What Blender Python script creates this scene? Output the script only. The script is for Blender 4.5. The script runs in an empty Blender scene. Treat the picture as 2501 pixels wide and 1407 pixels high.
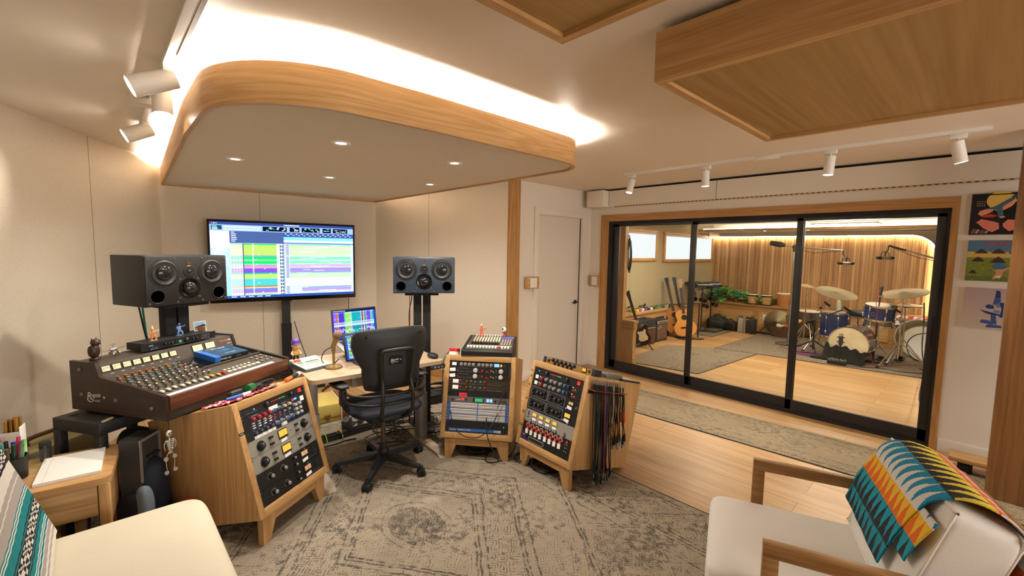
EXPO=0.0
import bpy, bmesh, math, random
from mathutils import Vector, Matrix, Euler
R=math.radians; PI=math.pi
SC=bpy.context.scene; C=SC.collection
rnd=random.Random(11)
# ---------------------------------------------------------------- camera
F=1080.0; CX,CY=1250.5,703.5; EYE=Vector((0,0,1.6))
def _axes(yaw,pit,rol):
    f=Vector((math.sin(yaw)*math.cos(pit),math.cos(yaw)*math.cos(pit),math.sin(pit)))
    r=Vector((math.cos(yaw),-math.sin(yaw),0)); u=r.cross(f); c,s=math.cos(rol),math.sin(rol)
    return c*r+s*u, c*u-s*r, f
AX=_axes(R(43.3),R(-4.98),R(.95))
cd=bpy.data.cameras.new('camera'); cam=bpy.data.objects.new('camera',cd); C.objects.link(cam)
cd.sensor_width=36; cd.lens=F/2501*36; cd.clip_start=.02; cd.clip_end=100
cam.matrix_world=Matrix(((AX[0].x,AX[1].x,-AX[2].x,EYE.x),(AX[0].y,AX[1].y,-AX[2].y,EYE.y),(AX[0].z,AX[1].z,-AX[2].z,EYE.z),(0,0,0,1)))
SC.camera=cam
# points of the room measured on the photograph, each on a known plane of the room
def _on(px,py,k,v):
    d=AX[0]*(px-CX)+AX[1]*(CY-py)+AX[2]*F
    return EYE+d*((v-EYE[k])/d[k])
def az(px,py,z=0.0): return _on(px,py,2,z)
def ax(px,py,x): return _on(px,py,0,x)
def ay(px,py,y): return _on(px,py,1,y)
# ---------------------------------------------------------------- materials
def l1(c):
    c/=255.; return c/12.92 if c<=.04045 else ((c+.055)/1.055)**2.4
def rgb(t): return (l1(t[0]),l1(t[1]),l1(t[2]),1)
MT={}
def nmat(name):
    m=bpy.data.materials.new(name); m.use_nodes=True; nt=m.node_tree; nt.nodes.clear()
    o=nt.nodes.new('ShaderNodeOutputMaterial'); MT[name]=m
    return m,nt,o
def N(nt,t,**k):
    n=nt.nodes.new('ShaderNode'+t)
    for a,b in k.items():
        if a[0]=='_': n.inputs[int(a[1:]) if a[1:].isdigit() else a[1:].replace('_',' ')].default_value=b
        else: setattr(n,a,b)
    return n
def L(nt,a,b): nt.links.new(a,b)
def bsdf(nt,o,rough=.5,metal=0,spec=.5,coat=0):
    b=N(nt,'BsdfPrincipled'); b.inputs['Roughness'].default_value=rough; b.inputs['Metallic'].default_value=metal
    b.inputs['Specular IOR Level'].default_value=spec; b.inputs['Coat Weight'].default_value=coat
    L(nt,b.outputs[0],o.inputs[0]); return b
def mat(name,c,rough=.5,metal=0,spec=.5,coat=0,var=0,vs=30,bump=0,bs=200):
    if name in MT: return MT[name]
    m,nt,o=nmat(name); b=bsdf(nt,o,rough,metal,spec,coat); b.inputs['Base Color'].default_value=rgb(c)
    if var or bump: tc=N(nt,'TexCoord')
    if var:
        n=N(nt,'TexNoise',_Scale=vs,_Detail=5.); L(nt,tc.outputs['Object'],n.inputs['Vector'])
        mx=N(nt,'MixRGB'); mx.inputs[1].default_value=rgb([v*(1-var) for v in c]); mx.inputs[2].default_value=rgb([min(255,v*(1+var)) for v in c])
        L(nt,n.outputs['Fac'],mx.inputs[0]); L(nt,mx.outputs[0],b.inputs['Base Color'])
    if bump:
        n=N(nt,'TexNoise',_Scale=bs,_Detail=3.); L(nt,tc.outputs['Object'],n.inputs['Vector'])
        bp=N(nt,'Bump',_Strength=bump,_Distance=.004); L(nt,n.outputs['Fac'],bp.inputs['Height']); L(nt,bp.outputs[0],b.inputs['Normal'])
    return m
def emit(name,c,s):
    if name in MT: return MT[name]
    m,nt,o=nmat(name); e=N(nt,'Emission',_Strength=s); e.inputs[0].default_value=rgb(c); L(nt,e.outputs[0],o.inputs[0]); return m
def dyed(name,rough=.9,bump=0,emis=0,ribs=0):
    m,nt,o=nmat(name); a=N(nt,'Attribute',attribute_name='Col')
    if emis:
        e=N(nt,'Emission',_Strength=emis); L(nt,a.outputs['Color'],e.inputs[0]); L(nt,e.outputs[0],o.inputs[0]); return m
    b=bsdf(nt,o,rough,0,.2); L(nt,a.outputs['Color'],b.inputs['Base Color'])
    if bump:
        tc=N(nt,'TexCoord'); n=N(nt,'TexNoise',_Scale=bump,_Detail=2.); L(nt,tc.outputs['Object'],n.inputs['Vector'])
        bp=N(nt,'Bump',_Strength=.5,_Distance=.004); L(nt,n.outputs['Fac'],bp.inputs['Height']); L(nt,bp.outputs[0],b.inputs['Normal'])
    return m
def wood(name,c1,c2,axis=0,s=1.,rough=.42,src='Object'):
    m,nt,o=nmat(name); b=bsdf(nt,o,rough,0,.35)
    tc=N(nt,'TexCoord'); mp=N(nt,'Mapping'); sc=[9*s]*3; sc[axis]=.55*s; mp.inputs['Scale'].default_value=sc
    L(nt,tc.outputs[src],mp.inputs[0])
    n1=N(nt,'TexNoise',_Scale=1.,_Detail=3.,_Roughness=.5,_Distortion=.35); L(nt,mp.outputs[0],n1.inputs['Vector'])
    mp2=N(nt,'Mapping'); sc=[160*s]*3; sc[axis]=5*s; mp2.inputs['Scale'].default_value=sc; L(nt,tc.outputs[src],mp2.inputs[0])
    n2=N(nt,'TexNoise',_Scale=1.,_Detail=3.); L(nt,mp2.outputs[0],n2.inputs['Vector'])
    w=N(nt,'Math',operation='SINE'); w0=N(nt,'Math',operation='MULTIPLY',_1=46.); L(nt,n1.outputs['Fac'],w0.inputs[0]); L(nt,w0.outputs[0],w.inputs[0])
    w2=N(nt,'MapRange'); w2.inputs[1].default_value=-1; w2.inputs[2].default_value=1; w2.inputs[3].default_value=0; w2.inputs[4].default_value=.34; L(nt,w.outputs[0],w2.inputs[0])
    ad=N(nt,'Math',operation='MULTIPLY_ADD',_1=.95); L(nt,n2.outputs['Fac'],ad.inputs[0]); L(nt,w2.outputs[0],ad.inputs[2])
    r=N(nt,'ValToRGB'); r.color_ramp.elements[0].position=.2; r.color_ramp.elements[0].color=rgb(c1); r.color_ramp.elements[1].position=1.05; r.color_ramp.elements[1].color=rgb(c2)
    r.color_ramp.elements[1].position=1.0
    L(nt,ad.outputs[0],r.inputs[0]); L(nt,r.outputs[0],b.inputs['Base Color'])
    bp=N(nt,'Bump',_Strength=.12,_Distance=.002); L(nt,n2.outputs['Fac'],bp.inputs['Height']); L(nt,bp.outputs[0],b.inputs['Normal'])
    return m
OAK=((205,164,110),(168,125,76)); 
oakx=wood('oak_along_x',*OAK,axis=0); oaky=wood('oak_along_y',*OAK,axis=1); oakz=wood('oak_along_z',*OAK,axis=2)
ply=wood('birch_ply',(172,138,84),(144,109,60),axis=0,s=.35,rough=.5); 
oakd=wood('oak_dark_post',(128,90,50),(96,62,32),axis=2,s=.8)
oakt=wood('oak_trim_y',(194,148,92),(158,114,64),axis=1); oaktz=wood('oak_trim_z',(194,148,92),(158,114,64),axis=2)
walnut=wood('walnut_side',(62,44,34),(42,28,22),axis=1,rough=.35); walnutx=wood('walnut_rail',(112,68,42),(80,44,28),axis=0,rough=.35)
teak=wood('armchair_oak',(176,136,88),(134,96,54),axis=1,s=1.2)
white=mat('wall_paint',(230,222,209),.75,spec=.2); ceilm=mat('ceiling_paint',(230,220,206),.5,spec=.25)
doorm=mat('door_paint',(222,214,202),.5,spec=.3)
def fabric_wall():
    m,nt,o=nmat('wall_fabric'); b=bsdf(nt,o,.9,0,.15); tc=N(nt,'TexCoord'); mp=N(nt,'Mapping'); mp.inputs['Scale'].default_value=(60,60,190)
    L(nt,tc.outputs['Object'],mp.inputs[0]); n=N(nt,'TexNoise',_Scale=1.,_Detail=4.,_Roughness=.7); L(nt,mp.outputs[0],n.inputs['Vector'])
    mx=N(nt,'MixRGB'); mx.inputs[1].default_value=rgb((192,180,160)); mx.inputs[2].default_value=rgb((226,215,198)); L(nt,n.outputs['Fac'],mx.inputs[0]); L(nt,mx.outputs[0],b.inputs['Base Color'])
    bp=N(nt,'Bump',_Strength=.35,_Distance=.003); L(nt,n.outputs['Fac'],bp.inputs['Height']); L(nt,bp.outputs[0],b.inputs['Normal']); return m
fabw=fabric_wall()
soff=mat('canopy_fabric',(212,200,182),.95,spec=.1,var=.12,vs=240,bump=.3,bs=260)
blk=mat('black_metal',(22,21,20),.4,.3); blkp=mat('black_plastic',(24,24,25),.5); blkm=mat('matte_black',(15,15,15),.8); blkg=mat('gloss_black',(10,10,11),.15)
alu=mat('aluminium',(168,166,162),.35,.9); chrome=mat('chrome',(220,220,218),.12,1.); steel=mat('steel',(150,148,145),.3,1.); brass=mat('brass',(150,118,60),.35,.9)
whitep=mat('white_plastic',(232,228,220),.4); cream=mat('cream_plastic',(226,212,184),.45); paper=mat('white_paper',(240,238,232),.8)
red=mat('red_plastic',(196,34,32),.35); orange=mat('orange_plastic',(228,110,40),.4); amber=mat('amber_plastic',(222,160,40),.4); green=mat('green_plastic',(40,140,80),.4); blue=mat('blue_plastic',(46,96,180),.4)
grey=mat('grey_plastic',(120,118,114),.5); dgrey=mat('dark_grey',(58,58,60),.5); lgrey=mat('light_grey',(186,182,174),.5); navy=mat('navy_fabric',(20,27,40),.85,bump=.3,bs=300)
purple=mat('purple_plastic',(92,58,150),.4); pink=mat('pink_plastic',(214,70,110),.45)
leather=mat('cream_upholstery',(212,201,178),.55,spec=.35,var=.02,vs=6,bump=.12,bs=120); leather2=mat('white_upholstery',(230,227,220),.6,spec=.3,bump=.12,bs=160)
rubber=mat('black_rubber',(17,17,18),.65); cable=mat('cable_black',(14,14,14),.5)
glow_w=emit('lamp_white',(255,244,225),30.); glow_r=emit('led_red',(255,40,30),3.); glow_g=emit('led_green',(90,255,90),2.5); glow_a=emit('meter_amber',(255,184,70),1.4); glow_c=emit('lcd_blue',(140,190,255),1.6)
glow_y=emit('meter_yellow',(255,186,76),1.3)
dye=dyed('woven_dye',.9,bump=420); dyep=dyed('printed_picture',.5); scr=dyed('screen_glow',emis=1.6)
def glass():
    m,nt,o=nmat('clear_glass'); t=N(nt,'BsdfTransparent'); t.inputs[0].default_value=(.93,.95,.93,1); g=N(nt,'BsdfGlossy',_Roughness=0.)
    fr=N(nt,'Fresnel',_IOR=1.45); ge=N(nt,'NewGeometry'); iv=N(nt,'Math',operation='SUBTRACT',_0=1.); L(nt,ge.outputs['Backfacing'],iv.inputs[1]); ml=N(nt,'Math',operation='MULTIPLY'); L(nt,fr.outputs[0],ml.inputs[0]); L(nt,iv.outputs[0],ml.inputs[1]); mx=N(nt,'MixShader'); L(nt,ml.outputs[0],mx.inputs[0]); L(nt,t.outputs[0],mx.inputs[1]); L(nt,g.outputs[0],mx.inputs[2]); L(nt,mx.outputs[0],o.inputs[0]); return m
glassm=glass()
# ---------------------------------------------------------------- glyphs
GL={}
def _glyphs():
    tmp=[]
    for ch in [chr(i) for i in range(33,127)]:
        cu=bpy.data.curves.new('g','FONT'); cu.body=ch; cu.size=1; cu.resolution_u=2; o=bpy.data.objects.new('g',cu); C.objects.link(o); tmp.append((ch,o,cu))
    dg=bpy.context.evaluated_depsgraph_get(); dg.update()
    for ch,o,cu in tmp:
        me=bpy.data.meshes.new_from_object(o.evaluated_get(dg)); vs=[(v.co.x,v.co.y) for v in me.vertices]; fs=[tuple(p.vertices) for p in me.polygons]
        x0=min(v[0] for v in vs); x1=max(v[0] for v in vs); GL[ch]=(vs,fs,x0,x1); bpy.data.meshes.remove(me)
    for ch,o,cu in tmp: bpy.data.objects.remove(o); bpy.data.curves.remove(cu)
_glyphs()
# ---------------------------------------------------------------- mesh builder
I4=Matrix.Identity(4)
def T(x,y=0,z=0): return Matrix.Translation((x,y,z)) if not isinstance(x,(tuple,list,Vector)) else Matrix.Translation(x)
def RX(d): return Matrix.Rotation(R(d),4,'X')
def RY(d): return Matrix.Rotation(R(d),4,'Y')
def RZ(d): return Matrix.Rotation(R(d),4,'Z')
FACE=Matrix(((1,0,0,0),(0,0,-1,0),(0,1,0,0),(0,0,0,1)))       # (right, up, outward) -> (x, z, -y)
def frame(x,y,z,yaw,tilt=0): return T(x,y,z)@RZ(yaw+90)@RX(-tilt)  # local -y faces the yaw direction
class MB:
    def __init__(s,M=None): s.bm=bmesh.new(); s.ms=[]; s.M=M or I4; s.cl=None; s.sm=True
    def mi(s,m):
        if m not in s.ms: s.ms.append(m)
        return s.ms.index(m)
    def V(s,p): return s.bm.verts.new(s.M@Vector(p))
    def Fc(s,vs,m,smooth=True,c=None):
        try: f=s.bm.faces.new(vs)
        except ValueError: return None
        f.material_index=s.mi(m); f.smooth=smooth
        if c is not None:
            if s.cl is None: s.cl=s.bm.loops.layers.float_color.new('Col')
            for l in f.loops: l[s.cl]=c
        return f
    def poly(s,pts,m,c=None): return s.Fc([s.V(p) for p in pts],m,False,c)
    def box(s,x,y,z,a,b,c,m,rot=None,bev=0,seg=2):
        M=T(x,y,z)@(rot or I4); vs=[]
        n0=len(s.bm.verts)
        P=[(-1,-1,-1),(1,-1,-1),(1,1,-1),(-1,1,-1),(-1,-1,1),(1,-1,1),(1,1,1),(-1,1,1)]
        vs=[s.bm.verts.new(s.M@(M@Vector((p[0]*a/2,p[1]*b/2,p[2]*c/2)))) for p in P]
        fs=[s.Fc([vs[i] for i in q],m,False) for q in ((3,2,1,0),(4,5,6,7),(0,1,5,4),(1,2,6,5),(2,3,7,6),(3,0,4,7))]
        if bev:
            es={e for f in fs for e in f.edges}
            r=bmesh.ops.bevel(s.bm,geom=list(es),offset=bev,segments=seg,profile=.5,affect='EDGES',material=-1)
            for f in r['faces']: f.smooth=True
        return s
    def bb(s,lo,hi,m,bev=0): return s.box(*[(a+b)/2 for a,b in zip(lo,hi)],*[abs(b-a) for a,b in zip(lo,hi)],m,bev=bev)
    def rings(s,rs,m,closed=True,cap=(True,True),smooth=True):
        vv=[[s.V(p) for p in r] for r in rs]; n=len(vv[0])
        for a,b in zip(vv,vv[1:]):
            for i in range(n if closed else n-1):
                j=(i+1)%n; s.Fc([a[i],a[j],b[j],b[i]],m,smooth)
        if closed and cap[0]: s.Fc(vv[0][::-1],m,False)
        if closed and cap[1]: s.Fc(vv[-1],m,False)
        return s
    def cyl(s,p0,p1,r0,m,r1=None,n=14,cap=True):
        p0=Vector(p0);p1=Vector(p1); r1=r0 if r1 is None else r1; d=(p1-p0).normalized(); a=d.orthogonal().normalized(); b=d.cross(a)
        rg=[[p+(a*math.cos(2*PI*i/n)+b*math.sin(2*PI*i/n))*r for i in range(n)] for p,r in ((p0,r0),(p1,r1))]
        return s.rings(rg,m,cap=(cap,cap))
    def tube(s,pts,r,m,n=7,smooth=True,sub=4,closed=False,taper=None):
        p=[Vector(q) for q in pts]
        if smooth and len(p)>2: p=spline(p,sub,closed)
        if closed: p=p+[p[0]]
        rg=[]; a=None
        for i,q in enumerate(p):
            d=((p[min(i+1,len(p)-1)]-p[max(i-1,0)])).normalized() if not closed else ((p[(i+1)%(len(p)-1)]-p[i-1 if i else len(p)-2])).normalized()
            if a is None: a=d.orthogonal().normalized()
            else:
                a=a-d*a.dot(d); a=a.normalized() if a.length>1e-6 else d.orthogonal().normalized()
            b=d.cross(a); rr=r if taper is None else r+(taper-r)*i/(len(p)-1)
            rg.append([q+(a*math.cos(2*PI*k/n)+b*math.sin(2*PI*k/n))*rr for k in range(n)])
        return s.rings(rg,m)
    def lathe(s,prof,m,M=None,n=24):
        M=M or I4
        return s.rings([[M@Vector((r*math.cos(2*PI*i/n),r*math.sin(2*PI*i/n),z)) for i in range(n)] for r,z in prof],m,cap=(False,False))
    def prism(s,poly,z0,z1,m,M=None,m2=None):
        M=M or I4; a=[s.V(M@Vector((p[0],p[1],z0))) for p in poly]; b=[s.V(M@Vector((p[0],p[1],z1))) for p in poly]; n=len(a)
        s.Fc(a[::-1],m2 or m,False); s.Fc(b,m2 or m,False)
        for i in range(n): s.Fc([a[i],a[(i+1)%n],b[(i+1)%n],b[i]],m,True)
        return s
    def sup(s,x,y,z,a,b,c,m,e=.3,rot=None,nu=28,nv=14,e2=None):    # rounded cushion / ellipsoid
        M=T(x,y,z)@(rot or I4); e2=e if e2 is None else e2
        f=lambda t,k:(1 if t>=0 else -1)*abs(t)**k
        rs=[]
        for j in range(nv+1):
            v=-PI/2+PI*j/nv; cv,sv=f(math.cos(v),e2),f(math.sin(v),e2)
            rs.append([M@Vector((a*cv*f(math.cos(2*PI*i/nu),e),b*cv*f(math.sin(2*PI*i/nu),e),c*sv)) for i in range(nu)])
        return s.rings(rs[0:1]+rs[1:-1]+rs[-1:],m)
    def text(s,t,h,m,M=None,al='C',slant=0,sp=.08):
        M=M or I4; x=0; items=[]
        for ch in t:
            if ch==' ': x+=.3; continue
            vs,fs,x0,x1=GL[ch]; items.append((x-x0,vs,fs)); x+=x1-x0+sp
        off={'C':-x/2,'L':0,'R':-x}[al]
        for dx,vs,fs in items:
            vv=[s.V(M@Vector(((a+dx+off+slant*b)*h,b*h,0))) for a,b in vs]
            for f in fs: s.Fc([vv[i] for i in f],m,False)
        return s
    def cq(s,x0,y0,x1,y1,z,c,m,M=None):       # one coloured cell in a flat picture
        M=M or I4; return s.Fc([s.V(M@Vector(p)) for p in ((x0,y0,z),(x1,y0,z),(x1,y1,z),(x0,y1,z))],m,False,rgb(c))
    def cpoly(s,pts,z,c,m,M=None):
        M=M or I4; return s.Fc([s.V(M@Vector((p[0],p[1],z))) for p in pts],m,False,rgb(c))
    def mesh(s,name):
        bmesh.ops.remove_doubles(s.bm,verts=s.bm.verts,dist=1e-6) if False else None
        bmesh.ops.recalc_face_normals(s.bm,faces=[f for f in s.bm.faces if len(f.verts)])
        me=bpy.data.meshes.new(name); s.bm.to_mesh(me); s.bm.free()
        for m in s.ms: me.materials.append(m)
        me.set_sharp_from_angle(angle=R(38)); return me
    def build(s,name,parent=None,M=None,mods=()):
        o=bpy.data.objects.new(name,s.mesh(name)); C.objects.link(o)
        if parent is not None: o.parent=parent
        if M is not None: o.matrix_local=M
        return o
def spline(p,sub=4,closed=False):
    n=len(p); out=[]
    for i in range(n if closed else n-1):
        g=(lambda k:p[k%n]) if closed else (lambda k:p[max(0,min(n-1,k))])
        a,b,c,d=g(i-1),g(i),g(i+1),g(i+2)
        for k in range(sub):
            t=k/sub; out.append(.5*((2*b)+(c-a)*t+(2*a-5*b+4*c-d)*t*t+(3*b-a-3*c+d)*t**3))
    if not closed: out.append(p[-1])
    return out
def tag(o,label=None,cat=None,group=None,kind=None):
    if label: o['label']=label
    if cat: o['category']=cat
    if group: o['group']=group
    if kind: o['kind']=kind
    return o
def thing(name,label,cat,M=None,group=None):
    o=bpy.data.objects.new(name,None); C.objects.link(o); o.empty_display_size=.05
    if M is not None: o.matrix_world=M
    return tag(o,label,cat,group)
def struct(o,label=None): o['kind']='structure'; 
def inst(name,me,parent,M):
    o=bpy.data.objects.new(name,me); C.objects.link(o); o.parent=parent; o.matrix_local=M; return o
def one(mb,name,label,cat,M=None,group=None,kind=None): return tag(mb.build(name,None,M),label,cat,group,kind)
def dup(root,M,label=None,group=None):
    r=root.copy(); C.objects.link(r); r.matrix_world=M
    if label: r['label']=label
    if group: r['group']=group
    for ch in list(root.children):
        c=ch.copy(); C.objects.link(c); c.parent=r
        for g in list(ch.children):
            d=g.copy(); C.objects.link(d); d.parent=c
    return r
def spot(name,p,to,w,ang=80,blend=.6,c=(1,.93,.83),r=.03,parent=None):
    l=bpy.data.lights.new(name,'SPOT'); l.energy=w; l.spot_size=R(ang); l.spot_blend=blend; l.color=c; l.shadow_soft_size=r
    o=bpy.data.objects.new(name,l); C.objects.link(o); o.location=p; d=Vector(to)-Vector(p); o.rotation_euler=d.to_track_quat('-Z','Y').to_euler(); return o
def rrect(w,h,r,n=4,cx=0,cy=0):
    o=[]
    for sx,sy,a in ((1,1,0),(-1,1,90),(-1,-1,180),(1,-1,270)):
        for k in range(n+1):
            t=R(a+90*k/n); o.append((cx+sx*(w/2-r)+r*math.cos(t),cy+sy*(h/2-r)+r*math.sin(t)))
    return o
# ================================================================ the setting
def floor_mat():
    m,nt,o=nmat('oak_floor'); b=bsdf(nt,o,.38,0,.4); tc=N(nt,'TexCoord'); mp=N(nt,'Mapping'); mp.inputs['Rotation'].default_value=(0,0,R(90)); L(nt,tc.outputs['Object'],mp.inputs[0])
    br=N(nt,'TexBrick'); br.offset=.37; br.inputs['Scale'].default_value=1; br.inputs['Brick Width'].default_value=1.9; br.inputs['Row Height'].default_value=.19; br.inputs['Mortar Size'].default_value=.0016; br.inputs['Bias'].default_value=0
    br.inputs[1].default_value=rgb((208,172,122)); br.inputs[2].default_value=rgb((186,148,100)); br.inputs[3].default_value=rgb((120,82,44)); L(nt,mp.outputs[0],br.inputs[0])
    m2=N(nt,'Mapping'); m2.inputs['Scale'].default_value=(26,1.3,1); L(nt,tc.outputs['Object'],m2.inputs[0]); n=N(nt,'TexNoise',_Scale=1.,_Detail=7.,_Roughness=.62,_Distortion=.8); L(nt,m2.outputs[0],n.inputs['Vector'])
    r=N(nt,'ValToRGB'); r.color_ramp.elements[0].position=.3; r.color_ramp.elements[0].color=rgb((206,186,160)); r.color_ramp.elements[1].position=.68; r.color_ramp.elements[1].color=rgb((255,255,255)); L(nt,n.outputs['Fac'],r.inputs[0])
    mu=N(nt,'MixRGB',blend_type='MULTIPLY'); mu.inputs[0].default_value=.9; L(nt,br.outputs[0],mu.inputs[1]); L(nt,r.outputs[0],mu.inputs[2])
    m3=N(nt,'Mapping'); m3.inputs['Scale'].default_value=(3.2,1.1,1); L(nt,tc.outputs['Object'],m3.inputs[0]); v=N(nt,'TexVoronoi',_Scale=1.); L(nt,m3.outputs[0],v.inputs['Vector'])
    vr=N(nt,'ValToRGB'); vr.color_ramp.elements[0].position=.015; vr.color_ramp.elements[0].color=rgb((150,120,96)); vr.color_ramp.elements[1].position=.06; vr.color_ramp.elements[1].color=(1,1,1,1); L(nt,v.outputs['Distance'],vr.inputs[0])
    mu2=N(nt,'MixRGB',blend_type='MULTIPLY'); mu2.inputs[0].default_value=.8; L(nt,mu.outputs[0],mu2.inputs[1]); L(nt,vr.outputs[0],mu2.inputs[2]); L(nt,mu2.outputs[0],b.inputs['Base Color'])
    return m
def rug_mat(name,hx,hy,base,dark,med=True,sc=1.,runner=False):
    m,nt,o=nmat(name); b=bsdf(nt,o,.95,0,.1); tc=N(nt,'TexCoord'); sp=N(nt,'SeparateXYZ')
    nz=N(nt,'TexNoise',_Scale=9.,_Detail=2.); L(nt,tc.outputs['Object'],nz.inputs['Vector'])
    wob=N(nt,'MixRGB',blend_type='ADD'); wob.inputs[0].default_value=.03; L(nt,tc.outputs['Object'],wob.inputs[1]); L(nt,nz.outputs['Color'],wob.inputs[2]); L(nt,wob.outputs[0],sp.inputs[0])
    def mth(op,a,bb=None,c=None):
        n=N(nt,'Math',operation=op)
        for i,v in enumerate((a,bb,c)):
            if v is None: continue
            if isinstance(v,(int,float)): n.inputs[i].default_value=v
            else: L(nt,v,n.inputs[i])
        return n.outputs[0]
    X=mth('ABSOLUTE',mth('SUBTRACT',sp.outputs[0],.015)); Y=mth('ABSOLUTE',mth('SUBTRACT',sp.outputs[1],.015))
    bd=mth('MINIMUM',mth('SUBTRACT',hx,X),mth('SUBTRACT',hy,Y))
    def line(v,p,w): return mth('LESS_THAN',mth('ABSOLUTE',mth('SUBTRACT',v,p)),w)
    acc=None
    def add(v,k=1.):
        nonlocal acc
        v=mth('MULTIPLY',v,k); acc=v if acc is None else mth('MAXIMUM',acc,v)
    for p,w in ((.05,.005),(.075,.004),(.33,.005),(.36,.004),(.39,.004),(.5,.004)) if not runner else ((.05,.01),(.16,.006)): add(line(bd,p,w),.8)
    # small woven motifs in the border and the field
    vo=N(nt,'TexVoronoi',_Scale=11.*sc); vo.distance='MANHATTAN'; vo.feature='F1'; vo.inputs['Randomness'].default_value=.35; L(nt,wob.outputs[0],vo.inputs['Vector'])
    ri=mth('FRACT',mth('MULTIPLY',vo.outputs['Distance'],4.2)); mot=mth('LESS_THAN',mth('ABSOLUTE',mth('SUBTRACT',ri,.5)),.13)
    inb=mth('MULTIPLY',mth('GREATER_THAN',bd,.1),mth('LESS_THAN',bd,.31)) if not runner else mth('LESS_THAN',bd,.15)
    add(mth('MULTIPLY',mot,inb),.85); add(mot,.44)
    if med:
        dm=mth('ADD',mth('MULTIPLY',X,1.0),mth('MULTIPLY',Y,.72))
        for p in (.40,.425,.47,.70,.725,.78,1.12,1.15): add(line(dm,p,.0065),.75)
        ov=mth('SQRT',mth('ADD',mth('POWER',mth('MULTIPLY',X,1.35),2.),mth('POWER',Y,2.)))
        add(mth('MULTIPLY',mth('LESS_THAN',ov,.2),mth('ADD',mth('MULTIPLY',mot,.5),.5)),.9); add(line(ov,.25,.005),.5); add(mth('MULTIPLY',mth('MULTIPLY',mth('LESS_THAN',dm,.70),mth('GREATER_THAN',dm,.47)),mot),.75)
        # four corner medallions
        dx=mth('ABSOLUTE',mth('SUBTRACT',X,hx*.52)); dy=mth('ABSOLUTE',mth('SUBTRACT',Y,hy*.5)); d2=mth('ADD',dx,dy)
        add(mth('MULTIPLY',mth('LESS_THAN',d2,.22),mth('ADD',mth('MULTIPLY',mot,.6),.3)),.8); add(line(d2,.3,.006),.6); add(line(d2,.27,.004),.6)
        zz=mth('ABSOLUTE',mth('SUBTRACT',mth('FRACT',mth('MULTIPLY',mth('ADD',sp.outputs[0],sp.outputs[1]),5.)),.5))
        add(mth('MULTIPLY',mth('LESS_THAN',zz,.035),mth('LESS_THAN',bd,.62)),.5)
    else:
        u=mth('SUBTRACT',mth('FRACT',mth('MULTIPLY',sp.outputs[1],1.25)),.5); uu=mth('ABSOLUTE',mth('DIVIDE',u,1.25)); dm=mth('ADD',X,uu)
        add(mth('MULTIPLY',mth('LESS_THAN',dm,.1),mth('ADD',mth('MULTIPLY',mot,.5),.4)),.8); add(line(dm,.16,.008),.6)
    # threadbare wear
    mp=N(nt,'Mapping'); mp.inputs['Scale'].default_value=(95,210,1); L(nt,tc.outputs['Object'],mp.inputs[0]); n=N(nt,'TexNoise',_Scale=1.,_Detail=3.,_Roughness=.7); L(nt,mp.outputs[0],n.inputs['Vector'])
    n2=N(nt,'TexNoise',_Scale=2.6,_Detail=5.,_Roughness=.6); L(nt,tc.outputs['Object'],n2.inputs['Vector'])
    n3=N(nt,'TexNoise',_Scale=24.,_Detail=4.,_Roughness=.7); L(nt,tc.outputs['Object'],n3.inputs['Vector'])
    wear=mth('GREATER_THAN',mth('ADD',mth('MULTIPLY',n.outputs['Fac'],.6),mth('MULTIPLY',n3.outputs['Fac'],.6)),.575)
    fleck=mth('GREATER_THAN',mth('ADD',mth('ADD',mth('MULTIPLY',n.outputs['Fac'],.5),mth('MULTIPLY',n3.outputs['Fac'],.45)),mth('MULTIPLY',n2.outputs['Fac'],.5)),.80)
    k=mth('MAXIMUM',mth('MULTIPLY',acc,wear),mth('MULTIPLY',fleck,.72))
    bc=N(nt,'MixRGB'); bc.inputs[1].default_value=rgb([v*.8 for v in base]); bc.inputs[2].default_value=rgb([min(255,v*1.1) for v in base]); L(nt,n2.outputs['Fac'],bc.inputs[0])
    mx=N(nt,'MixRGB'); L(nt,k,mx.inputs[0]); L(nt,bc.outputs[0],mx.inputs[1]); mx.inputs[2].default_value=rgb(dark); L(nt,mx.outputs[0],b.inputs['Base Color'])
    bp=N(nt,'Bump',_Strength=.5,_Distance=.004); L(nt,n.outputs['Fac'],bp.inputs['Height']); L(nt,bp.outputs[0],b.inputs['Normal']); return m
mb=MB(); mb.bb((-3.6,-3.0,-.1),(11.6,6.2,0),floor_mat()); mb.build('floor')['kind']='structure'
mb=MB(); mb.bb((-3.6,-3.0,2.4),(5.1,6.2,2.5),ceilm); mb.build('ceiling')['kind']='structure'
WL0=Vector((-3.38,-1.68,0)); LB=Vector((.487,5.6,0)); RB=Vector((2.652,5.395,0)); RE=Vector((3.45,3.757,0))
def wall(name,a,b,th,m,z0=0,z1=2.4,seams=(),side=1):
    a=Vector(a);b=Vector(b); d=(b-a).normalized(); n=Vector((-d.y,d.x,0))*side; mb=MB()
    mb.prism([(p.x,p.y) for p in (a,b,b+n*th,a+n*th)],z0,z1,m)
    for s in seams:
        q=a+d*s; mb.prism([(p.x,p.y) for p in (q-d*.002-n*.0012,q+d*.002-n*.0012,q+d*.002+n*.002,q-d*.002+n*.002)],z0+.01,z1-.005,mat('seam_shadow_gap',(120,104,86),.9))
    o=mb.build(name); o['kind']='structure'; return o
dl=(LB-WL0).normalized(); s1=(Vector((-.004,4.68,0))-WL0).dot(dl)
wall('wall_left',WL0,LB,.12,fabw,seams=(s1,s1-1.22,s1-2.44),side=1)
sA=(ay(688,520,5.5)-LB); dA=(RB-LB).normalized()
wall('wall_alcove',LB,RB,.12,fabw,seams=((Vector((1.35,5.518,0))-LB).dot(dA),),side=1)
dR=(RE-RB).normalized()
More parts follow.
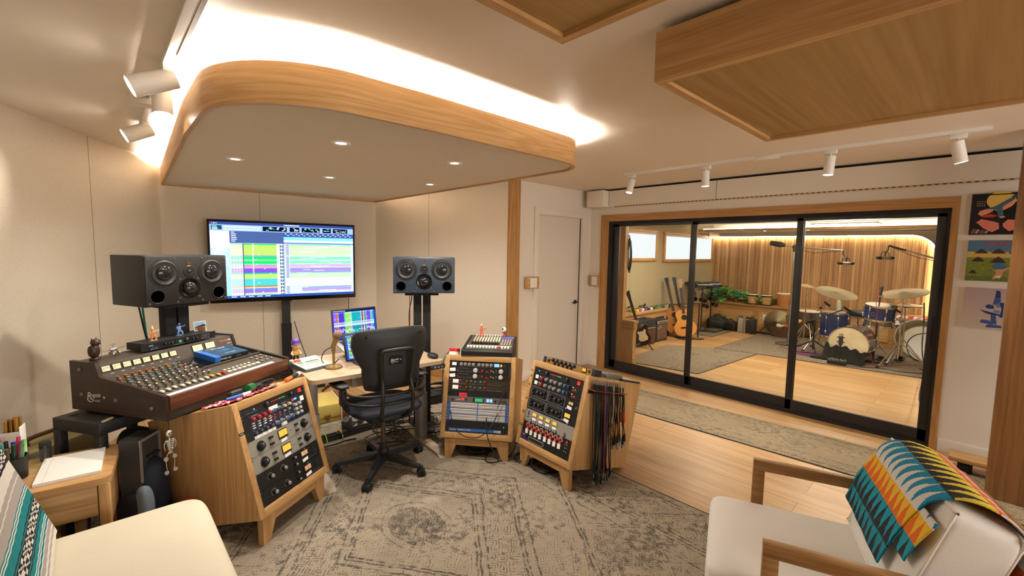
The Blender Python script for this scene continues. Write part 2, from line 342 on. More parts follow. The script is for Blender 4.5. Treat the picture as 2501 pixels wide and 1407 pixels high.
wall('wall_alcove_right',RB,RE,.05,fabw,seams=(.79,),side=1)
mb=MB(); mb.box(3.545,3.765,1.2,.15,.09,2.4,oaktz); o=mb.build('trim_1'); o['kind']='structure'; o['label']='oak post at the end of the fabric wall'
# door wall
mb=MB(); DY=3.757
mb.bb((3.6,DY,0),(3.95,DY+.12,2.4),white); mb.bb((4.84,DY,0),(5.14,DY+.12,2.4),white); mb.bb((3.95,DY,2.04),(4.84,DY+.12,2.4),white)
mb.build('wall_door')['kind']='structure'
d=thing('door_1','white flush door with black lever in white casing','door',T(4.395,DY,0)); d['kind']='structure'
mb=MB(); mb.bb((-.418,.03,.008),(.42,.07,2.03),doorm); mb.build('leaf',d)
mb=MB()
for x0,x1,z0,z1 in ((-.505,-.43,0,2.115),(.43,.505,0,2.115),(-.43,.43,2.04,2.115)): mb.bb((x0,-.018,z0),(x1,-.0005,z1),white,bev=.003)
for x0,x1,z0,z1 in ((-.445,-.42,0,2.04),(.424,.445,0,2.04),(-.42,.424,2.032,2.045)): mb.bb((x0,-.001,z0),(x1,.03,z1),white)
mb.build('casing',d)
mb=MB(); mb.bb((.420,.015,.02),(.424,.034,2.03),dgrey); mb.build('seal_strip',d)
mb=MB(); mb.cyl((.36,.03,.9),(.36,.018,.9),.026,blkm); mb.cyl((.36,.03,.9),(.36,-.02,.9),.009,blkm); mb.tube([(.36,-.018,.9),(.32,-.02,.9),(.26,-.018,.897)],.008,blkm); mb.build('lever_handle',d)
# window wall
WX=5.024; mb=MB(); mb.bb((WX,3.5,0),(WX+.12,3.88,2.4),white); mb.bb((WX,.175,2.03),(WX+.12,3.5,2.4),white); mb.bb((WX,-3.0,0),(WX+.12,.175,2.4),white); mb.build('wall_window')['kind']='structure'
mb=MB()
mb.bb((WX-.016,.155,1.992),(WX+.13,3.575,2.078),oakt); mb.bb((WX-.016,3.458,0),(WX+.13,3.575,1.992),oaktz); mb.bb((WX-.016,.155,0),(WX+.13,.2,1.992),oaktz)
o=mb.build('trim_2'); o['kind']='structure'; o['label']='oak casing around the glass wall'
w=thing('window_1','black framed three panel sliding glass wall to the live room','window',T(WX,0,0)); w['kind']='structure'
mb=MB(); mb.bb((.0,.2,1.955),(.11,3.458,1.992),blkm); mb.bb((.0,.2,0),(.11,3.458,.035),blkm); mb.bb((0,3.40,.035),(.11,3.458,1.955),blkm); mb.bb((0,.2,.035),(.11,.222,1.955),blkm); mb.build('outer_frame',w)
for k,(y0,y1,x) in enumerate(((2.28,3.40,.02),(1.22,2.36,.05),(.222,1.28,.02))):
    mb=MB(); wL=.075 if k==0 else .05; wR=.075; br=.1
    mb.bb((x,y0,1.925),(x+.028,y1,1.955),blkp); mb.bb((x,y0,.035),(x+.028,y1,.035+br),blkp)
    mb.bb((x,y0,.035),(x+.028,y0+(.06 if k==2 else .055),1.955),blkp,bev=.003); mb.bb((x,y1-(.09 if k==0 else .055),.035),(x+.028,y1,1.955),blkp,bev=.003); so=mb.build('sliding_sash',w)
    mb=MB(); mb.bb((x+.01,y0+.05,.13),(x+.016,y1-.05,1.93),glassm); mb.build('glass_pane',so)
    if k==2:
        mb=MB(); mb.bb((x-.008,y0+.02,.85),(x,y0+.035,1.1),blkm,bev=.002); mb.build('pull_handle',so)
# ceiling soffit over the window
mb=MB(); mb.bb((WX-.12,-3.0,2.172),(WX,3.39,2.376),white); mb.bb((WX-.09,-3.0,2.376),(WX,3.39,2.4),blkm); mb.bb((WX-.122,2.02,2.172),(WX-.12,2.024,2.376),mat('seam_shadow_gap',(120,104,86)))  # black strip on top paints the shadow line below the ceiling
o=mb.build('trim_3'); o['kind']='structure'; o['label']='white soffit box above the glass wall'
tp=mat('rope_gold',(196,160,84),.6); tb=mat('rope_black',(50,42,34),.7)
mb=MB(); y=3.3; k=0
while y>-.6: mb.bb((WX-.124,y-.022,2.168),(WX-.117,y,2.176),tp if k%2 else tb); y-=.022; k+=1
one(mb,'rope_light','thin gold and black twisted rope strip along the white soffit edge','rope light')
mb=MB(); mb.bb((WX-.24,3.40,2.17),(WX-.001,3.66,2.378),white,bev=.003); o=mb.build('trim_4'); o['kind']='structure'; o['label']='square white boxed end of the soffit'
# the part of the room behind the camera
mb=MB(); mb.bb((-3.5,-3.1,0),(-.2,-3.0,2.4),white); mb.bb((4.4,-3.1,0),(5.14,-3.0,2.4),white); mb.bb((-.2,-3.1,0),(4.4,-3.0,.75),white); mb.bb((-.2,-3.1,2.15),(4.4,-3.0,2.4),white); mb.build('wall_back')['kind']='structure'
mb=MB(); mb.bb((-3.5,-3.0,0),(-3.4,-1.6,2.4),white); mb.build('wall_side')['kind']='structure'
w=thing('window_2','wide added window out of view, its glowing blind filling the room','window',T(0,-3.05,0)); w['kind']='structure'
mb=MB(); mb.bb((-.2,-.03,.75),(4.4,.0,2.15),emit('fill_blind_back',(255,250,244),7)); mb.build('blind',w)  # unseen glowing blind, added behind the camera as room fill
mb=MB()
for a,b in (((-.2,0,.75),(-.12,.05,2.15)),((4.32,0,.75),(4.4,.05,2.15)),((-.2,0,.75),(4.4,.05,.83)),((-.2,0,2.07),(4.4,.05,2.15)),((2.06,0,.75),(2.14,.05,2.15))): mb.bb(a,b,oakt)
mb.build('frame',w)
# baseboards
def bb_(name,lo,hi):
    mb=MB(); mb.bb(lo,hi,white,bev=.003); mb.build(name)['kind']='structure'
bb_('baseboard_door',(4.905,DY-.014,0),(5.02,DY,.1)); bb_('baseboard_door.001',(3.63,DY-.014,0),(3.885,DY,.1)); bb_('baseboard_window',(WX-.014,3.58,0),(WX,DY,.1)); bb_('baseboard_right',(WX-.014,-3.0,0),(WX,.15,.1))
mb=MB(); mb.prism([(p.x,p.y) for p in (RB-Vector((0,0.0,0)),RE,RE+Vector((-.012,-.008,0)),RB+Vector((-.012,-.01,0)))],0,.1,oakt); mb.build('baseboard_alcove_right')['kind']='structure'
mb=MB(); n_=Vector((dA.y,-dA.x,0)); mb.prism([(p.x,p.y) for p in (LB,RB,RB+n_*.014,LB+n_*.014)],0,.16,oakt); mb.build('baseboard_alcove')['kind']='structure'
# wooden post at the right edge of the picture
mb=MB(); mb.bb((4.25,-.95,0),(4.33,-.12,2.4),oakd); o=mb.build('trim_5'); o['kind']='structure'; o['label']='dark oak post at the right edge of the room'
# ---------------------------------------------------------------- rugs
RUGC=(1.28,2.12)
mb=MB(); mb.bb((-1.37,-1.83,.0),(1.37,1.83,.009),rug_mat('rug_distressed',1.37,1.83,(160,147,128),(31,31,35))); mb.bb((-1.385,-1.845,0),(1.385,1.845,.006),blkm)
one(mb,'area_rug','large distressed taupe medallion rug with black edge under chair and racks','rug',T(RUGC[0],RUGC[1],.0))
mb=MB(); mb.bb((-.345,-1.75,0),(.345,1.75,.008),rug_mat('rug_runner',.345,1.75,(160,143,116),(80,74,66),med=False,sc=1.3,runner=True)); mb.bb((-.355,-1.76,0),(.355,1.76,.005),blkm)
one(mb,'runner_rug','long narrow grey taupe runner rug on the oak floor along the glass wall','rug',T(4.245,1.4,0)@RZ(2.7))
lr=rug_mat('rug_live',9,9,(140,126,108),(56,52,48),med=False,sc=.8)
def rugq(lb,pts,z=.008):
    mb=MB(); mb.prism(pts,0,z,lr); cx_=sum(p[0] for p in pts)/len(pts); cy_=sum(p[1] for p in pts)/len(pts)
    mb.prism([(cx_+(p[0]-cx_)*1.012,cy_+(p[1]-cy_)*1.012) for p in pts],0,z-.003,blkm); return one(mb,'area_rug',lb,'rug')
rugq('distressed taupe rug in front of the guitar amps behind the glass',[(5.73,2.47),(7.6,2.36),(7.5,2.98),(7.1,3.62),(5.56,3.55)])
rugq('grey taupe rug under the drum kit behind the glass',[(7.63,2.36),(7.95,-.6),(9.9,-.4),(9.9,2.62),(9.4,2.93),(7.53,2.98)],.008)
rugq('small taupe rug under the headphone stands behind the glass',[(8.5,3.43),(9.72,3.43),(9.72,4.02),(8.5,4.02)])
# ================================================================ ceiling canopy, lamps
CZ=2.18; CT=2.335
can=thing('ceiling_canopy','floating fabric ceiling canopy with rounded oak edge and glowing cove above the desk','ceiling canopy')
out=[(.5,5.55),(.37,3.1),(.345,2.45)]
def arc(c,r,a0,a1,n=10): return [(c[0]+r*math.cos(R(a0+(a1-a0)*k/n)),c[1]+r*math.sin(R(a0+(a1-a0)*k/n))) for k in range(n+1)]
out=[(.5,5.55),(.40,3.6),(.365,2.9)]+arc((.86,2.39),.5,180,270,12)[0:]+[(1.2,1.878),(1.6,1.885)]+arc((2.24,2.18),.285,270,360,10)+[(2.535,2.5),(2.56,2.9),(2.64,5.36)]
def inset(p,d):
    n=len(p); o=[]
    for i in range(n):
        a,b,c=Vector(p[i-1]),Vector(p[i]),Vector(p[(i+1)%n]); e1=(b-a).normalized(); e2=(c-b).normalized(); n1=Vector((-e1.y,e1.x)); n2=Vector((-e2.y,e2.x)); m=(n1+n2); m=m/max(.3,m.length_squared)*2
        o.append((b.x+m.x*d,b.y+m.y*d))
    return o
inn=inset(out,.022)
mb=MB(); n=len(out); z0,z1=CZ-.012,CT
vo0=[(x,y,z0) for x,y in out]; vo1=[(x,y,z1) for x,y in out]; vi0=[(x,y,z0) for x,y in inn]; vi1=[(x,y,z1) for x,y in inn]
mb.rings([vi0,vo0,vo1,vi1,vi0],wood('oak_fascia',(206,166,114),(170,126,76),axis=0,src='UV'),cap=(False,False)); fo=mb.build('oak_fascia',can)
per={}; acc_=0
for k,(a_,b_) in enumerate(zip(out,inn)):
    if k: acc_+=math.hypot(a_[0]-out[k-1][0],a_[1]-out[k-1][1])
    per[(round(a_[0],4),round(a_[1],4))]=(acc_,0); per[(round(b_[0],4),round(b_[1],4))]=(acc_,.03)
uv=fo.data.uv_layers.new(name='grain')
for l in fo.data.loops:
    v=fo.data.vertices[l.vertex_index].co; p_=per[(round(v.x,4),round(v.y,4))]; uv.data[l.index].uv=(p_[0],v.z+p_[1])
mb=MB(); mb.prism(inn,CZ,CZ+.06,soff); mb.build('fabric_panel',can)
mb=MB(); i2=inset(out,.05); i3=inset(out,.075); zs=CT-.02
mb.rings([[(x,y,zs) for x,y in i2],[(x,y,zs+.006) for x,y in i2],[(x,y,zs+.006) for x,y in i3],[(x,y,zs) for x,y in i3]],emit('cove_led',(255,244,228),850.),cap=(False,False))
o=mb.build('cove_light_strip',can)
mb=MB(); mb.prism(inset(out,.1),CZ+.06,CZ+.15,white); mb.build('top_deck',can)
def downlight(x,y,z,lb,w=10,grp=None):
    t=thing('recessed_downlight',lb,'ceiling light',T(x,y,z),grp)
    mb=MB(); mb.lathe([(.03,-.004),(.045,-.006),(.052,-.003),(.054,.0005),(.03,.0005)],whitep,n=24); mb.build('trim_ring',t)
    mb=MB(); mb.lathe([(0,-.002),(.03,-.002),(.03,0),(0,0)],glow_w,n=20); mb.build('lamp_lens',t)
    spot('downlight_beam',(x,y,z-.012),(x,y,0),w,165,.9); return t
for x,y,lb in ((1.035,2.516,'bright downlight in the canopy, front left of the five'),(.722,3.516,'downlight near the left oak edge of the canopy'),(1.811,2.512,'downlight near the right front corner of the canopy'),(1.468,3.818,'bright downlight in the middle rear of the canopy'),(2.253,3.504,'downlight at the back right edge of the canopy')):
    downlight(x,y,CZ,lb,70,'canopy downlights')
# timber ceiling clouds
def cloud(lb,x0,x1,y0,y1,z0,z1):
    t=thing('wooden_ceiling_panel',lb,'ceiling panel',T((x0+x1)/2,(y0+y1)/2,z0)); a,b,h=(x1-x0)/2,(y1-y0)/2,z1-z0
    mb=MB(); mb.bb((-a+.03,-b+.03,.014),(a-.03,b-.03,.03),ply); mb.build('plywood_panel',t)
    mb=MB()
    for lo,hi,m in (((-a,-b,0),(-a+.032,b,h),oaky),((a-.032,-b,0),(a,b,h),oaky),((-a+.032,b-.032,0),(a-.032,b,.032),oakx),((-a+.032,-b,0),(a-.032,-b+.032,h),oakx),((-a+.032,b-.032,h-.03),(a-.032,b,h),oakx),((-a+.032,b-.05,.03),(a-.032,b-.034,h-.03),oakx)): mb.bb(lo,hi,m)
    mb.build('oak_frame',t); return t
cloud('big wooden ceiling panel over the glass wall side, plywood face',1.48,2.66,-2.0,.85,2.2,2.372)
cloud('wooden ceiling panel cut off by the top of the picture',-.4,1.11,-1.6,.965,2.25,2.372)
# track lights
def head(M,lb,tilt,yaw,grp,w,L_=.135,r=.034,drop=.075,ang=60):
    t=thing('track_spotlight',lb,'spotlight',M,grp)
    mb=MB(); mb.bb((-.017,-.04,-.03),(.017,.04,.0),whitep,bev=.003); mb.build('track_adapter',t)
    mb=MB(); mb.cyl((0,0,-.03),(0,0,-drop-.01),.008,whitep); mb.build('stem',t)
    d=Vector((math.sin(R(tilt))*math.cos(R(yaw)),math.sin(R(tilt))*math.sin(R(yaw)),-math.cos(R(tilt)))); c0=Vector((0,0,-drop))-d*.03; c1=c0+d*L_
    mb=MB(); mb.cyl(c0,c1,r,whitep,n=24); mb.build('lamp_can',t)
    mb=MB(); mb.cyl(c1+d*.0005,c1+d*.0015,r*.86,glow_w,n=24); mb.build('lamp_face',t)
    wm=t.matrix_world if False else M; p=wm@(c1+d*.004); spot('spot_beam',p,p+(wm.to_3x3()@d),w,ang,1.); return t
mb=MB(); mb.bb((4.012,.02,2.376),(4.046,2.6,2.4),whitep); o=mb.bb((4.008,1.18,2.366),(4.05,1.36,2.4),whitep,bev=.004)
one(mb,'track_rail','white ceiling track rail in front of the glass wall','track light')
for y,tl,yw,lb in ((2.52,14,150,'white track spotlight farthest left in front of the glass wall'),(1.765,3,0,'white track spotlight second from left over the glass wall'),(.838,4,90,'white track spotlight second from right over the glass wall'),(.165,14,-60,'white track spotlight nearest the right wall pictures')):
    head(T(4.03,y,2.376),lb,tl,yw,'track spotlights by the glass wall',90)
mb=MB(); mb.bb((.25,.9,2.376),(.284,3.86,2.4),whitep)
for y0,y1 in ((1.5,2.35),(2.52,2.6),(3.36,3.46)): mb.bb((.285,y0,2.374),(.30,y1,2.4),lgrey)
one(mb,'track_rail','white ceiling track rail beside the glowing canopy on the left','track light')
mb=MB(); mb.bb((.17,3.14,2.345),(.33,3.24,2.4),whitep,bev=.006); one(mb,'track_feed_box','white power feed box clipped to the left ceiling track','track light')
head(T(.267,2.52,2.376),'large white track spotlight left of the canopy front, aimed at the wall',64,178,'track spotlights by the left wall',38,.17,.045,.055)
head(T(.275,2.83,2.376),'white track spotlight hanging nearly straight down beside canopy',8,-90,'track spotlights by the left wall',40,.155,.042,.02)
head(T(.275,3.75,2.376),'white track spotlight farthest back on left track, aimed at the wall',62,180,'track spotlights by the left wall',38,.15,.045,.05)
# ================================================================ rack cabinets and their gear
UH=.04445; RKW,RKH,RKZ,RKT=.555,.622,.172,15.2
def rack(x,y,yaw,D,lb,tapes=()):
    t=thing('rack_cabinet',lb,'equipment rack',frame(x,y,0,yaw)); K=T(0,0,RKZ)@RX(-RKT); w,h=RKW/2,RKH
    for s in (-1,1):
        mb=MB(K); mb.prism([(s*w,0),(s*w,D),(s*(w-.03),D),(s*(w-.036),.004)],.0,h,oakz) if False else mb.bb((s*(w-.036),0,0),(s*w,D,h),oakz,bev=.0025); mb.build('side_panel',t)
    mb=MB(K); mb.bb((-w+.036,0,h-.0435),(w-.036,D,h),oakx,bev=.002); mb.build('top_panel',t)
    mb=MB(K); mb.bb((-w+.036,0,0),(w-.036,D,.0435),oakx,bev=.002); mb.build('bottom_panel',t)
    mb=MB(K); mb.bb((-w+.036,D-.015,.0435),(w-.036,D-.003,h-.0435),blkm); mb.build('back_panel',t)
    for s in (-1,1):
        p=[(s*.243,0),(s*.2,0),(s*.158,.112),(s*.158,.158),(s*.246,.158)]
        mb=MB(); mb.prism(p,.02,.055,oakz,M=Matrix(((1,0,0,0),(0,0,1,0),(0,1,0,0),(0,0,0,1)))); mb.build('leg',t)
        mb=MB(); yb=D*.78; zt=RKZ-yb*math.tan(R(RKT))-.004; mb.prism([(s*.24,0),(s*.2,0),(s*.19,zt),(s*.246,zt)],yb-.03,yb,oakz,M=Matrix(((1,0,0,0),(0,0,1,0),(0,1,0,0),(0,0,0,1)))); mb.build('rear_leg',t)
    mb=MB(); mb.bb((-.158,.02,.112),(.158,.05,.158),oakx); mb.build('leg_rail',t)
    for z,wd_ in tapes: mb=MB(K@T(-w+.018,-.0006,z)); mb.box(0,0,0,wd_,.001,.014,blkm); mb.box(0,-.0006,0,wd_*.6,.0004,.004,lgrey); mb.build('label_tape',t)
    return t.matrix_world@K
rkA=rack(.797,2.619,-57.6,.6,'oak equipment rack nearest the camera, holding up the tape console',((.46,.034),))
rkM=rack(2.017,2.512,-140.3,.58,'oak equipment rack with the small mixer on top')
rkR=rack(2.201,2.013,-183.5,.615,'oak equipment rack with patch cables hanging on its side',((.545,.014),(.505,.014),(.44,.014),(.335,.014),(.235,.024),(.14,.03)))
KC={}
def kmesh(key,fn):
    if key not in KC:
        mb=MB(); fn(mb); KC[key]=mb.mesh(key)
    return KC[key]
def knob(t,u,v,r=.009,h=.014,m=None,cap=None,skirt=None,name='knob'):
    m=m or blkp; key='knob_%s_%.4f_%.4f_%s_%s'%(m.name,r,h,cap and cap.name,skirt and skirt.name)
    def fn(mb):
        if skirt: mb.cyl((0,0,0),(0,-.002,0),r*1.5,skirt,n=16)
        mb.cyl((0,0,0),(0,-h*.8,0),r,m,r*.92,n=14); mb.cyl((0,-h*.8,0),(0,-h,0),r*.9,cap or m,r*.75,n=14); mb.box(0,-h-.0003,r*.45,r*.14,.001,r*.7,whitep if m!=whitep else blkp)
    return inst(name,kmesh(key,fn),t,T(u,0,v))
def pc(t,name,u,v,w,h,d,m):
    key='%s_%s_%.4f_%.4f_%.4f'%(name,m.name,w,h,d)
    return inst(name,kmesh(key,lambda mb:mb.box(0,-d/2,0,w,d,h,m)),t,T(u,0,v))
def led(t,u,v,m,r=.0018): 
    return inst('indicator_light',kmesh('led_%s_%.4f'%(m.name,r),lambda mb:mb.cyl((0,0,0),(0,-.0015,0),r,m,n=8)),t,T(u,0,v))
def tagp(t,u,v,w,h,a=0):
    def fn(mb): mb.box(0,-.0008,0,w,.0008,h,paper)
    return inst('paper_tag',kmesh('paper_tag_%.3f_%.3f'%(w,h),fn),t,T(u,0,v)@RY(a))
def meter(t,u,v,w,h,face,fr=None,ang=20):
    mb=MB(T(u,0,v)); mb.box(0,-.002,0,w+.008,.004,h+.008,fr or blkp); mb.box(0,-.0042,0,w,.001,h,face); mb.box(0,-.005,-h*.42,w,.001,h*.16,blkp)
    o=mb.build('meter',t); mb=MB(T(u,-.0052,v-h*.35)@RY(ang)); mb.box(0,0,h*.4,.0008,.0006,h*.7,blkm); mb.build('needle',o); 
    return o
def unit(K,u,n,lb,m,extra=None,depth=.3,grp=None):
    t=thing('rack_unit',lb,'audio unit',K@T(0,.008,.0435+u*UH),grp); h=n*UH-.0008
    mb=MB(); mb.bb((-.2413,0,.0004),(.2413,.004,h),m); mb.bb((-.215,.004,.002),(.215,depth,h-.002),blkm)
    for s in (-1,1):
        for v in (.008,h-.008): mb.cyl((s*.233,0,v),(s*.233,-.002,v),.0032,steel,n=8)
    if extra: extra(mb,h)
    mb.build('faceplate',t); return t,h
def ticks(mb,u,v,n,dx,m=whitep,w=.005,h=.0012):
    for i in range(n): mb.box(u+i*dx,-.0004,v,w*(.6+.4*((i*7)%5)/4),.0006,h,m)
def ltr(mb,s,u,v,h,m,al='L',sl=0): mb.text(s,h,m,T(u,-.0016,v)@FACE,al,sl)
ggrey=mat('gear_grey',(150,146,136),.5,.2); gblk=mat('gear_black',(17,17,18),.45); gbrn=mat('gear_brown',(52,42,30),.45,.2); gnavy=mat('gear_navy',(26,34,58),.45); ggold=mat('gear_gold',(168,128,70),.4,.5); gpur=mat('gear_purple',(52,38,92),.45); gblue=mat('gear_blue',(44,92,160),.4); silv=mat('brushed_silver',(176,174,170),.4,.7)
nred=mat('knob_red',(150,30,34),.35); nblue=mat('knob_blue',(60,96,150),.4); ngry=mat('knob_grey',(170,168,160),.4); nyel=mat('knob_yellow',(206,190,110),.4); ngrn=mat('knob_green',(60,130,100),.4); clear=mat('smoked_plastic',(60,62,70),.2)
# ---- left rack
t,h=unit(rkA,11,1,'black rack unit with red rocker switch at top of left rack',gblk,lambda mb,h:(ticks(mb,-.2,.012,9,.009),ltr(mb,'A-Designs',-.215,.026,.008,gblue)))
knob(t,-.06,.022,.015,.014); knob(t,.125,.024,.013,.014); led(t,-.145,.024,glow_c,.004); pc(t,'rocker_switch',.2,.024,.018,.022,.006,glow_r)
for i in range(9): led(t,-.02+i*.012,.024,glow_r if i<5 else glow_g,.0022)
t,h=unit(rkA,8,3,'module frame full of red, blue and grey knobs in the left rack',gnavy,lambda mb,h:(mb.bb((-.24,-.0006,.002),(-.192,0,h-.002),gblk),mb.bb((.192,-.0006,.002),(.24,0,h-.002),gblk),[mb.bb((-.19+.038*i,-.0008,.002),(-.1895+.038*i,0,h-.002),blkm) for i in range(11)],ltr(mb,'MIC ONLY A',-.17,.122,.007,whitep),ltr(mb,'MIC ONLY A',.045,.122,.007,whitep),[ticks(mb,-.18,.098-.013*k,9,.038,w=.012) for k in range(5)]))
for i in range(4):
    u=-.171+.038*i; knob(t,u,.108,.0125,.018,nred,nred); knob(t,u,.03,.011,.012,clear)
    for k in range(3): pc(t,'push_button',u,.086-.013*k,.016,.006,.003,whitep)
    if i>1: pc(t,'lit_button',u+.012,.078,.006,.007,.003,glow_r)
for u in (-.019,.019): knob(t,u,.108,.010,.016,ngry,nblue); led(t,u,.08,glow_r,.003); led(t,u,.065,glow_r,.003)
for u in (.057,.095): knob(t,u,.106,.010,.016,nyel,nyel); pc(t,'push_button',u,.078,.012,.006,.003,whitep)
for u in (-.02,.018,.058,.096): knob(t,u,.032,.0115,.018,ngry,nblue)
for u in (.135,.168):
    for v in (.085,.058,.032): knob(t,u,v,.0105,.018,ngry,lgrey)
pc(t,'lit_button',.128,.116,.014,.014,.003,pink); pc(t,'lit_button',.152,.118,.02,.01,.002,glow_c); tagp(t,.205,.105,.03,.03); tagp(t,-.11,.008,.15,.016); tagp(t,.03,.01,.045,.018); tagp(t,-.02,.122,.065,.022)
for k in (0,1):
    t,h=unit(rkA,6-2*k,2,('upper','lower')[k]+' of the two grey compressors with amber meters in the left rack',ggrey,lambda mb,h:([mb.bb((-.225,-.0005,.006),(.225,0,.0068),blkp)],[ticks(mb,-.2+.012*(i%3),.03+.012*(i//3),1,.01,dgrey) for i in range(9)],ticks(mb,-.19,.07,6,.01,dgrey),ticks(mb,.13,.07,6,.01,dgrey)))
    knob(t,-.16,.043,.019,.022,blkp,blkp,blkp); knob(t,.17,.045,.018,.022,blkp,blkp,blkp)
    for v in (.062,.026): pc(t,'lever_switch',-.09,v,.024,.012,.012,blkp); pc(t,'lever_switch',.105,v,.02,.011,.012,blkp)
    meter(t,.0,.05,.06,.042,glow_a,ang=18); tagp(t,.0,.013,.045,.018,-6); led(t,.06,.045,blkp,.003)
for k in (0,1):
    t,h=unit(rkA,2-2*k,2,('upper','lower')[k]+' of the two black limiters with pink meters in the left rack',gblk,lambda mb,h:([mb.box(-.15+.018*math.sin(R(a)),-.0004,.046+.018*math.cos(R(a)),.004,.0006,.0015,whitep) for a in range(-140,141,28)],[mb.box(-.055+.018*math.sin(R(a)),-.0004,.046+.018*math.cos(R(a)),.004,.0006,.0015,whitep) for a in range(-140,141,28)],ticks(mb,.15,.012,6,.012),mb.bb((.185,-.0008,.02),(.225,0,.075),blkm),ltr(mb,'UA',.12,.077,.008,whitep)))
    knob(t,-.15,.046,.0125,.024,blkp,silv); knob(t,-.055,.046,.0125,.024,blkp,silv); knob(t,.03,.066,.008,.022,blkp,silv); knob(t,.03,.026,.008,.022,blkp,silv)
    meter(t,.115,.055,.05,.03,mat('meter_pink',(226,178,140),.6),ang=10); tagp(t,.115,.018,.045,.018,-6)
    for i in range(4): pc(t,'push_button',.073,.03+.012*i,.006,.007,.004,blkm)
# ---- middle rack
t,h=unit(rkM,11,1,'black eight knob preamp with white display at top of middle rack',gblk,lambda mb,h:ticks(mb,-.16,.006,24,.011))
for i in range(4): knob(t,-.15+.032*i,.022,.0085,.012,blkp,silv,ngry); knob(t,-.01+.032*i,.022,.0085,.012,blkp,silv,ngry)
tagp(t,-.205,.022,.035,.024); pc(t,'display',.13,.022,.04,.024,.001,glow_c); pc(t,'lit_button',.165,.022,.012,.018,.003,glow_a); pc(t,'push_button',.19,.022,.012,.018,.003,dgrey)
for k in (0,1):
    t,h=unit(rkM,10-k,1,('upper','lower')[k]+' of two black channel strips with big cream knobs in the middle rack',gblk,lambda mb,h:(ticks(mb,-.17,.036,9,.01),ticks(mb,-.17,.01,30,.0115)))
    for u in (-.035,.165): knob(t,u,.022,.0185,.014,cream,lgrey)
    for u,m in ((.02,red),(.09,red),(.13,dgrey)): knob(t,u,.022,.008,.012,m,m)
    for u in (-.175,.055,.105): led(t,u,.018,glow_r if u<.1 else glow_g,.003)
    tagp(t,-.215,.022,.045,.026,-6)
for k in (0,1):
    t,h=unit(rkM,8-k,1,('upper','lower')[k]+' of two dark brown equalisers with red and blue knobs in the middle rack',gbrn,lambda mb,h:(ticks(mb,-.19,.006,30,.0125),ticks(mb,.065,.014,12,.01,mat('copper',(150,90,50),.4,.6))))
    for u,m in ((-.095,nred),(-.03,nblue),(.012,ngrn),(.045,nred)): knob(t,u,.024,.0085,.014,m,m)
    for u in (-.15,.045): led(t,u,.03,glow_r,.0032)
    led(t,-.065,.03,glow_g,.0028); tagp(t,-.185,.024,.045,.028)
t,h=unit(rkM,6,1,'perforated black vent panel with red note in the middle rack',gblk,lambda mb,h:[mb.box(-.21+.012*(i%36),-.0003,.006+.008*(i//36),.006,.0006,.004,blkm) for i in range(180)],depth=.01)
mb=MB(); mb.box(-.12,-.001,.012,.062,.001,.03,mat('red_note',(206,48,58),.7)); mb.text('*50 KU*',.012,blkm,T(-.12,-.002,.008)@FACE); mb.build('red_note',t)
t,h=unit(rkM,5,1,'grey converter unit with green screen and glowing blue keys in the middle rack',mat('gear_mid',(110,104,100),.4,.4),lambda mb,h:(ltr(mb,'Lynx',-.17,.016,.018,whitep,'L',.25),))
knob(t,-.2,.022,.009,.01); pc(t,'lit_button',-.12,.024,.018,.016,.002,glow_r); pc(t,'push_button',-.095,.022,.012,.014,.003,blkm); pc(t,'display',.0,.022,.085,.03,.0012,blkm); pc(t,'green_screen',.005,.022,.06,.024,.0018,emit('lcd_green',(70,190,110),1.)); 
for u in (.075,.1): pc(t,'lit_button',u,.022,.02,.024,.002,glow_c)
for u in (.13,.175,.195,.212): knob(t,u,.022,.009 if u<.15 else .006,.012)
def pbay(mb,h):
    for v0 in (.0035,.0235):
        for s in (-1,1): mb.bb((s*.108-.104,-.001,v0),(s*.108+.104,0,v0+.0175),mat('patch_strip',(204,198,186),.5))
        for s in (-1,1):
            for i in range(24): mb.box(s*.108-.0985+i*.00857,-.0014,v0+.0065,.0045,.0012,.0055,blkm)
            ticks(mb,s*.108-.1,v0+.0145,24,.00857,dgrey,.005,.001)
    for s in (-1,1):
        for i in range(2): mb.cyl((s*.231,0,.012+.02*i),(s*.231,-.0016,.012+.02*i),.004,silv,n=8)
    mb.bb((-.2413,-.0008,.0215),(.2413,0,.0228),mat('thin_red_line',(140,60,70),.6))
for k,a in enumerate(('top','middle','bottom')): unit(rkM,4-k,1,a+' of the three cream patch bays with blue ends in the middle rack',gblue,pbay,grp='patch bays')
t,h=unit(rkM,0,2,'black effects unit with blue name strip at bottom of middle rack',gblk,lambda mb,h:(mb.bb((-.215,-.001,.01),(.19,0,.031),gblue),ltr(mb,'300L DIGITAL EFFECTS SYSTEM',-.205,.0155,.012,whitep,'L',.15),mb.bb((.135,-.0014,.0125),(.186,0,.0285),lgrey),mb.text('lexicon',.014,gblue,T(.1605,-.002,.016)@FACE)))
led(t,.207,.055,glow_g,.003); pc(t,'rocker_switch',.207,.027,.014,.02,.004,blkp)
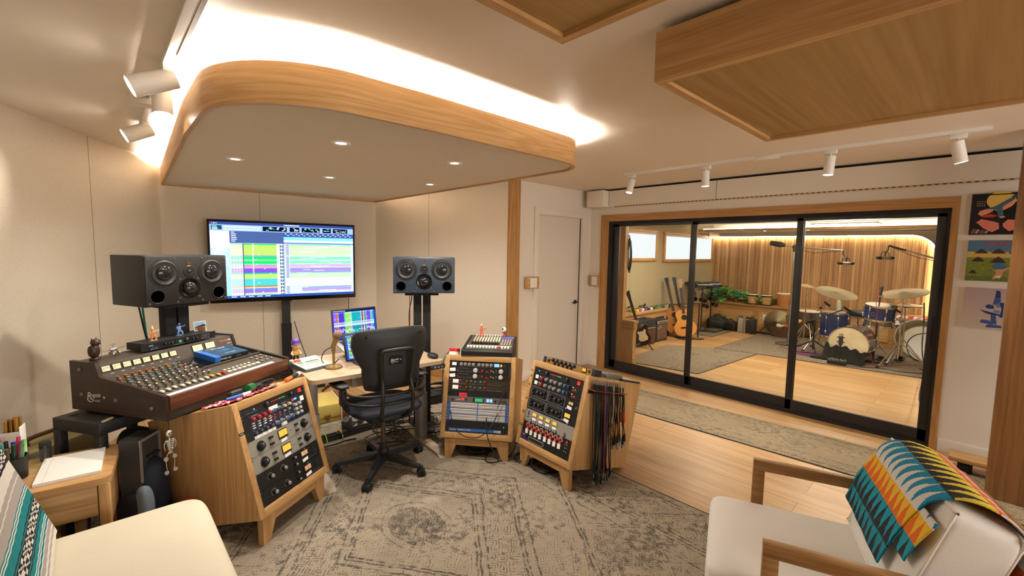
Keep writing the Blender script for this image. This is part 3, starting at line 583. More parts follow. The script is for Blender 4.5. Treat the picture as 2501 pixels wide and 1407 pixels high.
# ---- right rack
t,h=unit(rkR,11,1,'black rack unit with red level lights at top of right rack',gblk,lambda mb,h:(ticks(mb,-.2,.03,8,.01,gblue),))
led(t,-.195,.022,glow_c,.004); knob(t,-.11,.022,.015,.014); knob(t,.09,.022,.015,.014); pc(t,'rocker_switch',.195,.022,.018,.022,.006,glow_r)
for i in range(10): led(t,-.075+i*.011,.024,glow_r if i<7 else glow_g,.0024)
for k in (0,1):
    t,h=unit(rkR,10-k,1,('upper','lower')[k]+' of two black preamps with a row of silver knobs in the right rack',gblk,lambda mb,h:ticks(mb,-.17,.006,30,.0125))
    tagp(t,-.205,.022,.03,.026); 
    for u,m,c in ((-.14,nred,nred),(-.1,ngry,silv),(-.05,ngry,silv),(-.01,ngry,silv),(.04,ngry,silv),(.085,nblue,nblue),(.12,gnavy,gnavy)): knob(t,u,.022,.0125,.02,m,c)
    for u in (-.17,.155): pc(t,'push_button',u,.028,.01,.008,.003,whitep); led(t,u,.012,glow_r,.003)
    led(t,.175,.016,glow_r,.005)
def eqb(mb,h):
    for s in (-1,1):
        for v0 in (.012,.098):
            u0=-.235+.0 if s<0 else -.055; w=.17 if s<0 else .16; a,b=u0,u0+w
            for lo,hi in (((a,-.0008,v0),(b,0,v0+.0016)),((a,-.0008,v0+.072),(b,0,v0+.0736)),((a,-.0008,v0),(a+.0016,0,v0+.072)),((b-.0016,-.0008,v0),(b,0,v0+.072))): mb.bb(lo,hi,lgrey)
            ticks(mb,a+.015,v0+.012,10,.015,w=.004); ticks(mb,a+.015,v0+.062,10,.015,w=.004)
t,h=unit(rkR,5,4,'tall black equaliser with four outlined boxes in the right rack',gblk,eqb)
for u0 in (-.235,-.055):
    for v0 in (.012,.098):
        for du,dv,r in ((.03,.05,.009),(.075,.036,.014),(.115,.036,.013),(.145,.05,.009),(.145,.02,.008),(.03,.02,.008)): knob(t,u0+du,v0+dv,r,.016)
meter(t,.165,.142,.04,.022,mat('meter_cream',(214,190,110),.6)); tagp(t,.155,.112,.042,.022,8); led(t,.125,.1,emit('led_violet',(120,80,255),3.),.004); knob(t,.215,.12,.012,.004,silv,blkp)
meter(t,.155,.056,.048,.03,glow_y); tagp(t,.15,.024,.045,.022,8); knob(t,.12,.02,.006,.01,silv,silv); knob(t,.17,.008,.006,.01,silv,silv)
t,h=unit(rkR,3,2,'grey compressor with four orange meters in the right rack',ggrey,lambda mb,h:(ticks(mb,-.21,.06,4,.016,dgrey),ticks(mb,.09,.05,7,.012,dgrey)))
for i in range(4):
    u=-.145+.068*i; meter(t,u,.06,.036,.026,glow_y,ggrey); tagp(t,u,.03,.036,.024,4)
    for du in (-.045,-.02,.0): knob(t,u+du+.02,.01,.0085,.014,silv,silv,blkp)
for v in (.07,.055,.035): knob(t,-.21,v,.006,.006)
led(t,.14,.03,glow_r,.0035); knob(t,.16,.018,.0085,.014,silv,silv,blkp)
t,h=unit(rkR,0,3,'black preamp with eight lit red knobs and purple corner at bottom of right rack',gblk,lambda mb,h:(mb.prism([(-.241,.001),(-.17,.001),(-.241,.07)],.0,.0008,gpur,M=FACE),ltr(mb,'Neve',-.222,.034,.012,whitep),mb.prism(rrect(.16,.03,.0149,8,-.085,.022),0,.001,lgrey,M=FACE),mb.prism(rrect(.154,.024,.0119,8,-.085,.022),0,.0016,blkm,M=FACE),ticks(mb,-.15,.022,16,.0085,lgrey,.002,.006)))
for i in range(8):
    u=-.19+.046*i-(.0 if i<4 else -.004); knob(t,u,.112,.0125,.018,nred,nred,ngry); pc(t,'lit_button',u,.092,.012,.008,.003,glow_r); tagp(t,u-.004,.066,.026,.034,-6)
    led(t,u+.018,.108,glow_a if i in (1,2,3,4,5) else glow_r,.0045); led(t,u+.016,.076,lgrey,.003)
led(t,.195,.113,glow_r,.006); knob(t,.195,.07,.009,.008); 
for i in range(6): knob(t,.185+.018*(i%2),.095-.022*(i//2),.004,.003,silv,silv)

def script_logo(mb,k,M=None):
    M=M or I4; mb.text('R',.044*k,whitep,M@T(-.05*k,-.016*k,0)@RZ(6),'L',.3); mb.text('ogatis',.027*k,whitep,M@T(-.03*k,-.004*k,0)@RZ(4),'L',.3,.0); mb.text('MUSIC',.0115*k,whitep,M@T(.008*k,-.022*k,0)@RZ(4)); mb.tube([M@Vector((-.05*k,-.016*k,0)),M@Vector((-.034*k,-.026*k,0)),M@Vector((-.016*k,-.018*k,0)),M@Vector((-.03*k,-.01*k,0))],.0013*k,whitep,n=5)
    for q in range(4): mb.poly([M@Vector((.046*k+.003*k*math.cos(R(90*q+45)),.0+.003*k*math.sin(R(90*q+45)),0)),M@Vector((.046*k+.009*k*math.cos(R(90*q+90)),.009*k*math.sin(R(90*q+90)),0)),M@Vector((.046*k+.003*k*math.cos(R(90*q+135)),.003*k*math.sin(R(90*q+135)),0)),M@Vector((.046*k,0,0))],whitep)
# ================================================================ tape console on the left rack
CM=frame(.584,3.007,.701,-57.1); con=thing('recording_console','brown wood-sided tape recording console with rows of coloured knobs and meters','recording console',CM)
W2=.43; cb=mat('console_brown',(74,64,52),.55,.1); cdk=mat('console_dark',(44,38,32),.5)
SX=Matrix(((0,0,1,0),(1,0,0,0),(0,1,0,0),(0,0,0,1)))  # (y,z) profile extruded along x
body=[(.012,.0),(.012,.118),(.44,.176),(.472,.258),(.64,.258),(.64,.0)]
mb=MB(); mb.prism(body,-W2+.02,W2-.02,cb,M=SX); mb.bb((-W2+.03,.03,-.012),(W2-.03,.6,0),blkm); mb.build('housing',con)
side=[(0,.0),(0,.13),(.44,.192),(.468,.266),(.648,.266),(.648,.0)]
for s in (-1,1):
    mb=MB(); mb.prism(side,s*W2 if s<0 else W2-.02,-W2+.02 if s<0 else W2,walnut,M=SX)
    if s<0:
        for y,z in ((.09,.06),(.33,.08),(.57,.09),(.575,.225)): mb.cyl((-W2,y,z),(-W2-.006,y,z),.009,grey,n=12)
    o=mb.build('wood_side_panel',con)
    if s<0:
        mb=MB(Matrix(((0,0,-1,-W2-.0008),(-1,0,0,.47),(0,1,0,.085),(0,0,0,1)))); script_logo(mb,1.25); mb.build('logo_sticker',o)
mb=MB(); mb.bb((-W2+.02,-.006,.05),(W2-.02,.013,.124),walnutx,bev=.004); mb.build('front_rail',con)
mb=MB(); mb.bb((-W2+.02,.004,.004),(W2-.02,.012,.05),cdk); 
for u in (.3,.37,.385,.4): mb.cyl((u,.004,.028),(u,-.002,.028),.007,steel,n=12); mb.cyl((u,-.002,.028),(u,-.003,.028),.004,blkm,n=10)
mb.build('jack_panel',con)
TP=T(0,.012,.118)@Matrix.Rotation(math.atan2(.058,.428),4,'X')   # on the sloping control surface: (x, y along, z out)
mb=MB(TP); mb.box(-.05,.022,.001,.74,.024,.0015,paper); mb.build('white_label_strip',con)
mb=MB(TP)
for i in range(8): mb.box(-.385+.037*i+.018,.25,.0006,.0012,.36,.0008,blkm)
for i in range(11): mb.box(-.385+.037*i,.075,.0006,.004,.06,.0008,blkm)
for j in range(8):
    for i in range(8): mb.box(-.385+.037*i,.128+.036*j,.0006,.02,.0016,.0008,cream)
mb.build('panel_markings',con)
orn=mat('cap_orange',(222,120,50),.4); rdc=mat('cap_red',(206,64,48),.4); grc=mat('cap_green',(66,150,110),.4); blc=mat('cap_blue',(104,140,190),.4); crc=mat('cap_cream',(216,206,180),.4); kg=mat('knob_warm_grey',(92,84,74),.5)
def ckn(mat_): 
    def fn(mb): mb.cyl((0,0,0),(0,0,.003),.0085,kg,n=12); mb.cyl((0,0,.003),(0,0,.016),.0066,kg,.006,n=12); mb.cyl((0,0,.016),(0,0,.0195),.006,mat_,.0055,n=12)
    return kmesh('console_knob_'+mat_.name,fn)
rowc=[kg,crc,kg,crc,blc,grc,orn,rdc]
for j in range(8):
    for i in range(8):
        m=rowc[j]
        if j>=6 and i>=6: m=(orn,blc)[j-6]
        if j==7 and i%2: m=orn
        inst('console_knob',ckn(m),con,TP@T(-.385+.037*i+(.009 if j%2 else -.006),.128+.036*j,0))
for i in range(2):
    for j in range(6): inst('console_knob',ckn((crc,kg,crc,crc,orn,blc)[j]),con,TP@T(-.085+.034*i,.14+.045*j,0))
def fad(mat_):
    def fn(mb): mb.box(0,0,.009,.016,.026,.008,mat_,bev=.002); mb.box(0,0,.0135,.016,.003,.003,mat_); mb.box(0,0,.003,.003,.006,.008,blkm)
    return kmesh('fader_'+mat_.name,fn)
for i in range(11): inst('fader_cap',fad(crc if i<8 else (amber if i<10 else red)),con,TP@T(-.385+.037*i,.068+.004*(i%3),0))
mb=MB(TP); mb.box(.19,.325,.001,.42,.2,.004,blkg); mb.build('tape_deck_window',con)
mb=MB(TP); mb.box(.19,.212,.006,.43,.012,.012,cb); mb.build('window_edge',con)
for i in range(7): 
    inst('transport_key',kmesh('transport_key',lambda mb:mb.box(0,0,.003,.026,.02,.006,crc,bev=.0015)),con,TP@T(.03+.036*i,.075,0))
    inst('small_key',kmesh('small_key',lambda mb:mb.box(0,0,.003,.018,.012,.006,crc,bev=.0015)),con,TP@T(.03+.03*i,.112,0))
for i in range(3):
    for j in range(3): inst('toggle_switch',kmesh('con_toggle',lambda mb:(mb.box(0,0,.002,.016,.012,.004,blkm),mb.box(0,0,.006,.008,.01,.006,crc))),con,TP@T(.29+.04*i,.08+.045*j,0))
BF=T(0,.4395,.176)@RX(-20.1)   # sloping face of the meter bridge, -y outwards
mface=mat('meter_face',(232,222,176),.6)
for i in range(10):
    big=i>7; u=-.385+.0525*i if not big else (.145 if i==8 else .235); w,h=(.038,.028) if not big else (.066,.038)
    mb=MB(BF@T(u,0,.052)); mb.box(0,-.001,0,w+.008,.003,h+.008,cdk); mb.box(-.001,-.0032,0,w,.0012,h,mface); mb.box(0,-.0041,.004,w*.7,.0005,.0012,dgrey); o=mb.build('vu_meter',con)
    mb=MB(BF@T(u-.006,-.0044,.042)@RY(-35)); mb.box(0,0,.008,.0007,.0005,.018,red); mb.build('needle',o)
mb=MB(BF)
for i in range(8): ltr(mb,'CH'+str(i+1),-.37+.0525*i,.018,.009,whitep)
mb.text('TASCAM',.016,orn,T(.305,-.0012,.056)@FACE,'L'); mb.text('388',.016,whitep,T(.375,-.0012,.056)@FACE,'L'); mb.text('STUDIO 8',.009,whitep,T(.402,-.0012,.034)@FACE,'R'); ticks(mb,.33,.02,9,.009)
mb.build('lettering',con)
# things standing on the console
EM=CM@T(.055,.476,.2665); e=thing('effects_unit','black one unit effects box with green 25 readout on the console','audio unit',EM)
mb=MB(); mb.bb((-.2413,0,0),(.2413,.004,.044),gblk); mb.bb((-.215,.004,.002),(.215,.15,.043),blkp); ltr(mb,'ALESIS',-.2,.026,.009,whitep); ltr(mb,'Midiverb',-.19,.014,.012,gblue,'L',.3); ltr(mb,'SIGNAL PROCESSOR',-.19,.006,.005,whitep); ticks(mb,-.05,.006,9,.008); [ticks(mb,.14,.008+.009*k,7,.009) for k in range(4)]; mb.build('case',e)
for u in (-.105,-.085,-.065): knob(e,u,.024,.0075,.012)
mb=MB(); mb.box(-.012,-.001,.023,.052,.001,.03,blkm); mb.text('25',.018,glow_g,T(-.008,-.002,.016)@FACE); mb.build('number_display',e)
knob(e,.035,.024,.015,.008); knob(e,.075,.024,.0075,.012); knob(e,.1,.024,.0075,.012)
def figure(name,lb,M,m1,m2,h,pose=0,base=None):
    t=thing(name,lb,'figurine',M); s=h/.075
    mb=MB(Matrix.Scale(s,4)); 
    L_=[(-.008,0,.004),(-.007,-.002,.018),(-.003,0,.032)]; R_=[(.011,-.004,.004),(.012,-.008,.017),(.004,0,.032)] if pose else [(.009,0,.004),(.008,-.002,.018),(.003,0,.032)]
    for l in (L_,R_): mb.tube(l,.0048,m1,n=8); mb.sup(l[0][0],l[0][1]-.004,.004,.005,.008,.004,m2,.8)
    mb.sup(0,0,.043,.0095,.007,.014,m1,.8); mb.sup(0,-.001,.064,.0068,.007,.008,m2 if pose else m1,.9)
    if pose==1: mb.cyl((0,0,.07),(.001,0,.083),.005,whitep,.001)
    mb.tube([(-.009,0,.052),(-.016,-.004,.044),(-.012,-.01,.038)],.0034,m1,n=7); mb.tube([(.009,0,.052),(.02,-.004,.05),(.032,-.006,.056)] if pose else [(.009,0,.052),(.015,-.006,.044),(.02,-.012,.05)],.0032,m2,n=7)
    if pose==2: mb.cyl((-.016,-.01,.03),(-.026,-.014,.062),.0016,m2)
    mb.build('figure',t)
    if base: mb=MB(Matrix.Scale(s,4)); mb.sup(0,0,.002,.018,.012,.0022,base,.7); mb.build('base',t)
    return t
figure('toy_figure','small orange toy fighter with outstretched arm on the effects box',EM@T(-.13,.06,.043),mat('toy_orange',(214,130,60),.5),mat('toy_sand',(226,176,120),.5),.085,1,mat('toy_base',(140,160,150),.6))
figure('toy_figure','small blue toy fighter with a staff on the effects box',EM@T(.045,.07,.043),mat('toy_blue',(110,150,190),.5),mat('toy_lilac',(90,90,160),.5),.085,2,mat('toy_base',(140,160,150),.6))
ow=thing('owl_figurine','dark brown carved owl on the left end of the console','figurine',CM@T(-.385,.53,.2665)); mw=mat('owl_brown',(56,32,24),.35); OB=RZ(25)
mb=MB(OB); mb.sup(0,0,.008,.026,.02,.01,mw,.6); mb.sup(0,0,.05,.024,.021,.038,mw,.9); mb.sup(.003,-.004,.096,.022,.02,.02,mw,.9); mb.cyl((.003,-.022,.094),(.003,-.032,.088),.005,mw,.001)
for s in (-1,1): mb.cyl((s*.014,.0,.108),(s*.018,.0,.122),.006,mw,.001); mb.sup(s*.023,.003,.052,.006,.015,.03,mw,.9)
mb.build('body',ow)
mb=MB(OB)
for s in (-1,1): mb.sup(.003+s*.009,-.02,.099,.0055,.003,.0055,mat('owl_eye',(90,66,50),.3),1)
mb.build('eyes',ow)
pl=thing('metal_model_plane','tiny silver metal flying machine model on the console beside the owl','figurine',CM@T(-.275,.56,.2665)@RZ(15)); 
mb=MB(); mb.sup(0,0,.034,.028,.012,.009,silv,.9); mb.build('fuselage',pl)
mb=MB(); 
for s in (-1,1): mb.prism([(s*.02,.0),(s*.07,.008),(s*.085,-.002),(s*.06,-.012),(s*.02,-.01)],.034,.0365,mat('tin',(176,168,140),.35,.7)); 
mb.build('wings',pl)
mb=MB(); mb.cyl((0,0,.04),(0,0,.062),.002,silv); mb.box(0,0,.063,.036,.004,.0015,silv); mb.box(0,0,.056,.03,.003,.0015,silv); mb.build('rotor',pl)
for x,y in ((-.02,-.012),(.02,-.012),(0,.016)):
    mb=MB(); mb.cyl((x-.004,y,.009),(x+.004,y,.009),.009,silv,n=14); mb.cyl((x,y,.01),(x*.5,y*.5,.03),.0022,blkp); mb.build('wheel',pl)
bk=thing('book','blue and black hardcover book lying on the console window','book',CM@TP@T(.215,.33,.0035)@RZ(-4))
mb=MB(); mb.box(0,0,.0165,.236,.176,.027,paper); mb.build('pages',bk)
bc=mat('book_cover',(34,66,96),.3); bs=mat('book_blue',(50,110,200),.35); mb=MB(); mb.box(0,0,.0015,.24,.182,.003,blkp); mb.box(.0175,0,.0315,.205,.182,.003,bc); mb.box(.0175,-.09,.0165,.205,.003,.033,blkp); mb.box(-.1025,0,.0165,.036,.184,.0335,bs); mb.build('cover',bk)
mb=MB(T(0,0,.0334)); mb.text('BOOMBAP',.02,paper,T(-.078,.045,0)@RZ(-90) if False else T(.02,.055,0)); mb.text('TAPE',.034,mat('book_cyan',(70,150,200),.4),T(.02,.0,0)); mb.text('studio sounds',.014,paper,T(.02,-.05,0)); mb.M=T(0,-.0918,0); mb.text('SOUND ON',.016,paper,T(-.05,0,.01)@FACE); mb.text('TAPE',.016,blc,T(.045,0,.01)@FACE); mb.build('title',bk)
ph=thing('photo_print','small photo print of a brown dog by a lake leaning on the console','photo print',CM@T(.275,.57,.2665)@RZ(-6)@RX(-8))
mb=MB(); mb.bb((-.042,0,0),(.042,.0012,.108),paper); mb.build('print_border',ph)
mb=MB(T(0,-.0006,.0)@FACE)
mb.cq(-.038,.012,.038,.05,0,(206,196,176),dyep); mb.cq(-.038,.05,.038,.072,0,(110,140,140),dyep); mb.cq(-.038,.072,.038,.103,0,(150,190,226),dyep); mb.cpoly([(-.038,.072),(-.01,.076),(.02,.086),(.038,.08),(.038,.07),(-.038,.068)],.0002,(40,56,50),dyep)
mb.cpoly([(-.022,.05),(-.018,.078),(-.004,.082),(.006,.068),(.03,.062),(.032,.03),(.022,.03),(.018,.042),(.004,.026),(-.006,.012),(-.014,.014),(-.01,.04)],.0004,(120,66,40),dyep); mb.cpoly([(-.02,.012),(.005,.012),(-.012,.03),(-.03,.02)],.0003,(70,50,40),dyep); mb.build('picture',ph)
sk=thing('skeleton_charm','silver skeleton charm hanging from the console front corner','charm',CM@T(-.43,-.007,.0)); sv=mat('charm_silver',(214,212,206),.3,.6)
mb=MB(); mb.tube([(0,-.004,.01),(0,-.006,-.02),(0,-.006,-.045)],.0018,blkp); mb.build('cord',sk)
mb=MB(T(0,-.006,-.06)); mb.sup(0,0,0,.015,.008,.017,sv,.9); 
for a,b in ((-.006,.003),(.006,.003),(0,-.005)): mb.sup(a,-.007,b,.0036,.003,.004,blkm,1)
mb.build('skull',sk)
mb=MB(T(0,-.006,-.08)); mb.cyl((0,0,0),(0,0,-.075),.003,sv)
for k in range(6): z=-.014-.009*k; mb.tube([(0,0,z+.002),(-.02+.0015*k,-.006,z),(0,-.009,z-.004),(.02-.0015*k,-.006,z),(0,0,z+.002)],.0016,sv,n=5)
mb.box(0,-.002,-.078,.022,.006,.012,sv,bev=.002)
for s in (-1,1): mb.tube([(s*.016,0,-.01),(s*.03,-.003,-.03),(s*.026,-.003,-.06)],.0018,sv,n=5)
mb.build('ribcage',sk)
for s in (-1,1):
    mb=MB(T(s*.014,-.006,-.165)); mb.tube([(-s*.008,0,.008),(s*.004,0,-.01),(s*.008,0,-.045),(s*.003,0,-.085)],.0016,sv,n=5); 
    for z in (-.022,-.092):
        mb.cyl((s*.008,-.004,z),(s*.008,.002,z),.0105,sv,n=14)
    mb.build('leg_chain',sk)
# ================================================================ monitors, screens
def screen_tv(M):
    mb=MB(M); W,H=1.415,.8
    def q(u0,v0,u1,v1,c,z=0): mb.cq((u0-.5)*W,(.5-v1)*H,(u1-.5)*W,(.5-v0)*H,z,c,scr)
    rr=random.Random(5)
    for i in range(12): q(0,i/12,.12,(i+1)/12,(196-4*i if i>3 else 214,216,244))
    q(.12,0,1,1,(196,206,236)); q(0,0,1,.035,(52,70,140),.0003); q(0,.035,1,.115,(150,182,232),.0003)
    for i,c in enumerate(((255,90,90),(255,240,230),(90,230,120))): q(.012+.013*i,.012,.02+.013*i,.026,c,.0006)
    q(.48,.012,.59,.024,(220,226,250),.0006)
    for a,b in ((.335,.5),(.52,.59),(.605,.74),(.76,.825),(.84,.955)):
        q(a,.043,b,.105,(8,14,40),.0006)
        for k in range(int((b-a)*110)):
            x=a+.004+rr.random()*(b-a-.02); y=.05+.012*rr.randrange(4); q(x,y,x+.006+rr.random()*.01,y+.008,rr.choice(((240,246,255),(90,230,170),(230,236,255))),.0009)
    q(.01,.045,.075,.1,(30,70,110),.0006); q(.016,.052,.045,.07,(90,220,190),.0009); q(.016,.078,.05,.094,(210,240,240),.0009)
    for k in range(16): x=.085+.015*k; q(x,.05,x+.011,.072,(214,230,252),.0006); q(x,.086,x+.012,.1,(232,240,255),.0006)
    q(.12,.115,.475,.27,(70,92,146),.0006); q(.475,.115,1,.175,(62,82,150),.0006); q(.475,.175,1,.222,(130,206,240),.0006); q(.475,.222,1,.25,(240,238,220),.0006); q(.475,.25,1,.268,(96,124,190),.0006)
    for k in range(6): q(.13,.125+.023*k,.15+rr.random()*.025,.135+.023*k,(225,232,250),.0009)
    for k in range(13):
        x=.485+.039*k; q(x,.128,x+.012,.137,(245,248,255),.0009); q(x+.016,.148,x+.03,.157,(190,226,250),.0009)
    for k in range(46): q(.012+rr.random()*.012,.15+.0165*k,.05+rr.random()*.06,.159+.0165*k,(238,244,255),.0006)
    rows=[(0,200,96)]+[(172,204,92)]*9+[(126,146,206)]+[(0,208,96)]*2+[(96,222,120)]+[(110,226,128)]+[(0,208,96)]*2+[(110,226,128)]+[(192,128,232)]*2+[(206,160,128)]+[(112,70,206)]*4+[(0,204,110)]+[(170,220,104)]*4+[(66,190,190)]*6+[(188,84,72)]+[(220,214,120)]+[(92,126,206)]*2+[(150,84,214)]*2+[(176,226,120)]+[(150,226,226)]
    n=len(rows); h=(.965-.275)/n
    for i,c in enumerate(rows):
        v=.275+h*i; mix=lambda k:tuple(int(a*(1-k)+250*k) for a in c)
        q(.124,v,.2,v+h*.9,mix(.62),.0006); q(.2,v,.207,v+h*.8,(16,20,40),.0009); q(.207,v,.425,v+h*.93,c,.0006); q(.425,v,.447,v+h*.9,mix(.75),.0006); q(.447,v,.47,v+h*.9,(20,70,84) if i%3 else (210,240,240),.0006)
        for k in range(4): q(.128+.018*k,v+h*.3,.138+.018*k+.004*rr.random(),v+h*.6,mix(.2),.0009)
        q(.262,v+h*.2,.262+.006+.006*rr.random(),v+h*.7,(240,250,250),.0009)
        if i%4==1: x=.28+.12*rr.random(); q(x,v+h*.25,x+.012,v+h*.65,(246,252,255),.0009)
        q(.455,v+h*.2,.462,v+h*.6,(230,255,250),.0009)
        if 30<=i<37 or i in (10,): q(.49,v,.98,v+h*.5,(216,228,246),.0006)
        else:
            k=.25 if c[2]<150 else .05
            q(.515 if i<30 else .6,v,.98,v+h*.62,mix(k),.0006); q(.49,v+h*.1,.51,v+h*.6,(110,120,160),.0009)
            if rr.random()<.5: x=.55+.3*rr.random(); q(x,v+h*.15,x+.05+.1*rr.random(),v+h*.5,mix(.72),.0009)
        q(.475,v+h*.93,.985,v+h,(186,200,236),.0009); q(.207,v+h*.93,.425,v+h,mix(.45),.0009)
    q(.472,.115,.476,.97,(60,80,150),.0009); q(0,.965,1,1,(44,72,150),.0012)
    for k in range(5): q(.12+.055*k,.975,.155+.055*k,.985,(224,234,255),.0015)
    return mb
TVM=frame(1.555,5.293,.993,-99.5); tv=thing('television','large wall-sized screen on a stand showing a recording session','television',TVM)
mb=MB(); mb.bb((-.728,.0,0),(.728,.03,.866),blkg,bev=.004); mb.bb((-.5,.03,.1),(.5,.07,.6),blkp,bev=.01); mb.build('casing',tv)
screen_tv(T(0,-.0012,.443)@FACE).build('screen',tv)
mb=MB(); mb.bb((-.03,-.004,-.012),(.03,.02,0),blkm); mb.build('sensor_bar',tv)
st=thing('screen_stand','black telescopic column stand carrying the large screen','stand',frame(1.55,5.375,0,-99.5))
mb=MB(); mb.bb((-.05,-.01,0),(.05,.035,.72),blkm); mb.build('lower_column',st); mb=MB(); mb.bb((-.042,-.005,.72),(.042,.03,1.2),blkp); mb.build('upper_column',st); mb=MB(); mb.bb((-.35,-.28,0.01),(.35,.04,.03),blkm,bev=.005); mb.build('base_plate',st)
tintfr=mat('speaker_front_screen_tint',(46,58,70),.45); blkfr=mat('speaker_front_black',(30,28,26),.45); conem=mat('speaker_dome',(34,34,36),.16,.2,coat=.4); sur=mat('speaker_surround',(60,58,56),.5)  # right front's blue is the screen's reflected light put into the colour
def speaker(M,H,lb,fm):
    t=thing('loudspeaker',lb,'loudspeaker',M); w=.255
    mb=MB(); mb.bb((-w,.012,0),(w,.345,H),blkp,bev=.004); mb.build('cabinet',t)
    mb=MB(); mb.bb((-w+.004,0,.004),(w-.004,.013,H-.004),fm,bev=.006)
    for u,v in ((-.235,H-.02),(.235,H-.02),(-.235,.02),(.235,.02),(-.085,H-.018),(.085,H-.018),(-.075,.018),(.08,.018),(-.055,.165),(.055,.165),(-.06,.045),(.06,.045)): mb.cyl((u,0,v),(u,-.002,v),.0055,grey,n=10); mb.cyl((u,-.002,v),(u,-.0026,v),.003,blkm,n=6)
    mb.build('front_baffle',t)
    for s in (-1,1):
        K=T(s*.147,0,H*.655)@RX(90)
        mb=MB(K); mb.lathe([(.088,0),(.088,.003),(.079,.004),(.077,.006),(.07,.009),(.064,.005),(.05,-.004),(.047,-.004)],blkp,n=40); mb.build('woofer_ring',t)
        mb=MB(K); mb.lathe([(.0775,.005),(.07,.0085),(.063,.005),(.05,-.002),(.046,.0)],sur,n=40); 
        mb.lathe([(.047,-.0015)]+[(.047*math.cos(R(a)),.002+.018*math.sin(R(a))) for a in (0,15,30,45,60,75)]+[(0,.02)],conem,n=36); mb.build('woofer_cone',t)
        K=T(s*.19,0,.062)@RX(90); mb=MB(K); mb.lathe([(.044,.002),(.041,.003),(.036,-.003),(.034,-.008)],blkp,n=32); mb.lathe([(.0345,-.006),(0,-.0065)],blkm,n=24) if False else mb.cyl((0,0,.0004),(0,0,.0007),.037,mat('port_dark',(2,2,2),1,spec=0),n=28); mb.build('bass_port',t)
    K=T(0,0,H*.33)@RX(90); mb=MB(K); mb.lathe([(.066,0),(.066,.004),(.06,.005),(.05,.0005),(.04,.0005)],blkg,n=40); mb.lathe([(.041,.002)]+[(.041*math.cos(R(a)),.003+.026*math.sin(R(a))) for a in (0,15,30,45,60,75)]+[(0,.029)],conem,n=36); mb.build('midrange_dome',t)
    K=T(0,0,H*.67)@RX(90); mb=MB(K); mb.lathe([(.034,0),(.034,.003),(.031,.004),(.02,.002),(.0135,.002)],blkp,n=32); mb.lathe([(.0135,.0025),(.011,.0075),(.006,.0105),(0,.0115)],conem,n=24); mb.build('tweeter',t)
    mb=MB(); mb.box(.0,-.0008,H-.04,.022,.001,.034,steel); mb.box(.003,-.0014,H-.032,.01,.001,.008,blkm); mb.box(0,-.0008,H-.066,.022,.001,.006,amber); mb.build('badge',t)
    return t
SL=frame(.441,3.542,1.211,-65.2); SRm=frame(2.006,3.207,1.218,-122.7)
speaker(SL,.315,'large black three-way monitor speaker on the left, in front of the screen',blkfr); speaker(SRm,.304,'three-way monitor speaker on the right stand, front tinted by screen light',tintfr)
def spstand(M,lb,h,dx):
    t=thing('speaker_stand',lb,'stand',M)
    for s in (-1,1): mb=MB(); mb.bb((dx+s*.04-.034,.14,.02),(dx+s*.04+.034,.21,h-.02),blkm,bev=.003); mb.build('column',t)
    mb=MB(); mb.bb((dx-.14,.03,h-.02),(dx+.14,.3,h-.001),blkm,bev=.003); mb.build('top_plate',t)
    mb=MB(); mb.bb((dx-.11,.08,0.01),(dx+.11,.32,.03),blkm,bev=.003); mb.build('base_plate',t); return t
spstand(frame(.441,3.542,0,-65.2),'black twin column stand under the left monitor speaker',1.211,.0); spstand(frame(2.006,3.207,0,-122.7),'black twin column stand under the right monitor speaker',1.218,-.02)
def cbl(lb,pts,r=.004,m=None,cat_='cable',name='cable',grp=None,sub=5,n=6,extra=None):
    mb=MB(); mb.tube(pts,r,m or cable,n=n,sub=sub)
    if extra: extra(mb)
    return one(mb,name,lb,cat_,None,grp)
gcab=mat('cable_green',(30,120,84),.5); orcab=mat('cable_orange',(210,104,48),.5); redcab=mat('cable_red',(170,34,30),.5); purcab=mat('cable_purple',(120,50,120),.5); plum=mat('cable_plum',(74,34,52),.6)
p0=SL@Vector((-.17,.2,-.002)); 
cbl('green cable hanging from the left speaker down behind the console',[p0,p0+Vector((.02,.01,-.25)),p0+Vector((.08,.02,-.55)),p0+Vector((.12,.02,-.85)),p0+Vector((.13,.02,-1.2))],.006,gcab,extra=lambda mb:mb.cyl(p0+Vector((.024,.01,-.27)),p0+Vector((.027,.01,-.3)),.012,gcab))
p1=SL@Vector((-.19,.2,-.002)); cbl('black cable hanging beside the green one under the left speaker',[p1,p1+Vector((.03,.01,-.22)),p1+Vector((.085,.01,-.5)),p1+Vector((.14,.0,-.9)),p1+Vector((.15,0,-1.2))],.005)
p2=SRm@Vector((-.13,.2,-.002)); cbl('thin orange cable hanging under the right speaker',[p2,p2+Vector((.005,0,-.3)),p2+Vector((0,0,-.6)),p2+Vector((.0,0,-1.2))],.0035,orcab)
p3=SRm@Vector((-.12,.2,-.002)); cbl('black power cable hanging under the right speaker',[p3,p3+Vector((.01,0,-.06)),p3+Vector((-.015,0,-.2)),p3+Vector((-.01,0,-.5)),p3+Vector((-.02,0,-1.2))],.0045)
p4=TVM@Vector((.66,.05,.01)); cbl('thin black cable hanging from the right end of the large screen',[p4,p4+Vector((-.005,0,-.2)),p4+Vector((-.01,0,-.5)),p4+Vector((-.02,0,-.98))],.004)
p5=Vector((1.66,5.30,.55)); cbl('thin black cable beside the screen stand',[p5+Vector((-.05,0,.2)),p5,p5+Vector((.06,-.1,-.3)),p5+Vector((.08,-.1,-.54))],.004)
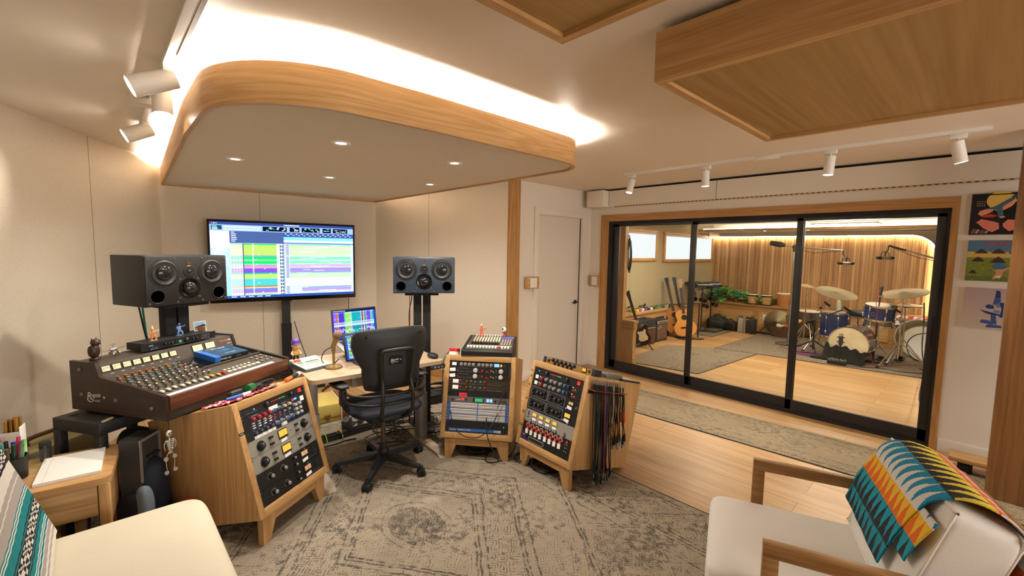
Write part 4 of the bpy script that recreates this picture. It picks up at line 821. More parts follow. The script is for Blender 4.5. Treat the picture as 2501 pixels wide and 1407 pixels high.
# ================================================================ desk
DM=frame(1.465,2.87,0,-95); DZ=.73; desk=thing('standing_desk','beige topped height-adjustable desk with grey metal legs','desk',DM)
mb=MB(); mb.prism(rrect(.985,.68,.045,6,0,.34),DZ-.028,DZ,mat('desk_top',(178,152,124),.5)); mb.build('tabletop',desk)
dleg=mat('desk_leg_grey',(138,134,130),.45,.3)
for s in (-1,1):
    mb=MB(); mb.bb((s*.42-.035,.22,.03),(s*.42+.035,.31,.42),dleg,bev=.003); mb.bb((s*.42-.028,.23,.42),(s*.42+.028,.30,DZ-.03),dleg,bev=.003); mb.build('leg_column',desk)
    mb=MB(); mb.prism([(-.13,0),(-.13,.012),(-.08,.035),(.6,.035),(.65,.012),(.65,0)],s*.42-.04,s*.42+.04,mat('desk_foot',(178,160,140),.45),M=SX); mb.build('foot',desk)
mb=MB(); mb.bb((-.40,.24,DZ-.075),(.40,.30,DZ-.03),dleg); mb.build('crossbar',desk)
mb=MB(); mb.bb((-.22,.03,DZ-.1),(-.08,.3,DZ-.03),mat('drawer_tray',(190,178,162),.5),bev=.004); mb.build('cable_tray',desk)
mb=MB(); mb.bb((.36,-.015,DZ-.062),(.5,.06,DZ-.03),blkp,bev=.01); 
for i in range(3): mb.box(.40+.03*i,-.016,DZ-.045,.012,.002,.008,lgrey)
mb.build('height_control',desk)
def dp(x,y,z=0): return DM@T(x,y,DZ+z)
# cream drum machine
dm=thing('drum_machine','cream desktop drum machine with small buttons on the left of the desk','drum machine',DM@T(-.375,.26,DZ)@RZ(20)@Matrix.Scale(.76,4))
S2=[(0,0.002),(0,.028),(.19,.062),(.24,.068),(.24,.002)]; mb=MB(); mb.prism([(0,.002),(0,.026),(.24,.056),(.24,.002)],-.13,.13,mat('slate_blue',(84,98,112),.5),M=SX); mb.build('base',dm)
mb=MB(); mb.prism([(0,.026),(0,.032),(.185,.058),(.2,.074),(.24,.078),(.24,.056)],-.132,.132,cream,M=SX); mb.build('top_case',dm)
DT=T(0,0,.032)@RX(8.0); mb=MB(DT)
for i in range(5): mb.box(-.02+.028*i,.16,.002,.022,.022,.003,ngrn if i%2 else green)
mb.box(-.085,.16,.002,.05,.026,.003,ngrn); mb.box(-.09,.2,.012,.07,.03,.003,nred,RX(35)); mb.box(.03,.208,.014,.15,.03,.002,paper,RX(35)); mb.box(.03,.12,.001,.14,.006,.002,mat('brown_strip',(110,64,40),.5)); mb.box(-.09,.118,.001,.05,.006,.002,mat('brown_strip',(110,64,40),.5))
mb.build('panel',dm)
for j in range(3):
    for i in range(8-j): inst('small_button',kmesh('dm_btn',lambda mb:mb.box(0,0,.0015,.01,.007,.003,lgrey)),dm,DT@T(-.075+.024*i,.09-.026*j,0))
mc=thing('desk_microphone','brass coloured vintage microphone on a round desk stand','microphone',dp(-.275,.25)); mg=mat('mic_gold',(150,124,78),.4,.6); mgr=mat('mic_grille',(150,116,92),.6,.3,bump=1,bs=500)
mb=MB(); mb.lathe([(0,.0),(.058,0),(.06,.006),(.056,.014),(.02,.022),(.012,.026),(0,.026)],mg,n=32); mb.build('base',mc)
mb=MB(); mb.cyl((0,0,.02),(0,0,.14),.0095,mg); mb.cyl((0,0,.12),(0,0,.17),.014,mg,n=18); mb.build('post',mc)
mb=MB(T(0,0,.165)@RY(18)@RX(14)); mb.cyl((0,0,-.02),(0,0,.045),.014,mg,.019,n=20); mb.cyl((0,0,.045),(0,0,.062),.023,mg,n=20); mb.build('body',mc)
mb=MB(T(0,0,.165)@RY(18)@RX(14)); mb.sup(0,0,.084,.031,.031,.03,mgr,1.); mb.build('grille',mc)
q=dp(-.275,.265,.15).translation; cbl('black cable looping from the desk microphone',[q,q+Vector((-.035,.05,-.03)),q+Vector((-.06,.06,-.09)),q+Vector((-.03,.05,-.138)),q+Vector((.03,.08,-.145)),q+Vector((.12,.2,-.147))],.0035)
bh=thing('bobblehead','bobblehead sports figurine with purple cap on the desk corner','figurine',dp(-.47,.50)@RZ(10)); skin=mat('figure_skin',(222,180,130),.4)
mb=MB(); mb.bb((-.035,-.03,0),(.035,.03,.022),purple,bev=.002); mb.bb((-.034,-.0305,.006),(.034,-.029,.018),whitep); mb.build('base',bh)
mb=MB(); 
for s in (-1,1): mb.tube([(s*.014,0,.022),(s*.013,0,.05),(s*.008,0,.075)],.009,mat('figure_trousers',(40,36,44),.5),n=10); mb.tube([(s*.02,0,.1),(s*.032,-.005,.085),(s*.022,-.018,.075)],.0075,skin,n=8)
mb.build('legs',bh)
mb=MB(); mb.sup(0,0,.09,.022,.015,.026,mat('figure_shirt',(216,170,80),.5),.8); mb.build('shirt',bh)
mb=MB(); mb.sup(0,-.002,.142,.026,.027,.034,skin,.9); mb.sup(0,-.03,.138,.005,.006,.008,skin,1)
for s in (-1,1): mb.sup(s*.010,-.0265,.147,.0035,.002,.0025,blkm,1); mb.sup(s*.026,.0,.14,.004,.006,.009,skin,1)
mb.box(0,-.0275,.124,.014,.002,.003,mat('figure_lips',(150,70,60),.5)); mb.build('head',bh)
mb=MB(); mb.lathe([(.03,.156),(.031,.166),(.027,.182),(.016,.192),(0,.195)],purple,n=24); mb.sup(0,-.024,.159,.022,.018,.004,purple,.8); mb.box(0,-.031,.157,.03,.004,.008,whitep); mb.build('cap',bh)
# laptops
def laptop(M,lb,w,d,ang,draw,keys=True):
    t=thing('laptop',lb,'laptop',M)
    mb=MB(); mb.bb((-w/2,0,0),(w/2,d,.011),mat('laptop_grey',(160,150,142),.4,.5),bev=.003); mb.build('base',t)
    if keys:
        mb=MB(); mb.bb((-w*.4,d*.42,.011),(w*.4,d*.9,.0118),blkm)
        for j in range(5):
            for i in range(13): mb.box(-w*.37+w*.74*i/12,d*(.47+.095*j),.0125,w*.05,d*.075,.0016,blkp)
        mb.build('keyboard',t); mb=MB(); mb.bb((-w*.17,d*.06,.011),(w*.17,d*.38,.0114),grey); mb.build('trackpad',t)
    K=T(0,d-.002,.012)@RX(ang); mb=MB(K); mb.bb((-w/2,0,0),(w/2,.006,d*.97),blkp,bev=.0025); o=mb.build('lid',t)
    mb=MB(K@T(0,-.0006,0)@FACE); draw(mb,w*.97,d*.9,d*.03); mb.build('screen',o); return t
def scr_mix(mb,w,h,v0):
    rr=random.Random(3)
    def q(u0,a,u1,b,c,z=0): mb.cq((u0-.5)*w,v0+(1-b)*h,(u1-.5)*w,v0+(1-a)*h,z,c,scr)
    q(0,0,1,1,(40,62,150)); q(0,0,1,.05,(14,18,60),.0002); cols=[(150,90,226)]*2+[(150,110,90),(170,140,110)]+[(84,40,200)]*4+[(60,210,110)]+[(150,206,90)]*4+[(150,220,230)]+[(30,160,160)]*7+[(150,180,220),(130,40,56),(190,200,120),(70,110,190),(110,180,120)]+[(120,60,220)]*3+[(90,190,170)]*2+[(60,120,180)]
    n=len(cols); 
    for k in range(14): q(.02+.02*k,.015,.034+.02*k,.035,(220,226,250),.0004)
    for i,c in enumerate(cols):
        u=.03+.93*i/n; d=.93/n*.86; q(u,.07,u+d,.92,c,.0002)
        q(u+d*.2,.07,u+d*.8,.11,tuple(min(255,v+60) for v in c),.0004); q(u,.42,u+d,.56,(200,214,240),.0004); q(u+d*.2,.44,u+d*.8,.5,c,.0006)
        q(u+d*.55,.58,u+d*.8,.84,(20,24,50),.0004); q(u+d*.3,.62+.12*rr.random(),u+d*.75,.7+.1*rr.random(),(236,240,250),.0006); q(u,.86,u+d,.88,(236,240,255),.0004)
        if rr.random()<.5: q(u,.2+.1*rr.random(),u+d,.32,tuple(min(255,v+40) for v in c),.0004)
def scr_grid(mb,w,h,v0):
    rr=random.Random(9)
    def q(u0,a,u1,b,c,z=0): mb.cq((u0-.5)*w,v0+(1-b)*h,(u1-.5)*w,v0+(1-a)*h,z,c,scr)
    q(0,0,1,1,(44,80,160)); q(.02,.03,.98,.07,(120,150,220),.0002)
    for j in range(5):
        for i in range(6): q(.06+.155*i,.1+.175*j,.19+.155*i,.25+.175*j,rr.choice(((150,190,236),(120,170,226),(190,210,240),(150,200,110),(90,150,210))),.0003); q(.08+.155*i,.14+.175*j,.15+.155*i,.17+.175*j,(30,40,70),.0005)
LPM=DM@T(.045,.37,DZ+.05)@RZ(8)@RX(14)
laptop(LPM,'open laptop on a raised stand with coloured mixer strips on screen',.385,.255,-22,scr_mix)
ls=thing('laptop_stand','low metal stand under the open laptop','laptop stand',DM@T(.045,.37,DZ-.01)@RZ(8)); mb=MB(); 
for s in (-1,1): mb.prism([(.0,.011),(.0,.016),(.03,.058),(.225,.107),(.235,.102),(.06,.046),(.23,.016),(.23,.011)],s*.11-.006,s*.11+.006,mat('laptop_grey',(160,150,142),.4,.5),M=SX)
mb.build('frame',ls)
tb_=thing('tablet','touchscreen tablet with blue icon grid behind the chair back','tablet',DM@T(-.065,.2,DZ+.045)@RZ(4)@RX(-20)); mb=MB(); mb.bb((-.14,0,0),(.14,.01,.205),blkp,bev=.004); mb.build('case',tb_); mb=MB(T(0,-.0008,0)@FACE); scr_grid(mb,.255,.18,.012); mb.build('screen',tb_); mb=MB(); mb.bb((-.06,-.02,-.046),(.06,.11,-.036),blkp) if False else None; mb.M=RX(20); mb.bb((-.05,-.0,-.0445),(.05,.12,-.038),blkp); mb.bb((-.02,.03,-.04),(.02,.045,.06),blkp); mb.build('easel_foot',tb_)
mb=MB(); mb.prism([(-.01,.001),(.09,.001),(.02,.1)],-.05,.05,blkp,M=SX); mb.bm.free()
kb_=thing('keyboard','slim white computer keyboard beside the chair back','keyboard',dp(.16,.05)@RZ(4)); mb=MB(); mb.bb((-.14,0,0),(.14,.11,.009),lgrey,bev=.003); mb.build('body',kb_); mb=MB()
for j in range(5):
    for i in range(12): mb.box(-.125+.0227*i,.012+.0195*j,.0105,.018,.015,.003,blkp)
mb.build('keys',kb_)
mu=thing('computer_mouse','black computer mouse on the right end of the desk','mouse',dp(.45,.12)); mb=MB(); mb.sup(0,0,.018,.036,.06,.02,blkp,.9); mb.build('body',mu); mb=MB(); mb.bb((-.09,-.1,0),(.09,.1,.003),blkm); mb.build('mouse_pad',mu) if False else mb.bm.free()
# ================================================================ office chair
ch=thing('office_chair','black task chair with curved tube frame and round logo sticker on its back','office chair',T(1.455,2.875,0)@RZ(-5)); cbk=mat('chair_black',(28,29,31),.5,bump=.15,bs=180); ctube=mat('chair_tube',(48,46,42),.38,.5); cseat=mat('chair_seat_navy',(20,24,34),.85,bump=.3,bs=300)
for a in (-136,-64,8,80,152):
    d=Vector((math.cos(R(a+5)),math.sin(R(a+5)),0)); s_=Vector((-d.y,d.x,0)); mb=MB()
    rs=[]
    for t,w,z,h in ((.02,.035,.105,.05),(.12,.03,.098,.038),(.22,.024,.082,.026),(.31,.02,.072,.022)):
        c=d*t; rs.append([c-s_*w+Vector((0,0,z-h*.5)),c+s_*w+Vector((0,0,z-h*.5)),c+s_*w*.75+Vector((0,0,z+h*.5)),c-s_*w*.75+Vector((0,0,z+h*.5))])
    mb.rings(rs,cbk,smooth=False); b=mb.build('base_arm',ch)
    mb=MB(); c=d*.318; f=Vector((math.cos(R(a*1.7)),math.sin(R(a*1.7)),0))
    for k in (-1,1): mb.cyl(c+f*k*.009+Vector((0,0,.03)),c+f*k*.025+Vector((0,0,.03)),.03,blkp,n=20); mb.cyl(c+f*k*.0255+Vector((0,0,.03)),c+f*k*.026+Vector((0,0,.03)),.016,blkg,n=14)
    mb.cyl(c+Vector((0,0,.03)),c+Vector((0,0,.078)),.014,blkp); mb.cyl(c+f*-.008+Vector((0,0,.03)),c+f*.008+Vector((0,0,.03)),.026,blkp); mb.build('caster',ch)
mb=MB(); mb.lathe([(0,.07),(.034,.07),(.042,.09),(.04,.13),(.034,.16),(.028,.165),(.028,.2),(.02,.2),(0,.2)],cbk,n=24); mb.build('hub',ch)
mb=MB(); mb.cyl((0,0,.18),(0,0,.42),.0165,mat('gas_tube',(96,78,62),.35,.6)); mb.build('gas_lift',ch)
mb=MB(); mb.sup(0,.02,.475,.255,.24,.04,cseat,.55,e2=.8); mb.build('seat',ch)
mb=MB(); mb.sup(0,.0,.43,.16,.17,.03,blkp,.5,e2=.5); mb.cyl((0,0,.39),(0,0,.43),.05,blkp); mb.build('seat_mechanism',ch)
# back shell: hexagonal outline, curved around the sitter
outl=[(-.12,1.065),(.12,1.065),(.235,1.05),(.262,1.02),(.268,.95),(.245,.87),(.205,.80),(.2,.70),(.185,.655),(.12,.64),(-.12,.64),(-.185,.655),(-.2,.70),(-.205,.80),(-.245,.87),(-.268,.95),(-.262,1.02),(-.235,1.05)]
by=lambda x,z:-.205-.16*(z-.64)*.35+.9*x*x
def shell(k,off): return [(x*k,by(x*k,.85+(z-.85)*k)+off,.85+(z-.85)*k) for x,z in outl]
mb=MB(); mb.rings([shell(.3,-.012),shell(.7,-.01),shell(.93,-.006),shell(1.,.006),shell(1.,.03),shell(.93,.042),shell(.5,.05)],cbk,cap=(True,True)); o=mb.build('backrest',ch)
mb=MB()
for x,z in ((-.19,1.015),(.19,1.015),(-.165,.685),(.165,.685)): mb.cyl((x,by(x,z)-.003,z),(x,by(x,z)-.014,z),.007,blkg,n=12)
mb.build('screws',o)
mb=MB()
for s in (-1,1): mb.tube([(s*.1,-.262,.925),(s*.108,-.262,.9),(s*.105,-.25,.8),(s*.098,-.243,.72),(s*.105,-.262,.64),(s*.108,-.262,.56),(s*.105,-.24,.48),(s*.075,-.16,.42),(s*.04,-.08,.40),(s*.02,-.02,.4)],.0135,ctube,n=10)
mb.tube([(-.108,-.262,.9),(-.1,-.268,.925),(-.05,-.272,.93),(.05,-.272,.93),(.1,-.268,.925),(.108,-.262,.9)],.0135,ctube,n=10); mb.build('back_frame',ch)
for z,dz in ((.622,.0),(.562,-.002)):
    mb=MB(); mb.tube([(-.285,.0,z+.004),(-.27,-.11,z),(-.2,-.2,z),(-.1,-.236,z),(0,-.245,z),(.1,-.236,z),(.2,-.2,z),(.27,-.11,z),(.285,.0,z+.004)],.0105,ctube,n=10); mb.build('hoop',ch)
for s in (-1,1):
    mb=MB(); mb.bb((s*.285-.018,-.05,.53),(s*.285+.018,.02,.645),blkp,bev=.008); mb.build('arm_bracket',ch)
    mb=MB(); mb.sup(s*.29,.05,.66,.048,.125,.018,blkp,.6,e2=.7,rot=RX(-3)); mb.build('armrest',ch)
mb=MB(T(0,-.2065-.056*.21,.85)); LBp=T(0,-.0145,-.012); mb.box(0,-.012,0,.09,.0015,.058,mat('sticker_black',(7,7,7),.5,spec=.2)); script_logo(mb,.72,T(0,-.0134,0)@FACE); mb.build('logo_sticker',o)
# ================================================================ armchair with woven throw
AM=frame(1.975,.575,0,110.6); arm_=thing('armchair','low armchair with white cushions and square oak arms, woven throw on its back','armchair',AM)
mb=MB(); mb.sup(0,.165,.335,.30,.345,.092,leather2,.16,e2=.34,nu=64,nv=30); mb.build('seat_cushion',arm_)
BC=T(0,.52,.60)@RX(-17.5)
mb=MB(BC); mb.sup(0,0,0,.305,.088,.215,leather2,.14,e2=.16,nu=64,nv=44); o=mb.build('back_cushion',arm_)
mb=MB(BC)
for y in (-.082,.082): mb.tube([(x,y,z) for x,z in rrect(.594,.416,.03,5)],.0055,leather2,closed=True,sub=2)
mb.build('piping',o)
for s in (-1,1):
    mb=MB(); mb.bb((s*.345-.019,0,0),(s*.345+.019,.05,.555),teak,bev=.002); mb.build('front_leg',arm_)
    mb=MB(); mb.bb((s*.345-.019,0,.555),(s*.345+.019,.68,.603),teak,bev=.002); mb.build('arm_rail',arm_)
    mb=MB(T(s*.345,.62,.3)@RX(-17)); mb.bb((-.019,-.025,-.31),(.019,.025,.42),teak); mb.build('rear_leg',arm_)
    mb=MB(); mb.bb((s*.345-.015,.05,.2),(s*.345+.015,.6,.25),teak); mb.build('side_rail',arm_)
for z in (.3,.44,.58,.70):
    mb=MB(T(0,.655+(z-.45)*.31,z)@RX(-17)); mb.bb((-.326,-.01,-.03),(.326,.012,.03),teak,bev=.002); mb.build('back_slat',arm_)
mb=MB(); mb.bb((-.33,.03,.2),(.33,.05,.25),teak); mb.build('front_rail',arm_)
# throw: grid draped over the back cushion, colours woven in
prof=[(-.105,z) for z in [-.135+.012*k for k in range(25)]]+[(-.105+.03*math.sin(R(a))*0-.0+.107*(1-math.cos(R(a))),.153+.082*math.sin(R(a))) for a in range(6,181,6)]+[(.109,.153-.012*k) for k in range(1,18)]
arcs=[0]
for a,b in zip(prof,prof[1:]): arcs.append(arcs[-1]+math.hypot(b[0]-a[0],b[1]-a[1]))
TL_=((30,140,160),(38,40,44)); BANDS=[(0,.085,(38,40,44),(28,132,152)),(.085,.18,(38,40,44),(30,146,170)),(.18,.265,(224,110,42),(232,190,60)),(.265,.36,(222,216,210),(34,134,172)),(.36,.45,(40,42,48),(232,206,72)),(.45,.53,(218,98,60),(232,228,222)),(.53,.62,(40,130,170),(230,226,220)),(.62,.9,(226,110,50),(40,42,48))]
def bandc(s,x):
    for a,b,c1,c2 in BANDS:
        if a<=s<b:
            t=(s-a)/(b-a); ph=(x/.052+.35*t)%1.0
            return c1 if abs(2*ph-1)<1-t*.94-.02 else c2
    return BANDS[-1][2]
def drape(mb,x0,x1,i0,i1,off,nx,fold=.006,hem=.0):
    X=[x0+(x1-x0)*k/nx for k in range(nx+1)]
    def P(i,x):
        f=i; a=int(min(len(prof)-2,max(0,math.floor(f)))); t=f-a; y=prof[a][0]*(1-t)+prof[a+1][0]*t; z=prof[a][1]*(1-t)+prof[a+1][1]*t
        j0=max(0,a-1); j1=min(len(prof)-1,a+2); tx,tz=prof[j1][0]-prof[j0][0],prof[j1][1]-prof[j0][1]; l=math.hypot(tx,tz); w=off+fold*(.5+.5*math.sin(x*38+a*.2))*(1 if a<30 else .4)+(.002*math.sin(a*.35+x*9))
        return (x,y-tz/l*w*(1),z+tx/l*w)
    st=.5; I=[i0+st*k for k in range(int((i1-i0)/st)+1)]
    def sk(i,x): q=P(i,x); return (q[0]+.34*max(0,min(.5,arcs[int(i)]-.12)),q[1],q[2])
    g=[[mb.V(sk(i,x)) for x in X] for i in I]
    for a in range(len(I)-1):
        i=I[a]+st/2; fi=int(i); s=arcs[fi]+(arcs[min(fi+1,len(arcs)-1)]-arcs[fi])*(i-fi)
        for k in range(nx): 
            x=(X[k]+X[k+1])/2; c=bandc(s,x)
            mb.Fc([g[a][k],g[a][k+1],g[a+1][k+1],g[a+1][k]],dye,True,rgb(c))
th=thing('woven_throw','colourful zigzag woven throw in teal, black, orange and yellow over the armchair back','throw blanket',AM@BC)
mb=MB(); drape(mb,-.325,.155,1,len(prof)-2,.011,130,.0025); o=mb.build('blanket',th); md=o.modifiers.new('s','SOLIDIFY'); md.thickness=.006; md.offset=1
mb=MB(); drape(mb,.13,.26,9,24,.006,40,.002); o=mb.build('folded_flap',th); md=o.modifiers.new('s','SOLIDIFY'); md.thickness=.005; md.offset=1
# ================================================================ white lounge seat at the lower left
LM=T(-.06,1.78,0); ls_=thing('lounge_seat','cream upholstered lounge seat at the lower left under the striped blanket','lounge seat',LM)
mb=MB(); mb.sup(0,.02,.36,.38,.64,.098,leather,.16,e2=.34,nu=64,nv=30); mb.build('seat_cushion',ls_)
BK=T(-.272,0,.63)@RY(-19)
mb=MB(BK); mb.sup(0,.02,0,.085,.62,.27,leather,.25,e2=.4,nu=48,nv=20); mb.build('back_cushion',ls_)
for x in (-.3,.3):
    for y in (-.5,.55): mb=MB(); mb.cyl((x,y,0),(x,y,.27),.02,oakz,.026); mb.build('leg',ls_)
mb=MB(); mb.bb((-.34,-.56,.24),(.34,.6,.28),oakx); mb.build('seat_frame',ls_)
wh,gy,te,bl=(206,200,190),(158,150,144),(22,118,124),(30,28,32)
SB=[(0,.03,wh),(.03,.045,gy),(.045,.06,wh),(.06,.09,gy),(.09,.1,wh),(.1,.112,te),(.112,.118,wh),(.118,.13,te),(.13,.136,wh),(.136,.165,te),(.165,.172,bl),(.172,.182,te),(.182,.19,bl),(.19,.245,'p'),(.245,.252,bl),(.252,.266,te),(.266,.273,bl),(.273,.32,te),(.32,.327,wh),(.327,.335,te),(.335,.342,wh),(.342,.355,te),(.355,.395,gy),(.395,.40,wh),(.40,.412,gy),(.412,.42,wh),(.42,.45,gy),(.45,.52,wh),(.52,.53,bl),(.53,.6,'p'),(.6,.62,wh),(.62,.7,te),(.7,.8,gy),(.8,.9,te)]
sprof=[(.108,-.215+.01*k) for k in range(40)]+[(.108*math.cos(R(a)),.185+.11*math.sin(R(a))) for a in range(8,181,8)]+[(-.108,.18-.02*k) for k in range(10)]
sp_=thing('striped_blanket','teal, grey and black striped blanket draped over the lounge seat back','throw blanket',LM@BK); mb=MB(); ny=150; ac=0; Ys=[-.55+1.2*k/ny for k in range(ny+1)]
rw=[[mb.V((p[0]+.0025*math.sin(y*9+p[1]*3)+.0008*math.sin(y*90),y,p[1])) for y in Ys] for p in sprof]
for i in range(len(sprof)-1):
    ds=math.hypot(sprof[i+1][0]-sprof[i][0],sprof[i+1][1]-sprof[i][1]); s=ac+ds/2; ac+=ds
    n_=max(1,int(ds/.0045))
    for k in range(ny):
        a0,b0,a1,b1=rw[i][k],rw[i][k+1],rw[i+1][k],rw[i+1][k+1]
        prev=(a0,b0)
        for q_ in range(n_):
            t=(q_+1)/n_; nx_=(a1,b1) if q_==n_-1 else tuple(mb.bm.verts.new(u.co.lerp(v.co,t)) for u,v in ((a0,a1),(b0,b1)))
            ss=(ac-ds+ds*(q_+.5)/n_)*1.5; c=gy
            for a,b,cc in SB:
                if a<=ss<b: c=cc; break
            if c=='p': c=wh if ((k//2+int((ss-a)/.008))%3==0 or (k//2-int((ss-a)/.008))%4==0) else bl
            mb.Fc([prev[0],prev[1],nx_[1],nx_[0]],dye,True,rgb(c)); prev=nx_
o=mb.build('blanket',sp_); bmesh_=None
# ================================================================ side table and what stands on it
TM=T(-.2,2.86,0)@RZ(-7); ta=thing('side_table','small oak side table with drawer holding the white notepad','side table',TM); TZ=.55
mb=MB(); mb.prism(rrect(.46,.42,.035,6),TZ-.03,TZ,oakx); mb.build('tabletop',ta)
for sx in (-1,1):
    for sy in (-1,1): mb=MB(); mb.bb((sx*.205-.02,sy*.185-.02,0),(sx*.205+.02,sy*.185+.02,TZ-.03),oakz,bev=.006); mb.build('leg',ta)
    mb=MB(); mb.bb((sx*.205-.012,-.165,.3),(sx*.205+.012,.165,TZ-.03),oaky); mb.build('side_panel',ta)
mb=MB(); mb.bb((-.182,-.198,.375),(.182,-.18,TZ-.034),wood('ribbed_oak',(196,160,110),(140,104,62),axis=0,s=.7),bev=.003); mb.build('drawer',ta)
mb=MB(); mb.bb((-.19,-.17,.12),(.19,.17,.14),oakx); mb.build('lower_shelf',ta)
NP=TM@T(.075,-.0,TZ+.0005)@RZ(3)
npd=thing('notepad','thick white ruled notepad on the side table','notepad',NP); mb=MB(); mb.bb((-.108,-.15,0),(.108,.15,.013),paper); mb.build('pages',npd); mb=MB(); mb.bb((-.08,-.149,.0131),(-.0793,.149,.0134),pink); 
for k in range(24): mb.bb((-.107,-.14+.0118*k,.0131),(.107,-.1397+.0118*k,.0133),mat('rule_blue',(230,232,236),.8))
mb.build('ruled_lines',npd)
def pen(M,lb,m,cap,l=.145,r=.0052,cat_='pen',nm='pen',grp=None):
    t=thing(nm,lb,cat_,M,grp); mb=MB(); mb.cyl((0,0,0),(0,0,l*.68),r,m,n=10); mb.build('barrel',t); mb=MB(); mb.cyl((0,0,l*.66),(0,0,l),r*1.12,cap,r,n=10); mb.build('cap',t); return t
CP=TM@T(-.115,.0,TZ+.0005); cu=thing('pen_cup','black pen cup stuffed with coloured markers on the side table','pen cup',CP); mb=MB(); mb.lathe([(0,0),(.048,0),(.054,.1),(.051,.1),(.046,.004),(0,.004)],blkp,n=28); mb.build('cup',cu)
cols=[('green',(36,140,84)),('lime green',(120,220,90)),('pink',(220,60,110)),('bright blue',(36,60,220)),('black',(24,24,26)),('orange',(232,130,60)),('lilac',(170,130,200)),('red',(206,50,48)),('teal',(40,150,150)),('brown',(96,74,50)),('dark green',(20,70,50)),('grey',(120,110,110))]
for i,(nm_,c_) in enumerate(cols):
    a=2*PI*i/len(cols); m=mat('marker_'+nm_.replace(' ','_'),c_,.35); rr_=.03 if i%2 else .02
    pen(CP@T(rr_*.7*math.cos(a),rr_*.7*math.sin(a),.004)@RZ(math.degrees(a))@RY(9),nm_+' marker standing in the black pen cup',m,m,.15+.012*(i%3),.007,'marker','marker','markers in the pen cup')
PB=TM@T(-.14,.165,TZ+.0005)@RZ(-6); bx=thing('pencil_box','tall white box of gold tipped pens lettered VIN on the side table','box',PB); mb=MB()
for lo,hi in (((-.032,-.032,0),(.032,-.03,.17)),((-.032,.03,0),(.032,.032,.19)),((-.032,-.032,0),(-.03,.032,.17)),((.03,-.032,0),(.032,.032,.19)),((-.032,-.032,0),(.032,.032,.003))): mb.bb(lo,hi,paper)
mb.build('carton',bx); mb=MB(); mb.text('VIN',.034,blkm,T(.006,-.033,.13)@FACE@RZ(-90),'L'); mb.text('N',.026,blkm,T(-.018,-.033,.1)@FACE@RZ(-90),'L'); mb.build('lettering',bx)
gld=mat('gold_tip',(190,140,60),.3,.6)
for i in range(9): pen(PB@T(-.018+.018*(i%3),-.018+.018*(i//3),.004)@RX(-2+i%3),'gold tipped pen in the tall white box',gld,brass if i%2 else gld,.215+.006*(i%3),.0065,'pen','pen','gold tipped pens in the white box')
bo=thing('spray_bottle','small black cylinder bottle at the back of the side table','bottle',TM@T(-.02,.165,TZ+.0005)@T(-.02,0,0)); mb=MB(); mb.lathe([(0,0),(.021,0),(.021,.06),(0,.06)],blkp,n=24); mb.build('body',bo); mb=MB(); mb.lathe([(0,.06),(.0215,.06),(.0215,.088),(.02,.09),(0,.09)],blkm,n=24); mb.build('cap',bo)
gb=thing('drinking_glass','small clear glass between pen cup and black bottle on side table','glass',TM@T(-.052,.085,TZ+.0005)); mb=MB(); mb.lathe([(0,.003),(.026,.003),(.03,.09),(.0285,.09),(.0245,.006)],glassm,n=24); mb.build('glass',gb)
fb=thing('framed_card','thin dark framed card lying left of the notepad on side table','frame',TM@T(-.105,-.12,TZ+.0005)@RZ(0)); mb=MB(); mb.bb((-.022,-.06,0),(.022,.1,.012),mat('frame_brown',(96,66,40),.5),bev=.002); mb.bb((-.016,-.054,.012),(.016,.094,.0125),dgrey); mb.build('frame',fb)
for x,y,h,r,m,lb in ((-.1,-.05,.1,.06,blkp,'black bowl on the lower shelf of the side table'),(.1,-.06,.07,.03,whitep,'small white jar on the lower shelf of the side table')):
    t=thing('bowl' if r>.05 else 'jar',lb,'bowl' if r>.05 else 'jar',TM@T(x,y,.1405)); mb=MB(); mb.lathe([(0,0),(r*.7,0),(r,h),(r*.95,h),(r*.66,.006),(0,.006)],m,n=24); mb.build('body',t)
    if r<.05: mb=MB(); mb.lathe([(0,h),(r*1.02,h),(r*1.02,h+.012),(0,h+.012)],lgrey,n=20); mb.build('lid',t)
# ================================================================ under and beside the console
stl=thing('equipment_stand','low black steel table carrying the left end of the tape console','stand',CM@T(-.34,.475,-.701)); mb=MB(); mb.bb((-.185,-.16,.625),(.2,.165,.688),blkp,bev=.004); mb.cyl((-.13,.1,.688),(-.13,.1,.6888),.02,blkm,n=20); mb.build('top',stl)
for x in (-.165,.18):
    for y in (-.14,.145): mb=MB(); mb.bb((x-.02,y-.02,0),(x+.02,y+.02,.625),blkp,bev=.003); mb.build('leg',stl)
mb=MB(); mb.sup(0,0,0,.035,.012,.0035,mat('torn_card',(190,168,140),.8),.7); one(mb,'paper_scrap','torn scrap of tan card on the black stand beside the console','paper scrap',CM@T(-.475,.33,-.0085)@RZ(20))
twd=mat('tweed_yellow',(196,172,92),.85,var=.15,vs=300,bump=.3,bs=500); twg=mat('tweed_tan',(176,164,118),.85,var=.12,vs=260,bump=.3,bs=400)
am=thing('guitar_amp','tan tweed covered amplifier on the floor behind the black stand','amplifier',frame(-.17,3.42,0,-50)); mb=MB(); mb.bb((-.2,0,0),(.2,.24,.5),twg,bev=.012); mb.build('cabinet',am); mb=MB(); mb.tube([(-.09,.12,.5),(-.08,.12,.535),(.08,.12,.535),(.09,.12,.5)],.012,mat('leather_brown',(86,58,40),.5)); mb.build('handle',am)
mb=MB(); mb.bb((-.16,-.004,.06),(.16,0,.3),mat('grille_brown',(120,100,74),.9,var=.2,vs=200)); mb.build('grille',am)
